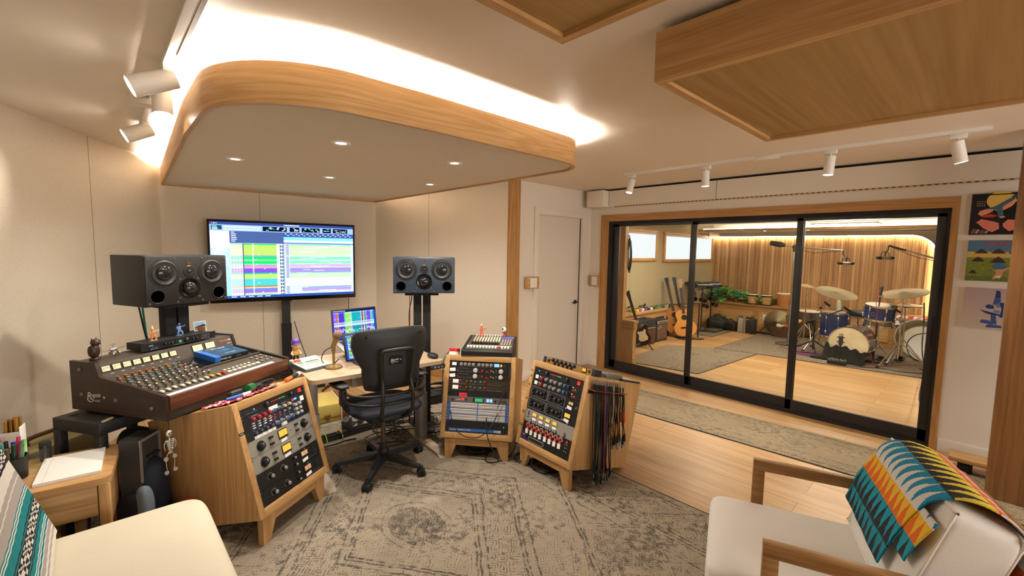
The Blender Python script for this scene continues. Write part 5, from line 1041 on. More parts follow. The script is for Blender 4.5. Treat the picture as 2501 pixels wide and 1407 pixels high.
bp_=thing('backpack','dark navy backpack with pale grey panel standing between side table and left rack','backpack',T(.14,2.965,0)@RZ(-60)); mb=MB(); mb.sup(0,0,.24,.105,.075,.24,navy,.6,e2=.6); mb.build('body',bp_); mb=MB(); mb.sup(.075,-.06,.2,.045,.035,.16,mat('pack_grey',(120,136,150),.8),.7); mb.build('side_pocket',bp_); mb=MB(); mb.sup(0,-.075,.2,.08,.035,.13,navy,.6); mb.build('front_pocket',bp_); mb=MB(); mb.tube([(-.03,0,.47),(-.02,0,.5),(.02,0,.5),(.03,0,.47)],.008,blkm); mb.build('grab_handle',bp_)
mb2=None
sb=thing('soft_case','black padded soft case standing under the console','case',CM@T(-.31,.36,-.7)); mb=MB(); mb.sup(0,0,.29,.06,.12,.29,mat('case_fabric',(30,28,26),.85,bump=.3,bs=300),.4,e2=.5); mb.build('body',sb); mb=MB(); mb.tube([(-.03,-.12,.4),(-.03,-.15,.38),(-.03,-.15,.22),(-.03,-.12,.2)],.008,blkm); mb.build('handle',sb)
ac_=thing('aluminium_case','small open aluminium edged case standing under the console front','case',CM@T(-.40,.16,-.701)@RZ(20)); 
mb=MB(); mb.bb((-.07,0,.0),(.07,.1,.6),dgrey); mb.build('shell',ac_); mb=MB()
for x in (-.07,.07): mb.bb((x-.006,-.006,.38),(x+.006,.0,.6),silv)
for z in (.38,.594): mb.bb((-.07,-.006,z-.006),(.07,0,z+.006),silv)
mb.build('metal_edging',ac_); mb=MB(); mb.tube([(-.03,-.006,.5),(-.03,-.025,.5),(.03,-.025,.5),(.03,-.006,.5)],.006,blkp); mb.build('handle',ac_)
rb=thing('red_bag','small red fabric bag on the floor against the left rack','bag',CM@T(-.37,-.04,-.701)); mb=MB(); mb.sup(0,0,.13,.04,.05,.13,mat('bag_red',(150,24,22),.7),.5); mb.build('body',rb)
# ================================================================ on the left rack
def onA(x,y,z=0): return rkA@T(x,y,RKH+z)
ban=dyed('bandana_cloth',.9,bump=300); mb=MB(); nx,ny=46,12; g=[[mb.V((-.26+.36*i/nx,.03+.2*j/ny+.012*math.sin(i*.6),.004+.008*abs(math.sin(i*.9+j*.7))+.006*(math.sin(i*.37)**2))) for j in range(ny+1)] for i in range(nx+1)]
for i in range(nx):
    for j in range(ny): mb.Fc([g[i][j],g[i+1][j],g[i+1][j+1],g[i][j+1]],ban,True,rgb(((196,44,72),(226,206,200),(206,70,96),(60,40,44))[(i*i+3*j*j+i*j)%7%4] if i<34 else ((200,196,180),(90,130,90),(206,60,80))[(i+j*2)%3]))
o=one(mb,'bandana','crumpled pink and white bandana on top of the left rack','cloth',onA(0,0)); md=o.modifiers.new('s','SOLIDIFY'); md.thickness=.002; md.offset=1
def lying(x,y,a,lb,m,cap,l,r,z=.014): return pen(onA(x,y,z+r)@RZ(a)@RX(90),lb,m,cap,l,r,'marker','marker')
lying(-.21,.1,62,'white marker with blue cap end lying on the bandana',blue,whitep,.12,.009)
lying(.16,.05,112,'black marker with orange tip on the right of the left rack top',orange,blkp,.14,.012,.004)
lying(.255,.09,114,'fat white marker on the right end of the left rack top',blkp,whitep,.15,.014,.001)
t=thing('tape_gun','black and green tape roll holder on the bandana','tape',onA(-.11,.11,.016)); mb=MB(); mb.sup(-.03,0,.022,.045,.025,.02,blkp,.6); mb.build('holder',t); mb=MB(); mb.cyl((.02,-.03,.026),(.075,-.01,.026),.024,mat('foil_green',(40,110,60),.25,.3),n=18); mb.build('green_roll',t)
t=thing('glasses_case','long glossy black case lying on the left rack top','case',onA(.06,.12,.012)@RZ(12)); mb=MB(); mb.sup(0,0,.022,.105,.03,.02,blkg,.6,e2=.8); mb.build('shell',t)
# ================================================================ on the middle rack
XM=frame(2.17,2.578,.772,-138.5); mx_=thing('audio_mixer','compact digital mixer with ten white faders on the middle rack','mixer',XM)
mb=MB(); mb.prism([(0,0),(0,.035),(.02,.045),(.4,.085),(.4,-.09)],-.2,.2,blkp,M=SX); mb.build('case',mx_)
MP=T(0,.02,.0455)@RX(math.degrees(math.atan2(.04,.38))); mb=MB(MP); mb.bb((-.175,.012,.0),(.185,.365,.002),mat('mixer_panel',(96,90,82),.45,.4)); mb.bb((-.175,.09,.002),(.185,.102,.003),cream); mb.bb((.085,.3,.002),(.18,.345,.004),emit('lcd_mixer',(130,140,236),.9)); mb.build('panel',mx_)
for i in range(10):
    u=-.15+.023*i+.01; inst('channel_fader',kmesh('mx_fader',lambda mb:(mb.bb((-.006,-.0,.002),(.006,.19,.004),cream),mb.bb((-.0075,-.012,.002),(.0075,.03,.016),blkp))),mx_,MP@T(u,.14,0))
    inst('knob',kmesh('mx_cap',lambda mb:mb.cyl((0,0,0),(0,0,.014),.007,whitep,.006,n=10)),mx_,MP@T(u,.355,.002))
for i in range(14): inst('push_button',kmesh('mx_btn_%d'%(i==10),lambda mb:mb.bb((-.008,-.02,.002),(.008,.02,.01),red if i==10 else (whitep),bev=.002)),mx_,MP@T(-.158+.0245*i,.055,0))
for j in range(6):
    for i in range(4): inst('small_button',kmesh('mx_sb',lambda mb:mb.bb((-.006,-.006,.002),(.006,.006,.008),lgrey,bev=.0015)),mx_,MP@T(.1+.021*i,.13+.026*j,0))
led(mx_,0,0,blkp) if False else None
mb=MB(MP); mb.bb((.17,.2,.002),(.183,.235,.01),red); mb.build('red_key',mx_)
t=thing('tin','round red and white lidded tin beside the small mixer','tin',rkM@T(-.225,.06,RKH)); mb=MB(); mb.lathe([(0,0),(.042,0),(.042,.028),(0,.028)],whitep,n=32); mb.build('body',t); mb=MB(); mb.lathe([(0,.028),(.044,.028),(.044,.048),(.04,.052),(0,.052)],red,n=32); mb.build('lid',t)
figure('toy_figure','orange red long-eared toy creature standing behind the small mixer',XM@T(-.1,.37,.082),mat('toy_coral',(222,110,80),.5),mat('toy_coral',(222,110,80),.5),.1,1)
t=figure('eyeball_toy','small red toy with a big eyeball head on the mixer back edge',XM@T(.1,.36,.081),mat('toy_red',(176,44,44),.5),mat('toy_red',(176,44,44),.5),.075,0)
mb=MB(); mb.sup(-.004,-.004,.068,.021,.021,.021,whitep,1); mb.build('eyeball',t); mb=MB(); mb.sup(-.012,-.018,.073,.01,.006,.01,blkm,1); mb.build('pupil',t)
pk_=rkM@T(-.235,-.004,.05+UH*1)
for a,b,lb in (((-.2,.195),(.16,.24),'black patch cable drooping across the front of the middle rack'),):
    cbl(lb,[rkM@Vector((-.205,-.004,.2)),rkM@Vector((-.19,-.03,.15)),rkM@Vector((-.12,-.05,.05)),rkM@Vector((-.02,-.055,.018)),rkM@Vector((.07,-.05,.05)),rkM@Vector((.13,-.03,.13)),rkM@Vector((.16,-.006,.2))],.0038,sub=6)
cbl('black patch cable hanging from the patch bays to the floor',[rkM@Vector((.075,-.006,.165)),rkM@Vector((.08,-.03,.1)),rkM@Vector((.1,-.04,.02)),rkM@Vector((.14,-.04,-.06)),rkM@Vector((.19,-.03,-.14))],.0045,sub=6)
cbl('thin black cable running from the mixer down the middle rack front',[XM@Vector((.2,.1,.03)),rkM@Vector((.24,-.01,.52)),rkM@Vector((.2,-.015,.38)),rkM@Vector((.155,-.02,.235))],.003,sub=6)
cbl('black cable with plug hanging down the left edge of the middle rack',[rkM@Vector((-.262,.05,.65)),rkM@Vector((-.285,-.012,.58)),rkM@Vector((-.283,-.015,.38)),rkM@Vector((-.28,-.015,.3))],.0035,extra=lambda mb:mb.cyl(rkM@Vector((-.28,-.015,.36)),rkM@Vector((-.28,-.015,.28)),.008,blkp))
# ================================================================ on the right rack
GM=rkR@T(.03,.05,RKH+.001)@RZ(-1); t=thing('preamp','gold fronted one unit preamp lying on top of the right rack','audio unit',GM); mb=MB(); mb.bb((-.245,0,0),(.245,.004,.044),ggold); mb.bb((-.225,.004,.001),(.225,.1,.043),blkp)
for s in (-1,1): mb.bb((s*.237-.014,-.002,0),(s*.237+.014,.002,.044),blkp)
ticks(mb,-.2,.004,24,.015,blkm); mb.build('case',t)
for i in range(6): knob(t,-.15+.042*i,.031,.0095,.016,blkp,blkp,blkp); knob(t,-.13+.042*i,.013,.0085,.016,blkp,blkp,blkp) if i<5 else None
knob(t,-.195,.022,.012,.012); knob(t,-.165,.034,.009,.012,nred,nred); meter(t,.155,.024,.03,.024,glow_y); pc(t,'rocker_switch',.2,.024,.012,.018,.005,blkp)
t=thing('metal_box','flat grey ribbed metal box at the right rear of the right rack top','box',rkR@T(.145,.2,RKH+.001)@RZ(4)); mb=MB(); mb.bb((-.12,0,0),(.12,.2,.035),mat('box_grey_green',(120,122,110),.4,.5),bev=.003); [mb.bb((-.11,-.0015,.006+.006*k),(.11,0,.008+.006*k),dgrey) for k in range(4)]; mb.build('body',t)
t=thing('notebook','black spiral notebook sticking out at the rear of right rack top','notebook',rkR@T(.2,.47,RKH+.001)@RZ(-8)); mb=MB(); mb.bb((-.08,-.09,0),(.1,.09,.014),blkp,bev=.002); mb.bb((-.07,-.08,.014),(.085,.08,.0145),lgrey); mb.build('cover',t)
mb=MB(rkR); mb.bb((.2776,.015,.535),(.325,.40,.539),mat('comb_rust',(150,62,40),.5)); mb.bb((.2776,.015,.51),(.2796,.40,.539),blkm); one(mb,'cable_hanger','orange edged cable comb bracket on the side of the right rack','cable hanger')
colr={'black':cable,'green':gcab,'red':redcab,'blue':mat('cable_blue',(40,70,150),.5),'teal':mat('cable_teal',(30,90,90),.5),'purple':purcab,'cream':mat('cable_cream',(190,176,140),.5)}
def pcable(y,dx,cn,zend,kind,lb,grp):
    top=rkR@Vector((.3+dx,y,.55)); m=colr[cn]; z0=top.z; w=lambda a:rnd.uniform(-a,a)
    off=Vector((w(.004),w(.004),0)); pts=[top+Vector((0,0,.03)),top,top+Vector((.002,-.004,-.08)),top+off+Vector((w(.005),-.006+w(.004),-.5*(z0-zend))),top+off+Vector((w(.02),-.008+w(.02),zend-z0))]
    mb=MB(); mb.tube(pts,.0033,m,n=6,sub=4); o=one(mb,'patch_cable',lb,'cable',None,grp)
    pm={'tt':silv,'brass':brass,'xlr':blkp}[kind]
    mb=MB(); mb.cyl(top+Vector((0,0,.0)),top+Vector((0,0,.03)),.0052,m if cn!='black' else blkp,n=8); mb.cyl(top+Vector((0,0,.03)),top+Vector((0,0,.058)),.0028,silv if rnd.random()<.6 else brass,n=7); mb.build('plug',o)
    e=pts[-1]; mb=MB()
    if kind=='xlr': mb.cyl(e,e+Vector((0,0,-.05)),.0075,blkp,.0105,n=12); mb.cyl(e+Vector((0,0,-.05)),e+Vector((0,0,-.08)),.0098,silv,n=12)
    else: mb.cyl(e,e+Vector((0,0,-.03)),.0055,pm if kind=='brass' else m,n=8); mb.cyl(e+Vector((0,0,-.03)),e+Vector((0,0,-.056)),.003,pm,n=7)
    mb.build('plug',o)
LBK='long black patch cable hanging on the side of the right rack'; GRP='patch cables on the right rack'
for i in range(30):
    y=.032+.0058*i; cn='black'
    if i in (7,9): cn='green' if i==7 else 'teal'
    if i==17: cn='red'
    if i in (13,20): cn='blue'
    lb={'black':LBK,'green':'long green patch cable hanging on the right rack','teal':'long teal patch cable hanging on the right rack','red':'long red patch cable hanging on the right rack','blue':'long blue patch cable hanging on the right rack'}[cn]
    pcable(y,.003+.01*(i%3),cn,.10+rnd.uniform(-.05,.05),'tt',lb,GRP if cn in('black','blue') else None)
for i in range(10): pcable(.215+.009*i,.004+.01*(i%2),'cream' if i in (3,4) else 'black',.40+rnd.uniform(-.03,.03),'brass','cream brass-plugged short patch cable on the right rack' if i in (3,4) else 'short black patch cable with brass plug on the right rack','short brass plug cables on the right rack')
for i in range(7): pcable(.268+.016*i,.006+.012*(i%2),'black',.30+rnd.uniform(-.02,.02),'xlr','black adapter cable with fat silver-tipped connector on the right rack','adapter cables on the right rack')
q=rkR@Vector((.312,.385,.5)); t=thing('lanyard','orange pouch on a dark lanyard at the rear of the cable comb','lanyard',T(q)); mb=MB(); mb.tube([(0,0,.04),(.003,-.004,-.1),(.003,.006,-.2)],.004,dgrey); mb.tube([(.0,.012,.04),(.004,.014,-.1),(.003,.006,-.2)],.004,colr['teal']); mb.build('strap',t); mb=MB(); mb.bb((-.008,-.018,-.17),(.008,.022,-.1),orange,bev=.003); mb.build('pouch',t)
q=rkR@Vector((.28,.2,.0)); 
# ================================================================ on the floor under the desk
a=az(855.5,1024); b=az(775,1040); ex=(b-a).normalized(); ey=Vector((ex.y,-ex.x,0)); ey=ey if ey.dot(Vector((0,1,0)))>0 else -ey
GCm=Matrix(((-ex.x,ey.x,0,a.x),(-ex.y,ey.y,0,a.y),(0,0,1,0),(0,0,0,1))); gc=thing('guitar_case','yellow tweed guitar case with brass latches lying under the desk','guitar case',GCm)
mb=MB(); mb.bb((-1.02,0,.004),(-.06,.4,.172),twd,bev=.012); mb.build('tweed_body',gc); mb=MB(); mb.bb((-.075,-.003,.002),(0,.403,.175),mat('leather_end',(126,74,40),.5),bev=.012); mb.build('leather_end',gc)
mb=MB(); mb.bb((-.08,-.006,.0),(-.07,.404,.178),cream); mb.bb((-1.0,-.003,.05),(-.08,0,.056),brass); mb.build('binding',gc)
for x in (-.2,-.62): mb=MB(); mb.bb((x-.025,-.012,.05),(x+.025,0,.085),brass,bev=.004); mb.cyl((x,-.014,.04),(x,0,.04),.016,brass); mb.build('latch',gc)
mb=MB(); mb.tube([(-.4,-.004,.09),(-.39,-.03,.08),(-.33,-.03,.08),(-.32,-.004,.09)],.009,mat('leather_end',(126,74,40),.5)); mb.build('handle',gc)
ps=az(832,1070); t=thing('power_strip','black power strip with red lit switch on the rug under the desk','power strip',T(ps.x,ps.y,.0095)@RZ(38)); mb=MB(); mb.bb((-.03,-.03,0),(.40,.03,.045),blkp,bev=.005); mb.build('body',t); mb=MB(); mb.box(0,0,.047,.03,.03,.006,blkp); mb.cyl((.005,0,.05),(.005,0,.053),.009,glow_r); mb.build('lit_switch',t)
def adapter(M,lb,m,a,b,c): t=thing('power_adapter',lb,'power adapter',M); mb=MB(); mb.bb((-a,-b,0),(a,b,c),m,bev=.005); mb.build('body',t); mb=MB(); mb.cyl((a,0,c*.5),(a+.025,0,c*.5),.006,m); mb.build('plug',t)
PSM=T(ps.x,ps.y,.055)@RZ(38)
adapter(PSM@T(.11,0,0)@RY(-12),'black power adapter standing in the power strip',dgrey,.04,.03,.075); adapter(PSM@T(.25,.01,0),'square white power adapter in the power strip',whitep,.035,.03,.05)
w_=az(860,1050); t=thing('cable_connector','white multipin connector on the cable bundle under the desk','connector',T(w_.x,w_.y,.012)@RZ(35)); mb=MB(); mb.bb((-.05,-.025,0),(.05,.025,.035),cream,bev=.008); mb.cyl((-.06,0,.018),(-.05,0,.018),.018,lgrey,n=16); mb.build('shell',t)
bd=[az(783,1075,.03),az(815,1066,.03),az(850,1056,.03),az(905,1040,.03),az(960,1028,.03)]
for k in range(5): cbl('black cable in the tied bundle left under the desk',[p+Vector((0,.016*k-.03,.008*(k%2)+.003*k)) for p in bd],.0085,None,grp='tied cable bundle under the desk')
tie=mat('tie_lime',(170,220,60),.5); mb=MB()
for lb,px,py in (('lime green cable tie on the left of the floor bundle',794,1072),('lime green cable tie nearer the white connector',832,1062)):
    p=az(px,py,.03); mb=MB(); mb.tube([p+Vector((0,-.045,0)),p+Vector((0,0,.036)),p+Vector((0,.055,.02)),p+Vector((0,.05,-.018)),p+Vector((0,-.04,-.02))],.0035,tie,closed=True,n=5); one(mb,'cable_tie',lb,'cable tie')
cbl('plum coloured thick cable running behind the guitar case end',[az(858,1002,.02),az(885,1012,.02),az(915,1020,.02),az(960,1030,.02),az(1000,1030,.02)],.012,plum)
cbl('thick plum cable rising behind the guitar case',[az(788,955,.05),az(800,945,.18),az(812,940,.2),az(830,938,.2),az(848,935,.2)],.014,plum)
cbl('long black cable running left along the rug from the power strip',[az(788,1093,.013),az(820,1085,.013),az(845,1076,.013),az(870,1071,.02)],.006)
rnd.seed(4)
TG='black cables tangled on the floor under the desk'
for i in range(26):
    c=az(rnd.uniform(930,1075),rnd.uniform(1005,1085),.012); r_=rnd.uniform(.06,.19); n_=rnd.randint(7,11); pts=[]
    for k in range(n_): a=2*PI*k/n_*rnd.choice((1,1.0)); rr_=r_*rnd.uniform(.7,1.25); pts.append((c.x+rr_*math.cos(a),c.y+rr_*.8*math.sin(a),.014+.006*(i%4)+rnd.uniform(0,.02)))
    cbl('loop of black cable in the tangle under the desk',pts,rnd.uniform(.0035,.0055),cable if i%6 else mat('cable_grey',(70,66,62),.5),grp=TG)
def coil(lb,c,rx,ry,turns,dz,r,m=None,grow=.12,jit=.02,grp=None):
    pts=[]
    for k in range(turns*9+1): a=2*PI*k/9; g_=1+grow*math.sin(k*.37)+rnd.uniform(-jit,jit); pts.append((c[0]+rx*g_*math.cos(a),c[1]+ry*g_*math.sin(a),c[2]+dz*(.5+.5*math.sin(k*.23)))) 
    return cbl(lb,pts,r,m,grp=grp,sub=4)
for i in range(0):
    c=az(rnd.uniform(1290,1345),rnd.uniform(1140,1165),.0); pts=[]
    for k in range(9): a=2*PI*k/8; rr_=.1+.012*i; pts.append((c.x+.05+rr_*math.cos(a),c.y+rr_*.9*math.sin(a),.014+.008*(i%4)))
    cbl('coil of black cable on the rug under the right rack',pts,.0045,grp='cable coils under the right rack')
q=az(1325,1155); coil('big loose coil of black cable on the rug under the right rack',(q.x+.1,q.y+.02,.014),.11,.1,6,.03,.0045,grow=.3)
q=az(1290,1145); coil('smaller coil of black cable at the left legs of the right rack',(q.x+.09,q.y+.1,.014),.08,.08,4,.02,.0045,grow=.25)
q=az(1165,1105); coil('coil of black cable on the rug under the middle rack',(q.x+.06,q.y+.05,.014),.14,.13,6,.03,.0045,grow=.3)
for i in range(0):
    c=az(rnd.uniform(1140,1200),rnd.uniform(1095,1120),.0); pts=[]
    for k in range(9): a=2*PI*k/8; rr_=.1+.014*i; pts.append((c.x+.04+rr_*math.cos(a),c.y+.03+rr_*.8*math.sin(a),.014+.008*(i%3)))
    cbl('coil of black cable on the rug under the middle rack',pts,.0045,grp='cable coils under the middle rack')
cbl('loose black cable loop on the rug between the middle and right racks',[az(1200,1090,.02),az(1185,1122,.012),az(1205,1130,.012),az(1245,1115,.012),az(1262,1080,.015)],.0055)
for i,(px,py) in enumerate(((1072,975),(1078,985))):
    c=az(px,py,.0); 
c=az(1062,985,.0); t=thing('equipment_shelf','low black shelf box on the floor under the right end of the desk','shelf',T(c.x+.02,c.y+.05,0)@RZ(-10)); mb=MB(); mb.bb((-.22,-.1,.0),(.2,.12,.09),blkp,bev=.004); mb.build('box',t); mb=MB(); mb.bb((-.22,-.12,.1),(.2,.12,.115),dgrey); mb.build('lid',t)
coil('coiled black cable resting on the low shelf under the desk',(c.x+.05,c.y+.02,.125),.11,.09,7,.06,.007,grow=.06,jit=.005)
# ================================================================ pictures and switches
def lp(y0,z1,lb,draw,edge,sx_=.8):
    t=thing('picture',lb,'picture',T(WX,0,0)); s=.313; y1=y0-s
    mb=MB(); mb.bb((-.018,y1,z1-s),(-.0015,y0,z1),edge); mb.build('frame',t)
    M=Matrix(((0,0,-1,-.0186),(-1,0,0,y0),(0,1,0,z1-s),(0,0,0,1))); mb=MB(M@Matrix.Scale(s,4)@Matrix.Diagonal((sx_,1,1,1))); draw(mb); mb.build('print',t)
def d1(mb):
    mb.cq(.02,.02,1.23,.98,0,(28,26,28),dyep); mb.cpoly([(.62+.3*math.cos(R(a)),.82+.22*math.sin(R(a))) for a in range(0,360,15)],.001,(226,190,96),dyep); mb.cq(.02,.955,1.23,.98,.0015,(28,26,28),dyep)
    mb.cpoly([(.16,.5),(.2,.58),(.45,.66),(.5,.6),(.42,.53),(.24,.46)],.003,(226,150,120),dyep); mb.cpoly([(.5,.6),(.7,.72),(.9,.86),(.95,.8),(.76,.62),(.6,.54)],.003,(226,150,120),dyep)
    mb.cpoly([(.22,.6),(.5,.68),(.86,.9),(.9,.84),(.66,.66),(.7,.46),(.76,.4),(.6,.4),(.55,.6),(.4,.62)],.004,(70,100,120),dyep); mb.cpoly([(.2,.46),(.44,.5),(.58,.46),(.5,.42),(.3,.42)],.0035,(190,60,50),dyep); mb.cpoly([(.62,.44),(.74,.44),(.7,.4),(.64,.4)],.005,(226,150,120),dyep)
    for k in range(12): mb.cq(.12+.05*(k%4),.7+.05*(k//4),.15+.05*(k%4),.715+.05*(k//4),.002,(210,190,130),dyep)
    mb.cpoly([(.14,.3),(.25,.38),(.5,.32),(.62,.28),(.64,.14),(.5,.06),(.3,.16),(.2,.26)],.003,(222,130,110),dyep); mb.cpoly([(.7,.26),(.8,.36),(.97,.34),(.98,.12),(.84,.08),(.72,.18)],.003,(222,130,110),dyep)
    for k in range(7): mb.cpoly([(.04+.05*k,.04),(.1+.05*k,.16-.01*k),(.13+.05*k,.14-.01*k),(.08+.05*k,.03)],.002+.0003*k,((190,60,50),(60,110,90),(226,150,120),(50,90,120))[k%4],dyep)
    mb.cpoly([(.82,.9),(.9,.95),(.98,.94),(.98,.86),(.88,.86)],.005,(70,80,66),dyep)
def d2(mb):
    mb.cq(0,0,1.25,1,0,(120,132,60),dyep); mb.cq(0,.72,1.25,1,.001,(86,120,150),dyep); mb.cq(0,.58,1.25,.72,.001,(206,176,96),dyep); mb.cq(0,.0,1.25,.12,.001,(96,112,56),dyep)
    rr=random.Random(2)
    for k in range(70): x,y=rr.random()*.96,rr.random()*.56; mb.cq(x,y,x+.02+.03*rr.random(),y+.012,.0015+.00001*k,rr.choice(((150,150,70),(176,150,80),(80,100,60),(120,80,50),(190,180,120))),dyep)
    for x,y,w,h in ((.15,.68,.3,.12),(.5,.68,.32,.12),(.86,.68,.2,.1),(.1,.48,.3,.12),(.5,.46,.34,.15),(.06,.18,.2,.09)): mb.cpoly([(x,y),(x+w*.3,y+h*.7),(x+w*.5,y+h),(x+w*.7,y+h*.7),(x+w,y)],.003,(70,52,44),dyep)
    mb.cpoly([(.55,.34),(.62,.46),(.78,.46),(.85,.36),(.74,.28)],.004,(70,110,150),dyep)
    mb.cpoly([(.5,.34),(.62,.27),(.68,.3),(.78,.3),(.92,.36),(.93,.33),(.8,.24),(.78,.12),(.72,.05),(.7,.14),(.62,.04),(.58,.08),(.66,.22)],.005,(206,150,110),dyep); mb.cpoly([(.64,.13),(.76,.15),(.74,.1),(.66,.08)],.006,(230,226,210),dyep)
    for k in range(14): mb.cq(.36+.04*k,.89,.385+.04*k,.95,.003,(200,70,70),dyep)
    for k in range(18): mb.cq(.05+.05*k,.8+.05*((k*7)%3),.07+.05*k,.81+.05*((k*7)%3),.003,(50,70,90),dyep)
def d3(mb):
    for k in range(20): g=k/19; mb.cq(0,k/20,1.4,(k+1)/20,0,(int(206-26*g),int(190-30*g),int(176-16*g)),dyep)
    b1,b2,b3=(70,92,150),(44,62,118),(110,130,178)
    mb.cpoly([(.72,.6),(.78,.92),(.88,.9),(.9,.62)],.002,b1,dyep); mb.cpoly([(.78,.78),(.77,.95),(.86,.95),(.88,.78)],.003,b2,dyep); mb.cpoly([(.86,.66),(.98,.66),(.98,.3),(.9,.3),(.94,.5)],.002,b2,dyep); mb.cpoly([(.54,.55),(.62,.61),(.74,.58),(.76,.5),(.6,.5)],.004,b2,dyep)
    mb.cpoly([(.42,.46),(.5,.45),(.92,.37),(.93,.33),(.6,.37)],.004,b2,dyep); mb.cpoly([(.45,.16),(.5,.22),(.72,.2),(.78,.12),(.5,.13)],.003,b1,dyep); mb.cpoly([(.6,.06),(.66,.12),(.98,.1),(.98,.04),(.62,.03)],.003,b1,dyep); mb.cpoly([(.7,.36),(.82,.34),(.86,.12),(.72,.14)],.0025,b1,dyep); mb.cpoly([(.76,.47),(.9,.46),(.88,.4),(.78,.42)],.005,b3,dyep); mb.cpoly([(.85+.05*math.cos(R(a)),.6+.06*math.sin(R(a))) for a in range(0,360,30)],.006,b3,dyep)
lp(.096,2.087,'top picture by the glass wall, winged figure under a yellow moon',d1,blkp); lp(.09,1.73,'middle picture by the glass wall, dark hills and a bather in green fields',d2,lgrey); lp(.085,1.363,'bottom picture by the glass wall, blue microscope on pale ground',d3,whitep,.71)
def switch(M,lb,n_):
    t=thing('light_switch',lb,'light switch',M); mb=MB(); mb.bb((-.1,-.05,-.072),(.1,-.001,.072),oakx,bev=.003); mb.build('oak_box',t); mb=MB(); mb.bb((-.058,-.055,-.058),(.058,-.05,.058),whitep,bev=.002); mb.build('cover_plate',t)
    for k in range(n_): mb=MB(); mb.bb((-.045+.05*k,-.059,-.034),(-.008+.05*k,-.055,.034),whitep,bev=.002); mb.build('rocker',t)
switch(T(3.83,DY-.0205,1.203),'double light switch on an oak block left of the white door',2); switch(T(WX-.001,3.635,1.19)@RZ(-90)@Matrix.Diagonal((.75,1,1,1)),'light switch on an oak block right of the white door',2)
t=thing('low_oak_bench','low oak plank on a black metal bracket at the foot of the right wall','bench',T(4.70,-.12,0)); mb=MB(); mb.bb((-.12,-.5,.085),(.06,.19,.12),oaky,bev=.008); mb.build('plank',t); mb=MB()
for y in (.06,): mb.bb((-.1,y,.012),(-.09,y+.08,.085),blkm); mb.bb((-.1,y,.0),(.03,y+.08,.012),blkm); mb.bb((-.1,y,.073),(.03,y+.08,.085),blkm); mb.cyl((-.115,y+.04,.045),(-.1,y+.04,.045),.025,blkg,n=18)
mb.build('bracket',t)
# ================================================================ the live room behind the glass
LW=4.25; XS=10.35; XB=9.97; BZ=.545
zl=ax(1900,545,9.0).z; zc=ax(1900,561,9.15).z
live_wall=mat('live_fabric_wall',(168,154,124),.9,spec=.1,var=.05,vs=60); live_grey=mat('live_grey_wall',(142,132,116),.9,spec=.1)
mb=MB(); mb.bb((5.14,LW,0),(10.5,LW+.12,2.7),live_wall)
mb.build('wall_live_left')['kind']='structure'
mb=MB(); mb.bb((XS+.02,-1.3,0),(XS+.12,LW,2.7),live_grey); mb.build('wall_live_far')['kind']='structure'
mb=MB(); mb.bb((5.14,-1.42,0),(10.47,-1.3,2.7),live_wall); mb.build('wall_live_right')['kind']='structure'
mb=MB(); mb.bb((5.144,-1.3,zl),(8.95,LW,zl+.1),ceilm); mb.bb((8.85,-1.3,zl),(8.95,LW,2.6),ceilm); mb.bb((8.95,-1.3,2.5),(10.5,LW,2.6),ceilm); mb.build('ceiling_live')['kind']='structure'
# slatted wall with glowing edge
tones=[wood('slat_tone_%d'%i,a,b,axis=2,s=.7) for i,(a,b) in enumerate((((206,164,114),(178,134,86)),((196,152,102),(166,122,76)),((184,140,94),(154,112,70)),((218,178,128),(190,146,98)),((190,146,98),(160,116,72))))]
mb=MB(); y=LW; rs=random.Random(8); AR=.36; YR=.53; ZT=1.95
while y>YR:
    w=rs.choice((.022,.03,.04,.052)); y0=max(y-w,YR); yc=(y+y0)/2; zt=ZT if yc>YR+AR else ZT-AR+math.sqrt(max(0,AR*AR-(YR+AR-yc)**2))
    d=rs.choice((.0,.006,.012,.018)); mb.bb((XS-.03-d,y0+.002,.5),(XS+.02,y-.0005,zt),rs.choice(tones)); y=y0
o=mb.build('wall_slats'); o['kind']='structure'; o['label']='vertical oak slat wall of mixed tones'
arcp=[(YR+AR-AR*math.cos(R(a)),ZT-AR+AR*math.sin(R(a))) for a in range(0,91,9)]
YZ=Matrix(((0,0,1,0),(1,0,0,0),(0,1,0,0),(0,0,0,1)))
mb=MB(); mb.prism([(LW,ZT+.012),(YR+AR,ZT+.012)]+[(a-.012*math.cos(R(t)),b+.012*math.sin(R(t))) for (a,b),t in list(zip(arcp,range(0,91,9)))[::-1]]+[(YR-.012,.5),(-1.3,.5),(-1.3,2.5),(LW,2.5)],XS-.11,XS-.085,live_grey,M=YZ)
o=mb.build('trim_6'); o['kind']='structure'; o['label']='grey surround panel with rounded cutout around the slat wall'
mb=MB(); mb.tube([(XS-.09,LW-.01,ZT+.004),(XS-.09,YR+AR,ZT+.004)]+[(XS-.09,a-.004,b+.004) for a,b in arcp[::-1]]+[(XS-.09,YR-.004,.58)],.009,emit('slat_led',(255,234,200),70.),sub=3,n=8)
one(mb,'edge_light_strip','glowing light strip curving around the edge of the slat wall','light strip')
cl=thing('ceiling_canopy','long wood edged ceiling canopy with glowing cove above the slat wall','ceiling canopy')
mb=MB(); mb.bb((9.15,-1.2,zc),(10.12,4.06,zc+.02),live_grey); mb.bb((XS-.118,-1.25,zc+.03),(XS-.112,LW-.01,2.49),white); mb.bb((9.15,-1.2,zc+.02),(10.12,4.06,zc+.028),white); mb.build('fabric_panel',cl)  # white upright board added to catch the cove glow
mb=MB(); mb.bb((9.13,-1.2,zc-.008),(9.15,4.08,zc+.03),oakt); mb.bb((10.12,-1.2,zc-.012),(10.14,4.08,zc+.03),oakt); mb.bb((9.6,4.06,zc-.1),(10.14,4.09,zc+.08),oakx); mb.build('oak_edge',cl)
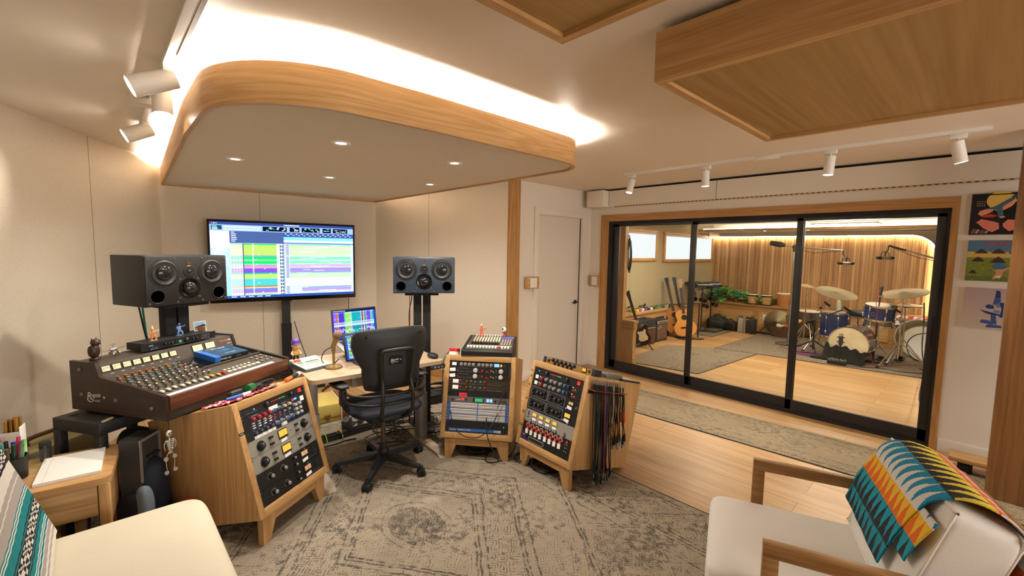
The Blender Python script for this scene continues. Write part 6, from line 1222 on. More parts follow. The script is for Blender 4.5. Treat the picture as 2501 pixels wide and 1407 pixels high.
mb=MB(); mb.bb((9.98,-1.15,zc+.04),(10.01,4.0,zc+.055),emit('live_cove_led',(255,236,208),30.)); mb.bb((9.16,-1.15,zc+.03),(9.18,4.0,zc+.045),emit('live_cove_led',(255,236,208),30.)); mb.build('cove_light_strip',cl)  # rear strip added to brighten the white board behind the canopy
for px,lb in ((1868,'tiny downlight in the live room canopy on the left'),(1973,'tiny downlight in the live room canopy near the right mullion')):
    p=ax(px,563,9.5); t=thing('recessed_downlight',lb,'ceiling light',T(p.x,p.y,zc)); mb=MB(); mb.cyl((0,0,-.003),(0,0,-.0005),.025,glow_w,n=16); mb.build('lamp_lens',t); mb=MB(); mb.lathe([(.025,-.004),(.034,-.004),(.035,-.0003),(.025,-.0003)],whitep,n=20); mb.build('trim_ring',t)
for x,y,a,b,lb in ((6.6,.9,.5,.9,'added square ceiling light panel out of view in the live room, nearest the right'),(6.9,2.9,.5,.9,'added ceiling light panel out of view above the guitars in the live room'),(8.5,1.5,.35,.8,'ceiling light panel over the drum kit')):  # first two panels are unseen, added to light the live room
    t=thing('ceiling_light_panel',lb,'ceiling light',T(x,y,zl)); mb=MB(); mb.bb((-a/2,-b/2,-.075),(a/2,b/2,-.065),emit('panel_light',(255,240,220),32)); mb.build('diffuser',t); mb=MB()  # hung low so the glow also reaches the ceiling
    for lo,hi in (((-a/2-.02,-b/2-.02,-.08),(a/2+.02,-b/2,-.06)),((-a/2-.02,b/2,-.08),(a/2+.02,b/2+.02,-.06)),((-a/2-.02,-b/2,-.08),(-a/2,b/2,-.06)),((a/2,-b/2,-.08),(a/2+.02,b/2,-.06))): mb.bb(lo,hi,whitep)
    [mb.cyl((k*a*.3,0,-.065),(k*a*.3,0,-.0005),.006,whitep) for k in (-1,1)]; mb.build('frame',t)
# blinded windows
blind=emit('pleated_blind',(240,243,246),1.3); blind2=emit('pleated_blind_fold',(234,238,243),1.2)
for k,(x0,x1,z0,z1) in enumerate(((6.5,7.73,1.43,2.0),(7.98,10.22,1.405,1.99))):
    w=thing('window_%d'%(k+3),('left','right')[k]+' high window with white pleated blind in the live room','window',T(0,LW,0)); w['kind']='structure'; f=.055
    mb=MB()
    for lo,hi in (((x0,-.04,z0),(x0+f,0,z1)),((x1-f,-.04,z0),(x1,0,z1)),((x0+f,-.04,z0),(x1-f,0,z0+f)),((x0+f,-.04,z1-f),(x1-f,0,z1))): mb.bb(lo,hi,wood('window_oak',(204,156,104),(170,122,74),axis=0) if 'window_oak' not in MT else MT['window_oak'],bev=.002)
    mb.build('window_frame',w); mb=MB(); n=int((z1-z0-2*f)/.02)
    for i in range(n): z=z0+f+.02*i; mb.poly([(x0+f,-.012,z),(x1-f,-.012,z),(x1-f,-.022,z+.012),(x0+f,-.022,z+.012)],blind); mb.poly([(x0+f,-.022,z+.012),(x1-f,-.022,z+.012),(x1-f,-.012,z+.02),(x0+f,-.012,z+.02)],blind2)
    mb.build('pleated_blind',w); mb=MB(); mb.bb((x0+f,-.035,z1-f-.03),(x1-f,-.005,z1-f),lgrey); mb.build('blind_rail',w)
# benches
bpn=wood('bench_panel',(214,174,116),(184,140,84),axis=0,s=.5); bpy_=wood('bench_panel_y',(214,174,116),(184,140,84),axis=1,s=.5)
def bench(lb,lo,hi,ax_,n,f):
    t=thing('wooden_bench',lb,'bench'); mb=MB(); mb.bb((lo[0],lo[1],0),(hi[0],hi[1],BZ-.045),oakx if ax_==0 else oakt); mb.build('carcass',t)
    mb=MB(); mb.bb((lo[0]-(.03 if ax_ else 0),lo[1]-(0 if ax_ else .03),BZ-.045),(hi[0],hi[1],BZ),oakx if ax_==0 else oakt,bev=.004); mb.build('bench_top',t)
    L0,L1=(lo[0],hi[0]) if ax_==0 else (lo[1],hi[1]); st=(L1-L0)/n
    for i in range(n):
        a,b=L0+st*i+.06,L0+st*(i+1)-.06; mb=MB()
        if ax_==0: mb.bb((a,lo[1]-.004,.1),(b,lo[1],.4),bpn)
        else: mb.bb((lo[0]-.004,a,.1),(lo[0],b,.4),bpy_)
        m_=oakx if ax_==0 else oakt
        for z in (.09,.4):
            if ax_==0: mb.bb((a,lo[1]-.01,z),(b,lo[1],z+.012),m_)
            else: mb.bb((lo[0]-.01,a,z),(lo[0],b,z+.012),m_)
        mb.build('front_panel',t)
    return t
bench('long oak bench under the high windows with pedals on it',(5.62,4.06,0),(9.96,LW-.001,0),0,4,0)
bench('long oak bench in front of the slat wall with plant and drums on it',(XB,-1.2,0),(XS-.13,LW-.001,0),1,5,0)
t=thing('air_vent','dark square air vent grille in the front of the window bench','air vent',T(ay(1615,779,4.056))); mb=MB(); mb.bb((-.07,-.008,-.055),(.07,-.0,.055),blkm); [mb.bb((-.06+.03*k,-.012,-.05),(-.045+.03*k,-.008,.05),dgrey) for k in range(5)]; mb.build('grille',t)
# pillar and low end unit next to the glass
mb=MB(); mb.bb((5.42,3.452,0),(5.50,3.62,zl),oakz); o=mb.build('trim_7'); o['kind']='structure'; o['label']='oak pillar behind the left glass panel'
eu=thing('bench_end_unit','low oak end unit with a cap moulding beside the pillar','cabinet',T(0,0,0)); mb=MB(); mb.bb((5.42,3.27,0),(5.50,3.45,.60),oakz); mb.build('carcass',eu); mb=MB(); mb.bb((5.395,3.245,.60),(5.515,3.45,.635),oakt,bev=.004); mb.bb((5.408,3.258,.5),(5.505,3.45,.6),oakt); mb.bb((5.412,3.262,.0),(5.503,3.45,.1),oakt); mb.build('mouldings',eu)
pts=[(5.512+.0009*k,3.455+.024*(1+.1*math.sin(k*.5))*math.cos(2*PI*k/10),1.60-.0015*k+.21*(1+.14*math.sin(k*.31))*math.sin(2*PI*k/10)) for k in range(60)]
mb=MB(); mb.tube(pts,.006,cable,sub=3); one(mb,'hanging_cable','coiled black cable hung on the side of the oak pillar','cable')
# ---------------------------------------------------------------- guitars and amps
def gtr(M,top,back,lb,dark=False,s=1.):
    t=thing('acoustic_guitar',lb,'guitar',M); half=[(0,0),(.1,.005),(.165,.05),(.198,.13),(.185,.21),(.138,.275),(.128,.315),(.148,.38),(.142,.44),(.1,.485),(.03,.5)]
    p=spline([Vector((x,y,0)) for x,y in half],3); ol=[(v.x,v.y) for v in p]+[(-v.x,v.y) for v in p[::-1][:-1]]
    mb=MB(); mb.prism(ol,-.004,.1,back,M=Matrix(((1,0,0,0),(0,0,1,0),(0,1,0,0),(0,0,0,1)))); mb.build('body',t)
    i2=[(x*.985,.25+(y-.25)*.985) for x,y in ol]; mb=MB(); mb.prism(i2,-.006,-.004,top,M=Matrix(((1,0,0,0),(0,0,1,0),(0,1,0,0),(0,0,0,1)))); mb.build('soundboard',t)
    mb=MB(T(0,-.0065,.345)@RX(90)); mb.lathe([(0,0),(.05,0),(.05,.0008),(0,.0008)],blkm,n=24); mb.build('soundhole',t)
    mb=MB(); mb.bb((-.075,-.014,.145),(.075,-.006,.175),mat('rosewood',(62,38,28),.4)); mb.build('bridge',t)
    mb=MB(); mb.bb((-.024,-.018,.42),(.024,.004,.9),mat('fretboard',(52,38,30),.45)); [mb.bb((-.024,-.019,.46+.04*k-.0004*k*k),(.024,-.018,.462+.04*k-.0004*k*k),silv) for k in range(11)]; mb.build('neck',t)
    mb=MB(T(0,.0,.9)@RX(-10)); mb.prism([(-.025,0),(.025,0),(.037,.17),(-.037,.17)],-.004,.012,blkp if dark else mat('maple',(150,104,60),.4),M=Matrix(((1,0,0,0),(0,0,1,0),(0,1,0,0),(0,0,0,1)))); 
    for sx in (-1,1):
        for k in range(6 if dark else 3): mb.cyl((sx*.036,.004,.03+(.024 if dark else .05)*k),(sx*.056,.004,.03+(.024 if dark else .05)*k),.006,silv,n=8)
    mb.build('headstock',t); return t
gtop=mat('spruce_top',(218,150,76),.3,coat=.3); gback=mat('mahogany',(82,46,28),.3,coat=.3); gdk=mat('dark_wood',(44,28,22),.3,coat=.3); gtan=mat('tan_top',(176,118,60),.3)
def at_floor(px,py): return az(px,py)
yawg=205
g=at_floor(1676,829); gf=frame(g.x,g.y,.06,yawg)
gtr(gf@RY(-9)@RX(-9),gtop,gback,'natural topped acoustic guitar at the front of the guitar stand')
g2=gf@T(-.14,.12,.03); gtr(g2@RY(-15)@RX(-8),gtan,gdk,'dark necked twelve string guitar farthest left on the guitar stand',True)
gtr(gf@T(-.04,.235,.03)@RY(-13)@RX(-8),gtan,gdk,'dark headed guitar in the middle of the guitar stand',True)
t=thing('guitar_stand','black multi guitar stand with splayed feet behind the glass','stand',gf@T(0,0,-.06)); mb=MB(); 
for a,b in (((-.2,.1,.01),(.25,.05,.012)),((-.05,-.12,.012),(.05,.4,.012)),((-.15,-.08,.012),(.3,.12,.012))): mb.cyl(a,b,.011,blkp)
mb.build('foot',t); mb=MB(); mb.cyl((-.33,.2,0),(-.33,.2,.6),.014,blkp); mb.cyl((.2,.26,0.01),(.2,.26,.65),.012,blkp); mb.cyl((-.33,.2,.6),(.2,.26,.65),.012,blkp); mb.build('frame',t)
def amp(a,b,h,dep,lb,nm,grille,pat,logo,lift=.03):
    e=(b-a); w=e.length; yaw=math.degrees(math.atan2(e.y,e.x))-90; c=(a+b)/2; t=thing('guitar_amp',lb,'amplifier',frame(c.x,c.y,0,yaw)); mb=MB(); mb.bb((-w/2,0,.01),(w/2,dep,h),mat('tolex',(30,28,27),.7),bev=.008); mb.build('cabinet',t)
    mb=MB(); mb.bb((-w/2+.02,-.003,.03),(w/2-.02,.0,h*.66 if nm=='v' else h*.8),grille); 
    if nm=='v':
        for k in range(14): mb.box(-w/2+.03+(w-.06)*k/13,-.0035,h*.34,.003,.001,h*.56,brass,RY(20))
        mb.bb((-w/2+.015,-.004,h*.66),(w/2-.015,-.001,h*.675),lgrey)
    mb.build('grille',t)
    mb=MB(); 
    if nm=='v': mb.text('VOX',.05,lgrey,T(-w*.28,-.003,h*.78)@FACE)
    else: mb.bb((-w/2+.02,-.003,h*.84),(w/2-.02,0,h*.95),lgrey); [mb.cyl((-w/2+.06+(w-.12)*k/7,-.004,h*.9),(-w/2+.06+(w-.12)*k/7,-.016,h*.9),.009,blkp,n=8) for k in range(8)]; mb.text('Fender',.045,lgrey,T(-w*.25,-.005,h*.62)@FACE@RZ(20),'C',.3)
    mb.build('logo_panel',t); mb=MB(); mb.tube([(-.06,dep*.5,h),(-.05,dep*.5,h+.025),(.05,dep*.5,h+.025),(.06,dep*.5,h)],.009,blkp); mb.build('handle',t)
amp(az(1558,847.5),az(1600.5,839.5),.44,.22,'black guitar amp with diamond grille and white logo beside the glass pillar','v',mat('grille_vox',(78,48,36),.8),1,1)
amp(az(1602.5,836),az(1629,830),.39,.2,'smaller brown grille guitar amp right of the diamond grille amp','f',mat('grille_brown2',(96,70,58),.85,var=.1,vs=200),1,1)
e0=az(1573,850); em=frame(e0.x-.02,e0.y-.0,.05,200); t=thing('electric_guitar','black electric guitar with white pickguard edge on a stand by the pillar','guitar',em@RX(-8)@RY(-20)); pl_=[(0,0),(.13,.02),(.16,.1),(.12,.19),(.15,.29),(.11,.33),(.05,.28),(-.05,.28),(-.13,.3),(-.14,.24),(-.11,.18),(-.16,.09),(-.12,.02)]
MZ=Matrix(((1,0,0,0),(0,0,1,0),(0,1,0,0),(0,0,0,1))); mb=MB(); mb.prism(pl_,0,.045,blkg,M=MZ); mb.build('body',t); mb=MB(); mb.prism([(x*.5+.03,.06+y*.6) for x,y in pl_],-.003,0,cream,M=MZ); mb.build('pickguard',t); mb=MB(); mb.bb((-.022,-.012,.28),(.022,.01,.78),gdk); mb.build('neck',t); mb=MB(); mb.prism([(-.025,.78),(.02,.78),(.03,.95),(-.04,.93)],-.005,.012,blkp,M=MZ); mb.build('headstock',t)
t=thing('guitar_stand','low black stand under the electric guitar by the pillar','stand',frame(e0.x,e0.y-.0,0,200)); mb=MB(); mb.cyl((-.16,-.12,.01),(0,.08,.12),.011,blkp); mb.cyl((.16,-.12,.01),(0,.08,.12),.011,blkp); mb.cyl((0,.2,.01),(0,.08,.14),.011,blkp); mb.build('frame',t)
# pedals on the window bench
pcol=[('yellow green',(170,180,70)),('yellow',(226,196,70)),('red',(200,70,70)),('white',(226,222,214)),('purple',(110,90,160)),('dark blue',(36,60,110)),('cream',(226,214,180)),('black',(30,30,32)),('green',(90,140,80)),('green',(96,146,90)),('brown',(96,62,50)),('grey',(150,150,146)),('beige',(214,200,160)),('teal',(70,140,130))]
pxs=[1543,1551,1557,1564,1572,1579,1585,1590,1602,1608,1614,1620,1625,1630]
for i,((nm_,c_),px) in enumerate(zip(pcol,pxs)):
    p=ay(px,755,4.13); t=thing('effect_pedal',nm_+(' guitar pedal in the row on the window bench' if nm_!='green' else ' guitar pedal beside its twin in the row on the window bench'),'guitar pedal',T(p.x,4.09,BZ+.0005)@RZ(rnd.uniform(-6,6)),'pedals on the window bench'); mb=MB(); mb.bb((-.034,-.02,0),(.034,.09,.045),mat('pedal_%d'%i,c_,.45),bev=.004); mb.build('case',t); mb=MB(); mb.cyl((-.015,.03,.045),(-.015,.03,.06),.007,blkp,n=8); mb.cyl((.015,.03,.045),(.015,.03,.06),.007,blkp,n=8); mb.cyl((0,.0,.045),(0,.0,.054),.006,silv,n=8); mb.build('controls',t)
for px,lb in ((1570,'dark tangle of patch leads lying across the pedals'),(1541,'dark lead lying on the left end of the pedals')):
    p=ay(px,750,4.15); pts=[(p.x+rnd.uniform(-.16,.16),4.14+rnd.uniform(-.04,.06),BZ+.055+rnd.uniform(0,.06)) for k in range(12)]; cbl(lb,pts,.006)
# headphone stands
def hp(M,lb,grp=None):
    t=thing('headphones',lb,'headphones',M,grp); mb=MB(); mb.tube([(-.075,0,-.02),(-.08,0,.05),(-.05,0,.1),(0,0,.115),(.05,0,.1),(.08,0,.05),(.075,0,-.02)],.008,blkp); mb.build('headband',t)
    for s in (-1,1): mb=MB(); mb.cyl((s*.06,0,-.03),(s*.09,0,-.03),.04,blkg,n=18); mb.build('ear_cup',t)
for k,(px,py,lb) in enumerate(((1690,803,'left'),(1711,809,'middle'),(1733,804,'right'))):
    b=az(px,py); t=thing('headphone_stand','black round based stand with small mixer tray, '+lb+' of the three in the corner','stand',T(b.x,b.y,0)); mb=MB(); mb.lathe([(0,0),(.1,0),(.1,.02),(.04,.035),(.0,.035)],blkp,n=28); mb.build('base',t); mb=MB(); mb.cyl((0,0,.03),(0,0,.92),.013,blkp); mb.bb((-.2,-.02,.86),(.2,.02,.88),blkp); mb.build('pole',t)
    m_=thing('personal_mixer','small black headphone mixer with knobs on the '+lb+' stand','mixer',T(b.x,b.y,.92)@RZ(-35)@RX(12)); mb=MB(); mb.bb((-.17,-.1,0),(.17,.1,.045),blkp,bev=.004); mb.build('case',m_); mb=MB(); [mb.cyl((-.14+.04*i,.05,.045),(-.14+.04*i,.05,.07),.012,dgrey,n=8) for i in range(8)]; mb.bb((-.15,-.08,.045),(.15,-.03,.05),lgrey); mb.build('controls',m_)
    hp(T(b.x-.12,b.y-.06,.68)@RZ(50),'black headphones hanging high on the '+lb+' headphone stand'); 
    if k: hp(T(b.x-.04,b.y-.09,.56)@RZ(40),'black headphones hanging low on the '+lb+' headphone stand')
# plant
rp=random.Random(21); pp=ax(1757,735,10.12); t=thing('potted_pothos','trailing green pothos plant on the corner of the bench','potted plant',T(pp.x,pp.y+.1,BZ)); leafm=mat('pothos_leaf',(98,150,66),.4,spec=.4,var=.35,vs=14)
mb=MB(); mb.lathe([(0,0),(.09,0),(.12,.13),(.11,.13),(.085,.01)],mat('pot_dark',(56,40,30),.6),n=24); mb.build('pot',t)
mb=MB(); vines=[]
for k in range(14):
    x,y,z=0,0,.14; pts=[(0,0,.1),(0,0,.15)]; L_=rp.uniform(.5,1.25) if k<9 else rp.uniform(.1,.3); down=k>=11
    for q_ in range(6):
        t_=(q_+1)/6; pts.append((rp.uniform(-.12,.06)-(.12*t_ if down else 0),-L_*t_+rp.uniform(-.03,.03),max(.03,.2*(1-t_)**1.2+rp.uniform(.02,.08)) if not down else .16-.45*t_*t_))
    mb.tube(pts,.003,mat('vine_green',(86,120,60),.6),n=5); vines.append(spline([Vector(p) for p in pts],6))
mb.build('stems',t); mb=MB()
def leaf(mb,c,s):
    c=Vector((max(-.4,min(-.0,c.x)),min(c.y,LW-pp.y-.2),max(.03 if c.x>-.26 else -.4,c.z)))
    Q=Matrix.Translation(c)@Euler((rp.uniform(-.6,1.2),rp.uniform(-.6,.6),rp.uniform(0,6.3))).to_matrix().to_4x4(); o=[(0,0),(.3,.12),(.36,.4),(.22,.75),(0,1.05),(-.22,.75),(-.36,.4),(-.3,.12)]
    vs=[mb.bm.verts.new(Q@Vector((x*s,y*s,-.25*abs(x)*s))) for x,y in o]; m=mb.bm.verts.new(Q@Vector((0,.5*s,.05*s)))
    for i in range(8): mb.Fc([vs[i],vs[(i+1)%8],m],leafm,True)
for v in vines:
    for p in v[2:]:
        for _ in range(3): leaf(mb,p+Vector((rp.uniform(-.05,.05),rp.uniform(-.05,.05),rp.uniform(0,.07))),rp.uniform(.045,.075))
for _ in range(150): leaf(mb,Vector((rp.gauss(-.05,.07),rp.gauss(-.06,.14),.13+abs(rp.gauss(0,.1)))),rp.uniform(.05,.085))
mb.build('foliage',t)
# percussion on the far bench
skinm=mat('drum_skin',(232,222,200),.6); natw=mat('drum_natural',(206,160,100),.4)
p=ax(1855,738,10.05); t=thing('bongo_drums','pair of natural wood bongo drums on the far bench','drums',T(p.x,p.y,BZ+.002))
for dy,r in ((.13,.105),(-.13,.1)):
    mb=MB(T(0,dy,0)); mb.lathe([(0,.01),(r*.82,.01),(r,.19),(0,.19)],natw,n=28); mb.build('shell',t); mb=MB(T(0,dy,0)); mb.lathe([(r*1.04,.165),(r*1.07,.17),(r*1.07,.19),(r*1.02,.19)],blkp,n=28); mb.build('rim',t); mb=MB(T(0,dy,0)); mb.lathe([(0,.196),(r*1.02,.194),(r*1.03,.19),(0,.19)],skinm,n=28); mb.build('drum_head',t)
mb=MB(); mb.bb((-.04,-.06,.06),(.04,.06,.12),natw); mb.bb((-.12,-.25,0),(.12,.25,.012),blkp); mb.build('bridge_block',t)
p=ax(1912,745,10.05); t=thing('hand_drum','tall tan cylindrical hand drum on the far bench','drum',T(p.x,p.y,BZ+.001)); mb=MB(); mb.lathe([(0,0),(.09,0),(.115,.26),(0,.26)],mat('drum_tan',(190,128,70),.4),n=28); mb.build('shell',t); mb=MB(); mb.lathe([(0,.268),(.116,.266),(.118,.25),(.115,.25)],skinm,n=28); mb.build('drum_head',t)
p=az(1976,771,BZ); p=ax(1976,767,9.7); t=thing('timbale_drum','silver shelled drum with white head on a stand near the right mullion','drum',T(p.x,p.y,.36)); mb=MB(); mb.lathe([(.0,0.02),(.17,.02),(.17,.18),(0,.18)],steel,n=32); mb.build('shell',t); mb=MB(); mb.lathe([(0,.19),(.175,.188),(.178,.17),(.17,.17)],whitep,n=32); mb.build('drum_head',t)
mb=MB(); 
for a in (90,210,330): mb.cyl((.02*math.cos(R(a)),.02*math.sin(R(a)),.0),(.2*math.cos(R(a)),.2*math.sin(R(a)),-.355),.008,chrome); 
mb.cyl((0,0,.02),(0,0,-.15),.012,chrome); mb.build('stand_legs',t)
def lump(nm,lb,cat_,px,py,r,h,m,seed,dz=0):
    b=az(px,py); q_=random.Random(seed); mb=MB(T(b.x,b.y,0)@RZ(q_.uniform(0,90))); mb.sup(0,0,h*.42,r,r*.75,h*.42,m,.6); mb.sup(r*.3,.0,h*.7,r*.4,r*.45,h*.3,m,.8,rot=RY(25)); mb.sup(-r*.35,.03,h*.5,r*.5,r*.5,h*.35,m,.7,rot=RY(-20)); mb.tube([(-r*.3,-r*.5,h*.6),(0,-r*.62,h*.95),(r*.4,-r*.4,h*.8)],.012,m); import mathutils
    for v in mb.bm.verts:
        nz=mathutils.noise.noise_vector(v.co*9)*.03+mathutils.noise.noise_vector(v.co*22)*.014; v.co+=Vector((nz.x,nz.y,nz.z if v.co.z>.06 else 0)); v.co.z=max(.004,v.co.z)
    return one(mb,nm,lb,cat_)
bagm=mat('bag_black',(20,19,18),.55)
lump('gig_bag','black fabric bag slumped in the bench corner, left of the two','bag',1751,803,.26,.3,bagm,1); lump('gig_bag','smaller black bag beside the aluminium cases','bag',1779,806,.18,.24,bagm,2)
b=az(1745,808); mb=MB(); mb.bb((b.x-.3,b.y-.14,.009),(b.x+.1,b.y+.12,.05),mat('pad_olive',(64,66,44),.8),bev=.01); one(mb,'foam_pad','flat olive green pad on the floor in front of the black bags','pad')
def kase(px0,px1,pyb,h,dep,nm,lb,m,tr=None):
    a,b=az(px0,pyb-.5),az(px1,pyb+.5); e=b-a; w=e.length; yaw=math.degrees(math.atan2(e.y,e.x))-90; c=(a+b)/2; t=thing(nm,lb,'case',frame(c.x,c.y,0,yaw)); mb=MB(); mb.bb((-w/2,0,.004),(w/2,dep,h),m,bev=.006); mb.build('shell',t)
    if tr:
        mb=MB()
        for x in (-w/2,w/2): mb.bb((x-.008,-.006,.004),(x+.008,.01,h+.004),silv); mb.bb((x-.008,0,h-.004),(x+.008,dep,h+.006),silv)
        mb.bb((-w/2,-.006,h-.008),(w/2,.008,h+.006),silv); mb.build('metal_edging',t)
    mb=MB(); mb.tube([(-w*.2,dep*.4,h),(-w*.2,dep*.4,h+.03),(w*.2,dep*.4,h+.03),(w*.2,dep*.4,h)],.008,blkp); mb.build('handle',t); return t
kase(1795,1801,808.5,.2,.24,'flight_case','narrow black case at the left end of the case row',blkp,1); kase(1802,1816,812,.285,.26,'flight_case','pale aluminium case in the row by the bench',mat('case_alu',(170,160,146),.4,.5),1); kase(1818,1829,814,.28,.26,'flight_case','black case with silver edging next to the aluminium case',blkp,1)
t=kase(1831,1847,817,.3,.3,'hard_case','thick black hard case with stickers at the right end of the case row',mat('hard_case',(30,29,28),.5)); mb=MB(); w_=.09
mb.cyl((.115,.08,.12),(.1175,.08,.12),.02,whitep,n=14); mb.cyl((.115,.15,.16),(.1175,.15,.16),.025,mat('sticker_red',(200,80,70),.5),n=14); mb.build('stickers',t) if False else mb.bm.free()
p=ax(1870.5,777,XB-.006); t=thing('power_outlet','white double power outlet plate on the bench front','power outlet',T(p.x,p.y,p.z)); mb=MB(); mb.bb((0,-.06,-.07),(.006,.06,.07),whitep,bev=.002); mb.build('plate',t); mb=MB(); mb.bb((-.025,-.035,-.035),(0,0,.0),blkp); mb.build('plug',t)
cbl('black lead from the outlet to the floor strip behind the cases',[Vector((p.x-.02,p.y-.02,p.z-.03)),Vector((p.x-.06,p.y,.1)),Vector((p.x-.2,p.y+.05,.02)),az(1862,812,.012)],.008)
b=az(1858,815); mb=MB(); mb.bb((b.x-.05,b.y-.22,.006),(b.x+.02,b.y+.1,.04),blkp,bev=.004); one(mb,'power_strip','black power strip on the floor in front of the hard case','power strip')
b=az(1908,824); bk_=thing('wicker_basket','brown wicker basket of shakers in front of the far bench','basket',T(b.x+.1,b.y,.006)); wick=wood('wicker',(124,84,54),(70,44,28),axis=1,s=3.)
mb=MB()
for k in range(9): z=.012+.022*k; mb.rings([[(x,y,z+dz) for x,y in rrect(.3+.002*k+dd,.34+.002*k+dd,.04,4)] for dz,dd in ((-.01,0),(0,.012),(.01,0))],wick,cap=(k==0,False))
mb.build('basket',bk_)
for i,(dx,dy,r,m,lb) in enumerate(((-.05,.06,.04,whitep,'white shaker ball'),(.03,-.02,.045,orange,'orange shaker'),(-.06,-.08,.04,mat('maraca_red',(170,60,40),.4),'red maraca'),(.05,.1,.04,natw,'tan wooden shaker'),(-.01,.02,.035,chrome,'chrome tambourine bell'))):
    mb=MB(); mb.sup(0,0,0,r,r*1.3,r,m,1,nu=16,nv=10); one(mb,'shaker',lb+' in the wicker basket','shaker',T(b.x+.1+dx,b.y+dy,.2),'shakers in the basket')
cymb=mat('cymbal_bronze',(122,100,62),.32,.9); cymd=mat('cymbal_pale',(118,104,74),.36,.85)
def disc(M,r,m): 
    mb=MB(M); mb.lathe([(0,.03),(.02,.03),(.05,.022),(r*.3,.018),(r*.7,.008),(r,0),(r,-.0015),(r*.7,.0055),(r*.3,.015),(.05,.019),(0,.027)],m,n=44); return mb
for px,py,r,m,lb in ((1897,800,.24,cymd,'pale translucent looking cymbal leaning on the bench behind the basket'),(1950,812,.27,cymb,'brass gong like cymbal leaning on the bench right of the basket')):
    p=ax(px,py,XB-.08); mb=disc(I4,r,m); one(mb,'cymbal',lb,'cymbal',T(XB-.07,p.y,r*.97+.006)@RY(-80))
# ---------------------------------------------------------------- microphones on booms
b=az(1925,842); hd=ax(1930,612,b.x); t=thing('microphone_boom_stand','tall chrome studio boom stand on a round base by the right mullion','microphone stand'); mb=MB(); mb.lathe([(0,.006),(.2,.006),(.2,.02),(.06,.05),(.03,.08),(0,.08)],dgrey,M=T(b.x,b.y,0),n=32); mb.build('base',t)
mb=MB(); mb.cyl((b.x,b.y,.05),(b.x,b.y,.75),.022,alu); mb.cyl((b.x,b.y,.7),(b.x,b.y,hd.z),.016,chrome); mb.cyl((b.x,b.y,.72),(b.x,b.y,.78),.028,chrome); mb.build('pole',t)
cw=ax(1903,597,b.x); tip=ax(2060,612,8.35); sw=Vector((b.x,b.y,hd.z+.06)); mb=MB(); mb.cyl((b.x,b.y,hd.z-.02),sw,.03,blkp); mb.cyl(sw+Vector((-.03,0,0)),sw+Vector((.03,0,0)),.04,blkp); mb.build('boom_clutch',t)
mb=MB(); mb.cyl(cw,sw.lerp(cw,.3),.011,alu); mb.cyl(cw,sw,.01,alu); mb.cyl(sw,tip,.013,alu,.009); mb.build('boom_arm',t); mb=MB(); d=(cw-sw).normalized(); mb.cyl(cw-d*.02,cw+d*.14,.05,blkp,.042,n=18); mb.cyl(cw-d*.1,cw-d*.02,.025,blkp,.05,n=18); mb.build('counterweight',t)
def ribbon(tip,px,py,X,lb,dx=0):
    c=ax(px,py,X); t=thing('studio_microphone',lb,'microphone'); a=Vector((.73,-.68,0)).normalized(); mb=MB(); mb.cyl(c-a*.065,c+a*.065,.022,mat('mic_satin',(176,170,156),.3,.8),n=18); mb.cyl(c-a*.05,c-a*.045,.025,brass,n=18); mb.cyl(c+a*.04,c+a*.05,.025,brass,n=18); mb.build('body',t)
    mb=MB()
    for s in (-1,1): mb.cyl(c+a*s*.065,c+a*s*.12,.026,blkm,.02,n=16)
    mb.build('end_grille',t); mb=MB(); mb.tube([tip,tip+Vector((0,0,-.06)),c+Vector((0,0,.08)),c],.008,blkp); mb.tube([c-a*.06+Vector((0,0,.02)),c-a*.06+Vector((0,0,.07)),c+Vector((0,0,.09)),c+a*.05+Vector((0,0,.06)),c+a*.05+Vector((0,0,.02))],.005,blkp); mb.build('shock_mount',t)
ribbon(tip,2066,643,8.35,'horizontal studio microphone hanging from the left boom over the drums'); tip2=ax(2170,600,8.3); ribbon(tip2,2162,630,8.3,'horizontal studio microphone hanging from the right boom over the drums')
en=ax(2318,641,8.5); t=thing('microphone_boom_stand','boom arm reaching in from the right above the drum kit','microphone stand'); mb=MB(); mb.cyl(tip2,en,.009,alu,.014); mb.cyl(tip2,tip2.lerp(en,.3),.014,blkp); mb.build('boom_arm',t); mb=MB(); mb.cyl((en.x,en.y,.03),en,.018,chrome); mb.build('pole',t); mb=MB(); mb.lathe([(0,.0),(.2,0),(.2,.02),(.03,.05),(0,.05)],dgrey,M=T(en.x,en.y,0)); mb.build('base',t)
mb=MB(); mb.cyl(tip2+Vector((0,-.03,0)),tip2+Vector((0,.03,0)),.03,blkp); mb.cyl(tip+Vector((0,-.03,0)),tip+Vector((0,.03,0)),.028,blkp); mb.bm.free()
cbl('thin microphone cable sagging under the left boom arm',[sw,sw.lerp(tip,.4)+Vector((0,0,-.07)),tip],.004); cbl('thin microphone cable sagging under the right boom arm',[tip2,tip2.lerp(en,.5)+Vector((0,0,-.05)),en],.004)
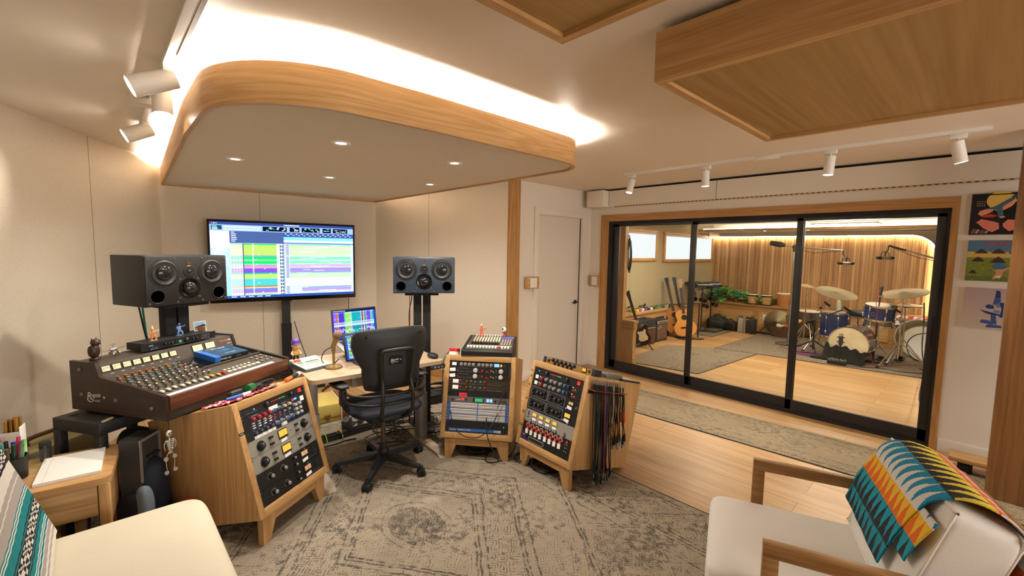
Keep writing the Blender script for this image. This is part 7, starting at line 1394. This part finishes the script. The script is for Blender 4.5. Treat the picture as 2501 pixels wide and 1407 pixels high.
# ---------------------------------------------------------------- drum kit
dkb=mat('drum_blue_sparkle',(22,48,104),.22,.3,coat=.6,var=.3,vs=300); dshell=mat('drum_wood_shell',(92,64,52),.3,coat=.4)
def drum(nm,lb,M,r,h,sh,top,hoop=chrome,lugs=8,bot=None,badge=None):
    t=thing(nm,lb,'drum',M); mb=MB(); mb.lathe([(0,0),(r,0),(r,h),(0,h)],sh,n=40); mb.build('shell',t)
    for z in (0,h): mb=MB(); mb.lathe([(r,z-.012),(r*1.045,z-.012),(r*1.045,z+.014),(r*1.01,z+.014)],hoop,n=40); mb.build('hoop',t)
    mb=MB(); mb.lathe([(0,h+.006),(r*1.01,h+.004),(r*1.01,h),(0,h)],top,n=40); mb.build('drum_head',t)
    mb=MB()
    for k in range(lugs): a=2*PI*(k+.5)/lugs; c=Vector((r*math.cos(a),r*math.sin(a),0)); u=c*1.035; mb.cyl(u+Vector((0,0,-.01)),u+Vector((0,0,h+.012)),.004,chrome,n=6); [mb.sup(c.x*1.02,c.y*1.02,z,.014,.014,.028,chrome,.8,nu=10,nv=6) for z in ((h*.2,h*.8) if h>.16 else (h*.5,))]
    mb.build('lugs',t); return t
hc=az(2066,886); HR=.25; bx_=frame(hc.x+.02,hc.y,HR+.03,172)
drum('bass_drum','bass drum with worn cream front head facing the glass',bx_@RX(90)@T(0,0,-.36),HR,.36,dshell,mat('bass_head',(214,200,166),.6,var=.16,vs=7),chrome,10)
t=None
p=ax(2040,768,8.75); drum('floor_tom','dark blue floor tom behind the left of the bass drum',T(p.x,p.y,.28),.2,.38,dkb,mat('tom_head',(196,186,170),.5),chrome,8)
p=ax(2147,762,8.45); drum('rack_tom','blue sparkle rack tom with chrome hoops above the bass drum',T(p.x,p.y,p.z-.1)@RX(4)@RY(-6),.185,.2,dkb,mat('tom_head',(196,186,170),.5),chrome,6)
t=[o for o in bpy.data.objects if o.get('label','').startswith('blue sparkle rack tom')][0]; mb=MB(RZ(165)@T(.1865,0,.1)@RY(90)); mb.lathe([(0,.001),(.026,.001),(.026,.003),(0,.003)],chrome,n=20); mb.lathe([(0,.003),(.02,.003),(.02,.0035),(0,.0035)],blkp,n=20); mb.build('badge',t)
p2_=ax(2146,786,8.6); drum('snare_drum','chrome snare drum under the blue rack tom',T(p2_.x,p2_.y,p2_.z-.06),.185,.13,steel,whitep,chrome,8)
t=thing('drum_stand','chrome stand legs under the snare drum','stand'); mb=MB(); mb.cyl((p2_.x,p2_.y,.2),(p2_.x,p2_.y,p2_.z-.06),.014,chrome); [mb.cyl((p2_.x,p2_.y,.28),(p2_.x+.24*math.cos(R(a)),p2_.y+.24*math.sin(R(a)),.012),.009,chrome) for a in (20,140,260)]; mb.build('tripod',t)
def cyst(lb,top,legs=.3,boom=None,m=chrome):
    t=thing('cymbal_stand',lb,'stand'); b_=boom or top; mb=MB(); mb.cyl((b_.x,b_.y,.12),(b_.x,b_.y,b_.z-.01),.009,m); mb.cyl((b_.x,b_.y,.12),(b_.x,b_.y,b_.z*.55),.012,m)
    if boom: mb.cyl(boom-(top-boom)*.25,top,.008,m); mb.sup(boom.x,boom.y,boom.z,.02,.02,.025,blkp,.8,nu=10,nv=6)
    mb.cyl(top+Vector((0,0,-.05)),top+Vector((0,0,.03)),.006,blkp); mb.build('pole',t)
    for a in (30,150,270): mb=MB(); mb.cyl((b_.x,b_.y,.38),(b_.x+legs*math.cos(R(a)),b_.y+legs*math.sin(R(a)),.018),.009,m); mb.sup(b_.x+legs*math.cos(R(a)),b_.y+legs*math.sin(R(a)),.02,.022,.022,.018,rubber,.8,nu=10,nv=6); mb.build('leg',t)
def cym(lb,px,py,X,r,rx,ry,m=cymb): p=ax(px,py,X); one(disc(I4,r,m),'cymbal',lb,'cymbal',T(p)@RX(rx)@RY(ry)); return p
c1=cym('large bronze cymbal tilted toward the glass on the left of the drum kit',2042,716,8.55,.285,14,-12,cymd); cyst('chrome boom cymbal stand holding the large left cymbal',c1+Vector((0,0,-.02)),.3,ax(2005,752,8.7))
c2=cym('large bronze cymbal on the right of the drum kit',2207,717,8.35,.28,-8,-12,cymd); cyst('chrome straight cymbal stand at the right of the drum kit',c2+Vector((0,0,-.02)),.36)
c3=cym('small cymbal seen nearly edge on, half hidden by the right mullion',1972,698,9.0,.22,9,-2,cymb); cyst('chrome cymbal stand beside the right mullion',c3+Vector((0,0,-.02)),.33)
c4=cym('pair of hi-hat cymbals behind the right cymbal stand',2213,745,8.6,.19,0,-2,cymb); cyst('hi-hat stand at the right rear of the drum kit',c4+Vector((0,0,-.03)),.28); one(disc(RX(180),.19,cymb),'cymbal','lower hi-hat cymbal just under the upper one','cymbal',T(c4+Vector((0,0,-.012))))
# cloth, mics and boxes in front of the kit
cb_=MB(bx_); nx,nz=30,10; zt_=lambda i:(.235-.10*abs(i/nx-.42)+.018*math.sin(i*.9)+(.05 if abs(i-2)<2 else 0))
g=[[cb_.V((-.28+.52*i/nx,-.035-.11*(1-j/nz)**1.5-.008*math.sin(i*.8+j*.5),-HR-.02+zt_(i)*j/nz)) for j in range(nz+1)] for i in range(nx+1)]
for i in range(nx):
    for j in range(nz): cb_.Fc([g[i][j],g[i+1][j],g[i+1][j+1],g[i][j+1]],mat('cloth_black',(24,23,22),.95))
o=one(cb_,'black_cloth','black sandbag cloth draped against the bottom of the bass drum','cloth'); md=o.modifiers.new('s','SOLIDIFY'); md.thickness=.01
def micst(lb,px,py,top,mlb,base=True,cond=False):
    b_=az(px,py); t=thing('microphone_stand',lb,'microphone stand'); mb=MB(); mb.lathe([(0,.006),(.085,.006),(.085,.03),(.02,.045),(0,.045)],blkp,M=T(b_.x,b_.y,0),n=24); mb.build('base',t); mb=MB(); mb.cyl((b_.x,b_.y,.04),(b_.x,b_.y,min(.3,top.z-.02)),.016,blkp); mb.cyl((b_.x,b_.y,.2),top,.008,blkp); mb.build('pole',t)
    m_=thing('drum_microphone',mlb,'microphone'); mb=MB(); d=Vector((.1,0,.3 if not cond else 1)).normalized(); mb.cyl(top,top+d*.1,.016,blkp,.02 if not cond else .03,n=14); mb.build('body',m_); mb=MB(); c=top+d*.12; mb.sup(c.x,c.y,c.z,.024,.024,.03,dgrey,.9,nu=14,nv=8); mb.build('grille',m_)
k=bx_@Vector((-.02,-.22,.05)); bp0=bx_@Vector((-.02,-.24,-HR-.03)); q_=cam.matrix_world.inverted()
t=thing('microphone_stand','short black stand holding the microphone before the bass drum head','microphone stand'); mb=MB(); mb.cyl(bp0+Vector((0,0,.01)),k,.012,blkp); mb.lathe([(0,.0),(.09,0),(.09,.02),(0,.03)],blkp,M=T(bp0.x,bp0.y,.008)); mb.build('pole',t)
t=thing('studio_microphone','dark condenser microphone in a shock mount before the bass drum head','microphone'); mb=MB(T(k)); mb.cyl((0,0,-.04),(0,0,.09),.026,dgrey,n=18); mb.cyl((0,0,.09),(0,0,.13),.027,silv,.02,n=18); mb.build('body',t); mb=MB(T(k)); [mb.tube([(.045*math.cos(2*PI*i/10),.045*math.sin(2*PI*i/10),z) for i in range(10)],.005,blkp,closed=True,sub=2) for z in (.0,.07)]; mb.build('shock_mount',t)
micst('short black round based stand in front of the rack tom',2131,886,ax(2150,722,8.3),'slim black microphone standing up over the rack tom')
cbl('red microphone cable winding up the front mic stand',[az(2131,890,.015),ax(2128,850,8.25),ax(2133,820,8.25),ax(2142,770,8.25),ax(2140,735,8.25),ax(2148,712,8.3)],.004,redcab)
for lb,px,py,X in (('small black clip microphone at the rim of the floor tom',2070,757,8.55),('black clip microphone right of the rack tom',2187,757,8.4)):
    p=ax(px,py,X); t=thing('drum_microphone',lb,'microphone'); mb=MB(); mb.cyl(p+Vector((.05,-.05,-.035)),p+Vector((-.02,.03,.03)),.014,blkp,.018,n=12); mb.build('body',t); mb=MB(); mb.sup(p.x-.025,p.y+.035,p.z+.035,.02,.02,.02,dgrey,1,nu=12,nv=8); mb.build('grille',t)
p=ax(2027,748,8.6); t=thing('drum_microphone','black microphone on a boom above the floor tom','microphone'); mb=MB(); mb.cyl(ax(2013,737,8.6),p,.014,blkp,.022,n=12); mb.build('body',t)
t=thing('microphone_boom_stand','low black boom stand slanting across the left of the drum kit','microphone stand'); a_,b_=ax(1969,788,8.5),ax(2058,757,8.5); mb=MB(); mb.cyl(a_,b_,.01,blkp); mb.cyl(a_,a_.lerp(b_,.25),.018,blkp); mb.build('boom_arm',t); c_=a_.lerp(b_,.25); mb=MB(); mb.cyl((c_.x,c_.y,.05),c_,.012,blkp); [mb.cyl((c_.x,c_.y,.2),(c_.x+.3*math.cos(R(a)),c_.y+.3*math.sin(R(a)),.014),.01,blkp) for a in (200,320,80)]; mb.build('tripod',t)
p=ax(2037,756,8.95); t=thing('water_bottle','clear plastic water bottle standing behind the floor tom','bottle',T(p.x+1.15,p.y+.02,BZ)@T(-.0,.12,0)); mb=MB(); mb.lathe([(0,0),(.032,0),(.034,.1),(.03,.16),(.014,.19),(0,.19)],mat('bottle_clear',(190,204,196),.1,spec=.6),n=20); mb.build('bottle',t); mb=MB(); mb.lathe([(.0,.188),(.016,.188),(.016,.21),(0,.21)],whitep,n=14); mb.build('cap',t)
p=ax(2098,762,8.9); t=thing('drum_throne','black padded drum stool behind the bass drum','stool',T(p.x,p.y,0)); mb=MB(); mb.sup(0,0,p.z-.02,.17,.16,.05,blkp,.7); mb.build('seat',t); mb=MB(); mb.cyl((0,0,.1),(0,0,p.z-.05),.016,chrome); [mb.cyl((0,0,.3),(.25*math.cos(R(a)),.25*math.sin(R(a)),.012),.01,chrome) for a in (0,120,240)]; mb.build('tripod',t)
s0,s1_=az(2019,889),az(2066,896); e=s1_-s0; yaw=math.degrees(math.atan2(e.y,e.x))-90; c=(s0+s1_)/2; t=thing('stage_box','flat black stage box with connectors on the rug edge before the drums','stage box',frame(c.x,c.y,.006,yaw)); mb=MB(); mb.bb((-e.length/2,0,0),(e.length/2,.14,.055),blkp,bev=.004); mb.build('box',t); mb=MB(); [mb.cyl((-e.length*.4+e.length*.8*k/7,.05+.05*(k%2),.055),(-e.length*.4+e.length*.8*k/7,.05+.05*(k%2),.075),.014,silv,n=10) for k in range(8)]; mb.build('sockets',t)
b=az(2005,877); mb=MB(); mb.bb((b.x-.06,b.y-.13,.006),(b.x+.06,b.y+.13,.05),blkp,bev=.005); mb.bb((b.x-.03,b.y-.05,.05),(b.x+.03,b.y+.06,.065),dgrey,bev=.003); one(mb,'foot_pedal','small black pedal box left of the stage box','pedal')
q=az(1978,868); coil('purple cable coiled on the rug left of the drums',(q.x,q.y,.015),.12,.19,4,.02,.006,purcab,grow=.2)
cbl('pink cable trailing at the base of the chrome boom stand',[az(1895,842,.014),az(1902,836,.014),az(1906,846,.014),az(1925,852,.014),az(1945,858,.014),az(1960,866,.014)],.006,mat('cable_pink',(160,80,90),.5))
cbl('black cable running across the rug to the right of the drums',[az(2062,892,.012),az(2100,897,.012),az(2150,900,.012),az(2200,908,.012),az(2260,913,.012),az(2300,915,.012)],.007)
cbl('red cable lying across the rug in front of the drums',[az(2100,886,.012),az(2130,890,.012),az(2165,894,.012),az(2220,892,.012),az(2280,898,.012)],.005,redcab); cbl('green cable lying on the rug at the right cymbal stand',[az(2172,894,.012),az(2180,884,.014),az(2200,884,.012),az(2212,872,.016)],.005,gcab)
cbl('black cable snaking up the inside of the right glass panel',[az(2262,1000,.012),az(2245,975,.012),az(2252,930,.012),az(2256,893,.02),ax(2252,850,7.4),ax(2256,790,7.4),ax(2257,740,7.4)],.007)
for px,py,lb in ((2150,880,'black foot pedal at the right of the bass drum'),(2196,880,'hi-hat foot pedal on the rug at the right')):
    b=az(px,py); mb=MB(); mb.bb((b.x-.14,b.y-.05,.008),(b.x+.14,b.y+.05,.03),blkp,bev=.004); mb.box(b.x,b.y,.06,.26,.07,.012,dgrey,RY(12)); one(mb,'foot_pedal',lb,'pedal')
dotc=dyed('dotted_towel',.9); p=ax(2215,775,XB-.03); mb=MB(); rr=random.Random(4); nx,ny=44,20
g=[[mb.V((XB-.05+.30*j/ny*(1 if j else 1),p.y+.34-.68*i/nx,BZ+.012+.012*math.sin(i*.5+j*.3)-(max(0,4-j)*.035))) for j in range(ny+1)] for i in range(nx+1)]
for i in range(nx):
    for j in range(ny): dd=((i%7-3)**2+(j%7-3)**2)<7; mb.Fc([g[i][j],g[i+1][j],g[i+1][j+1],g[i][j+1]],dotc,True,rgb(((60,80,170),(206,60,60))[(i//7+j//7)%2] if dd else (232,226,222)))
one(mb,'dotted_towel','white towel with blue and red dots hanging over the far bench','towel'); 
for k in range(3): a_=ax(2185+12*k,757+3*k,9.95); mb=MB(); mb.cyl(Vector((10.0,p.y+.2-.12*k,BZ+.045)),Vector((10.12,p.y-.2-.1*k,BZ+.05)),.007,natw); one(mb,'drumstick',('left','middle','right')[k]+' wooden drumstick on the dotted towel','drumstick',None,'drumsticks on the towel')
for px,py,r,lb,m in ((2243,835,.3,'largest cream drum head leaning on the bench, behind two others',cymd),(2252,845,.26,'middle drum head leaning on the bench at the right',skinm),(2262,848,.225,'front white drum head leaning nearest the glass at the right',whitep)):
    p=ax(px,py,9.3); X_=9.55-.25*{.3:0,.26:1,.225:2}[r]; p=ax(px,py,X_); t=thing('drum_head_spare',lb,'drum head',T(X_,p.y,r*.95+.012)@RY(-75)); mb=MB(); mb.lathe([(r*.94,.0),(r,.0),(r,.012),(r*.94,.012)],blkg if r<.23 else lgrey,n=40); mb.build('hoop',t); mb=MB(); mb.lathe([(0,.012),(r*.95,.012),(r*.95,.008),(0,.008)],m,n=40); mb.build('skin',t)
p=ax(2275,775,8.6); t=thing('wooden_cabinet','dark cabinet with slanted wooden top at the right edge of the glass','cabinet',T(8.75,p.y-.22,0)); mb=MB(); mb.prism([(0,0),(0,.62),(.5,.72),(.5,0)],-.2,.2,mat('cab_brown',(70,44,34),.5),M=Matrix(((1,0,0,0),(0,0,1,0),(0,1,0,0),(0,0,0,1)))) ; mb.build('body',t); mb=MB(); mb.bb((-.01,-.21,.45),(.02,.21,.62),dgrey); mb.build('front_panel',t)
# ---------------------------------------------------------------- world and view
wd=bpy.data.worlds.new('world'); SC.world=wd; wd.use_nodes=True; wd.node_tree.nodes['Background'].inputs[0].default_value=(.9,.95,1,1); wd.node_tree.nodes['Background'].inputs[1].default_value=.3
vs=SC.view_settings; vs.view_transform='Standard'; vs.look='None'; vs.gamma=1; vs.use_curve_mapping=False; vs.exposure=EXPO
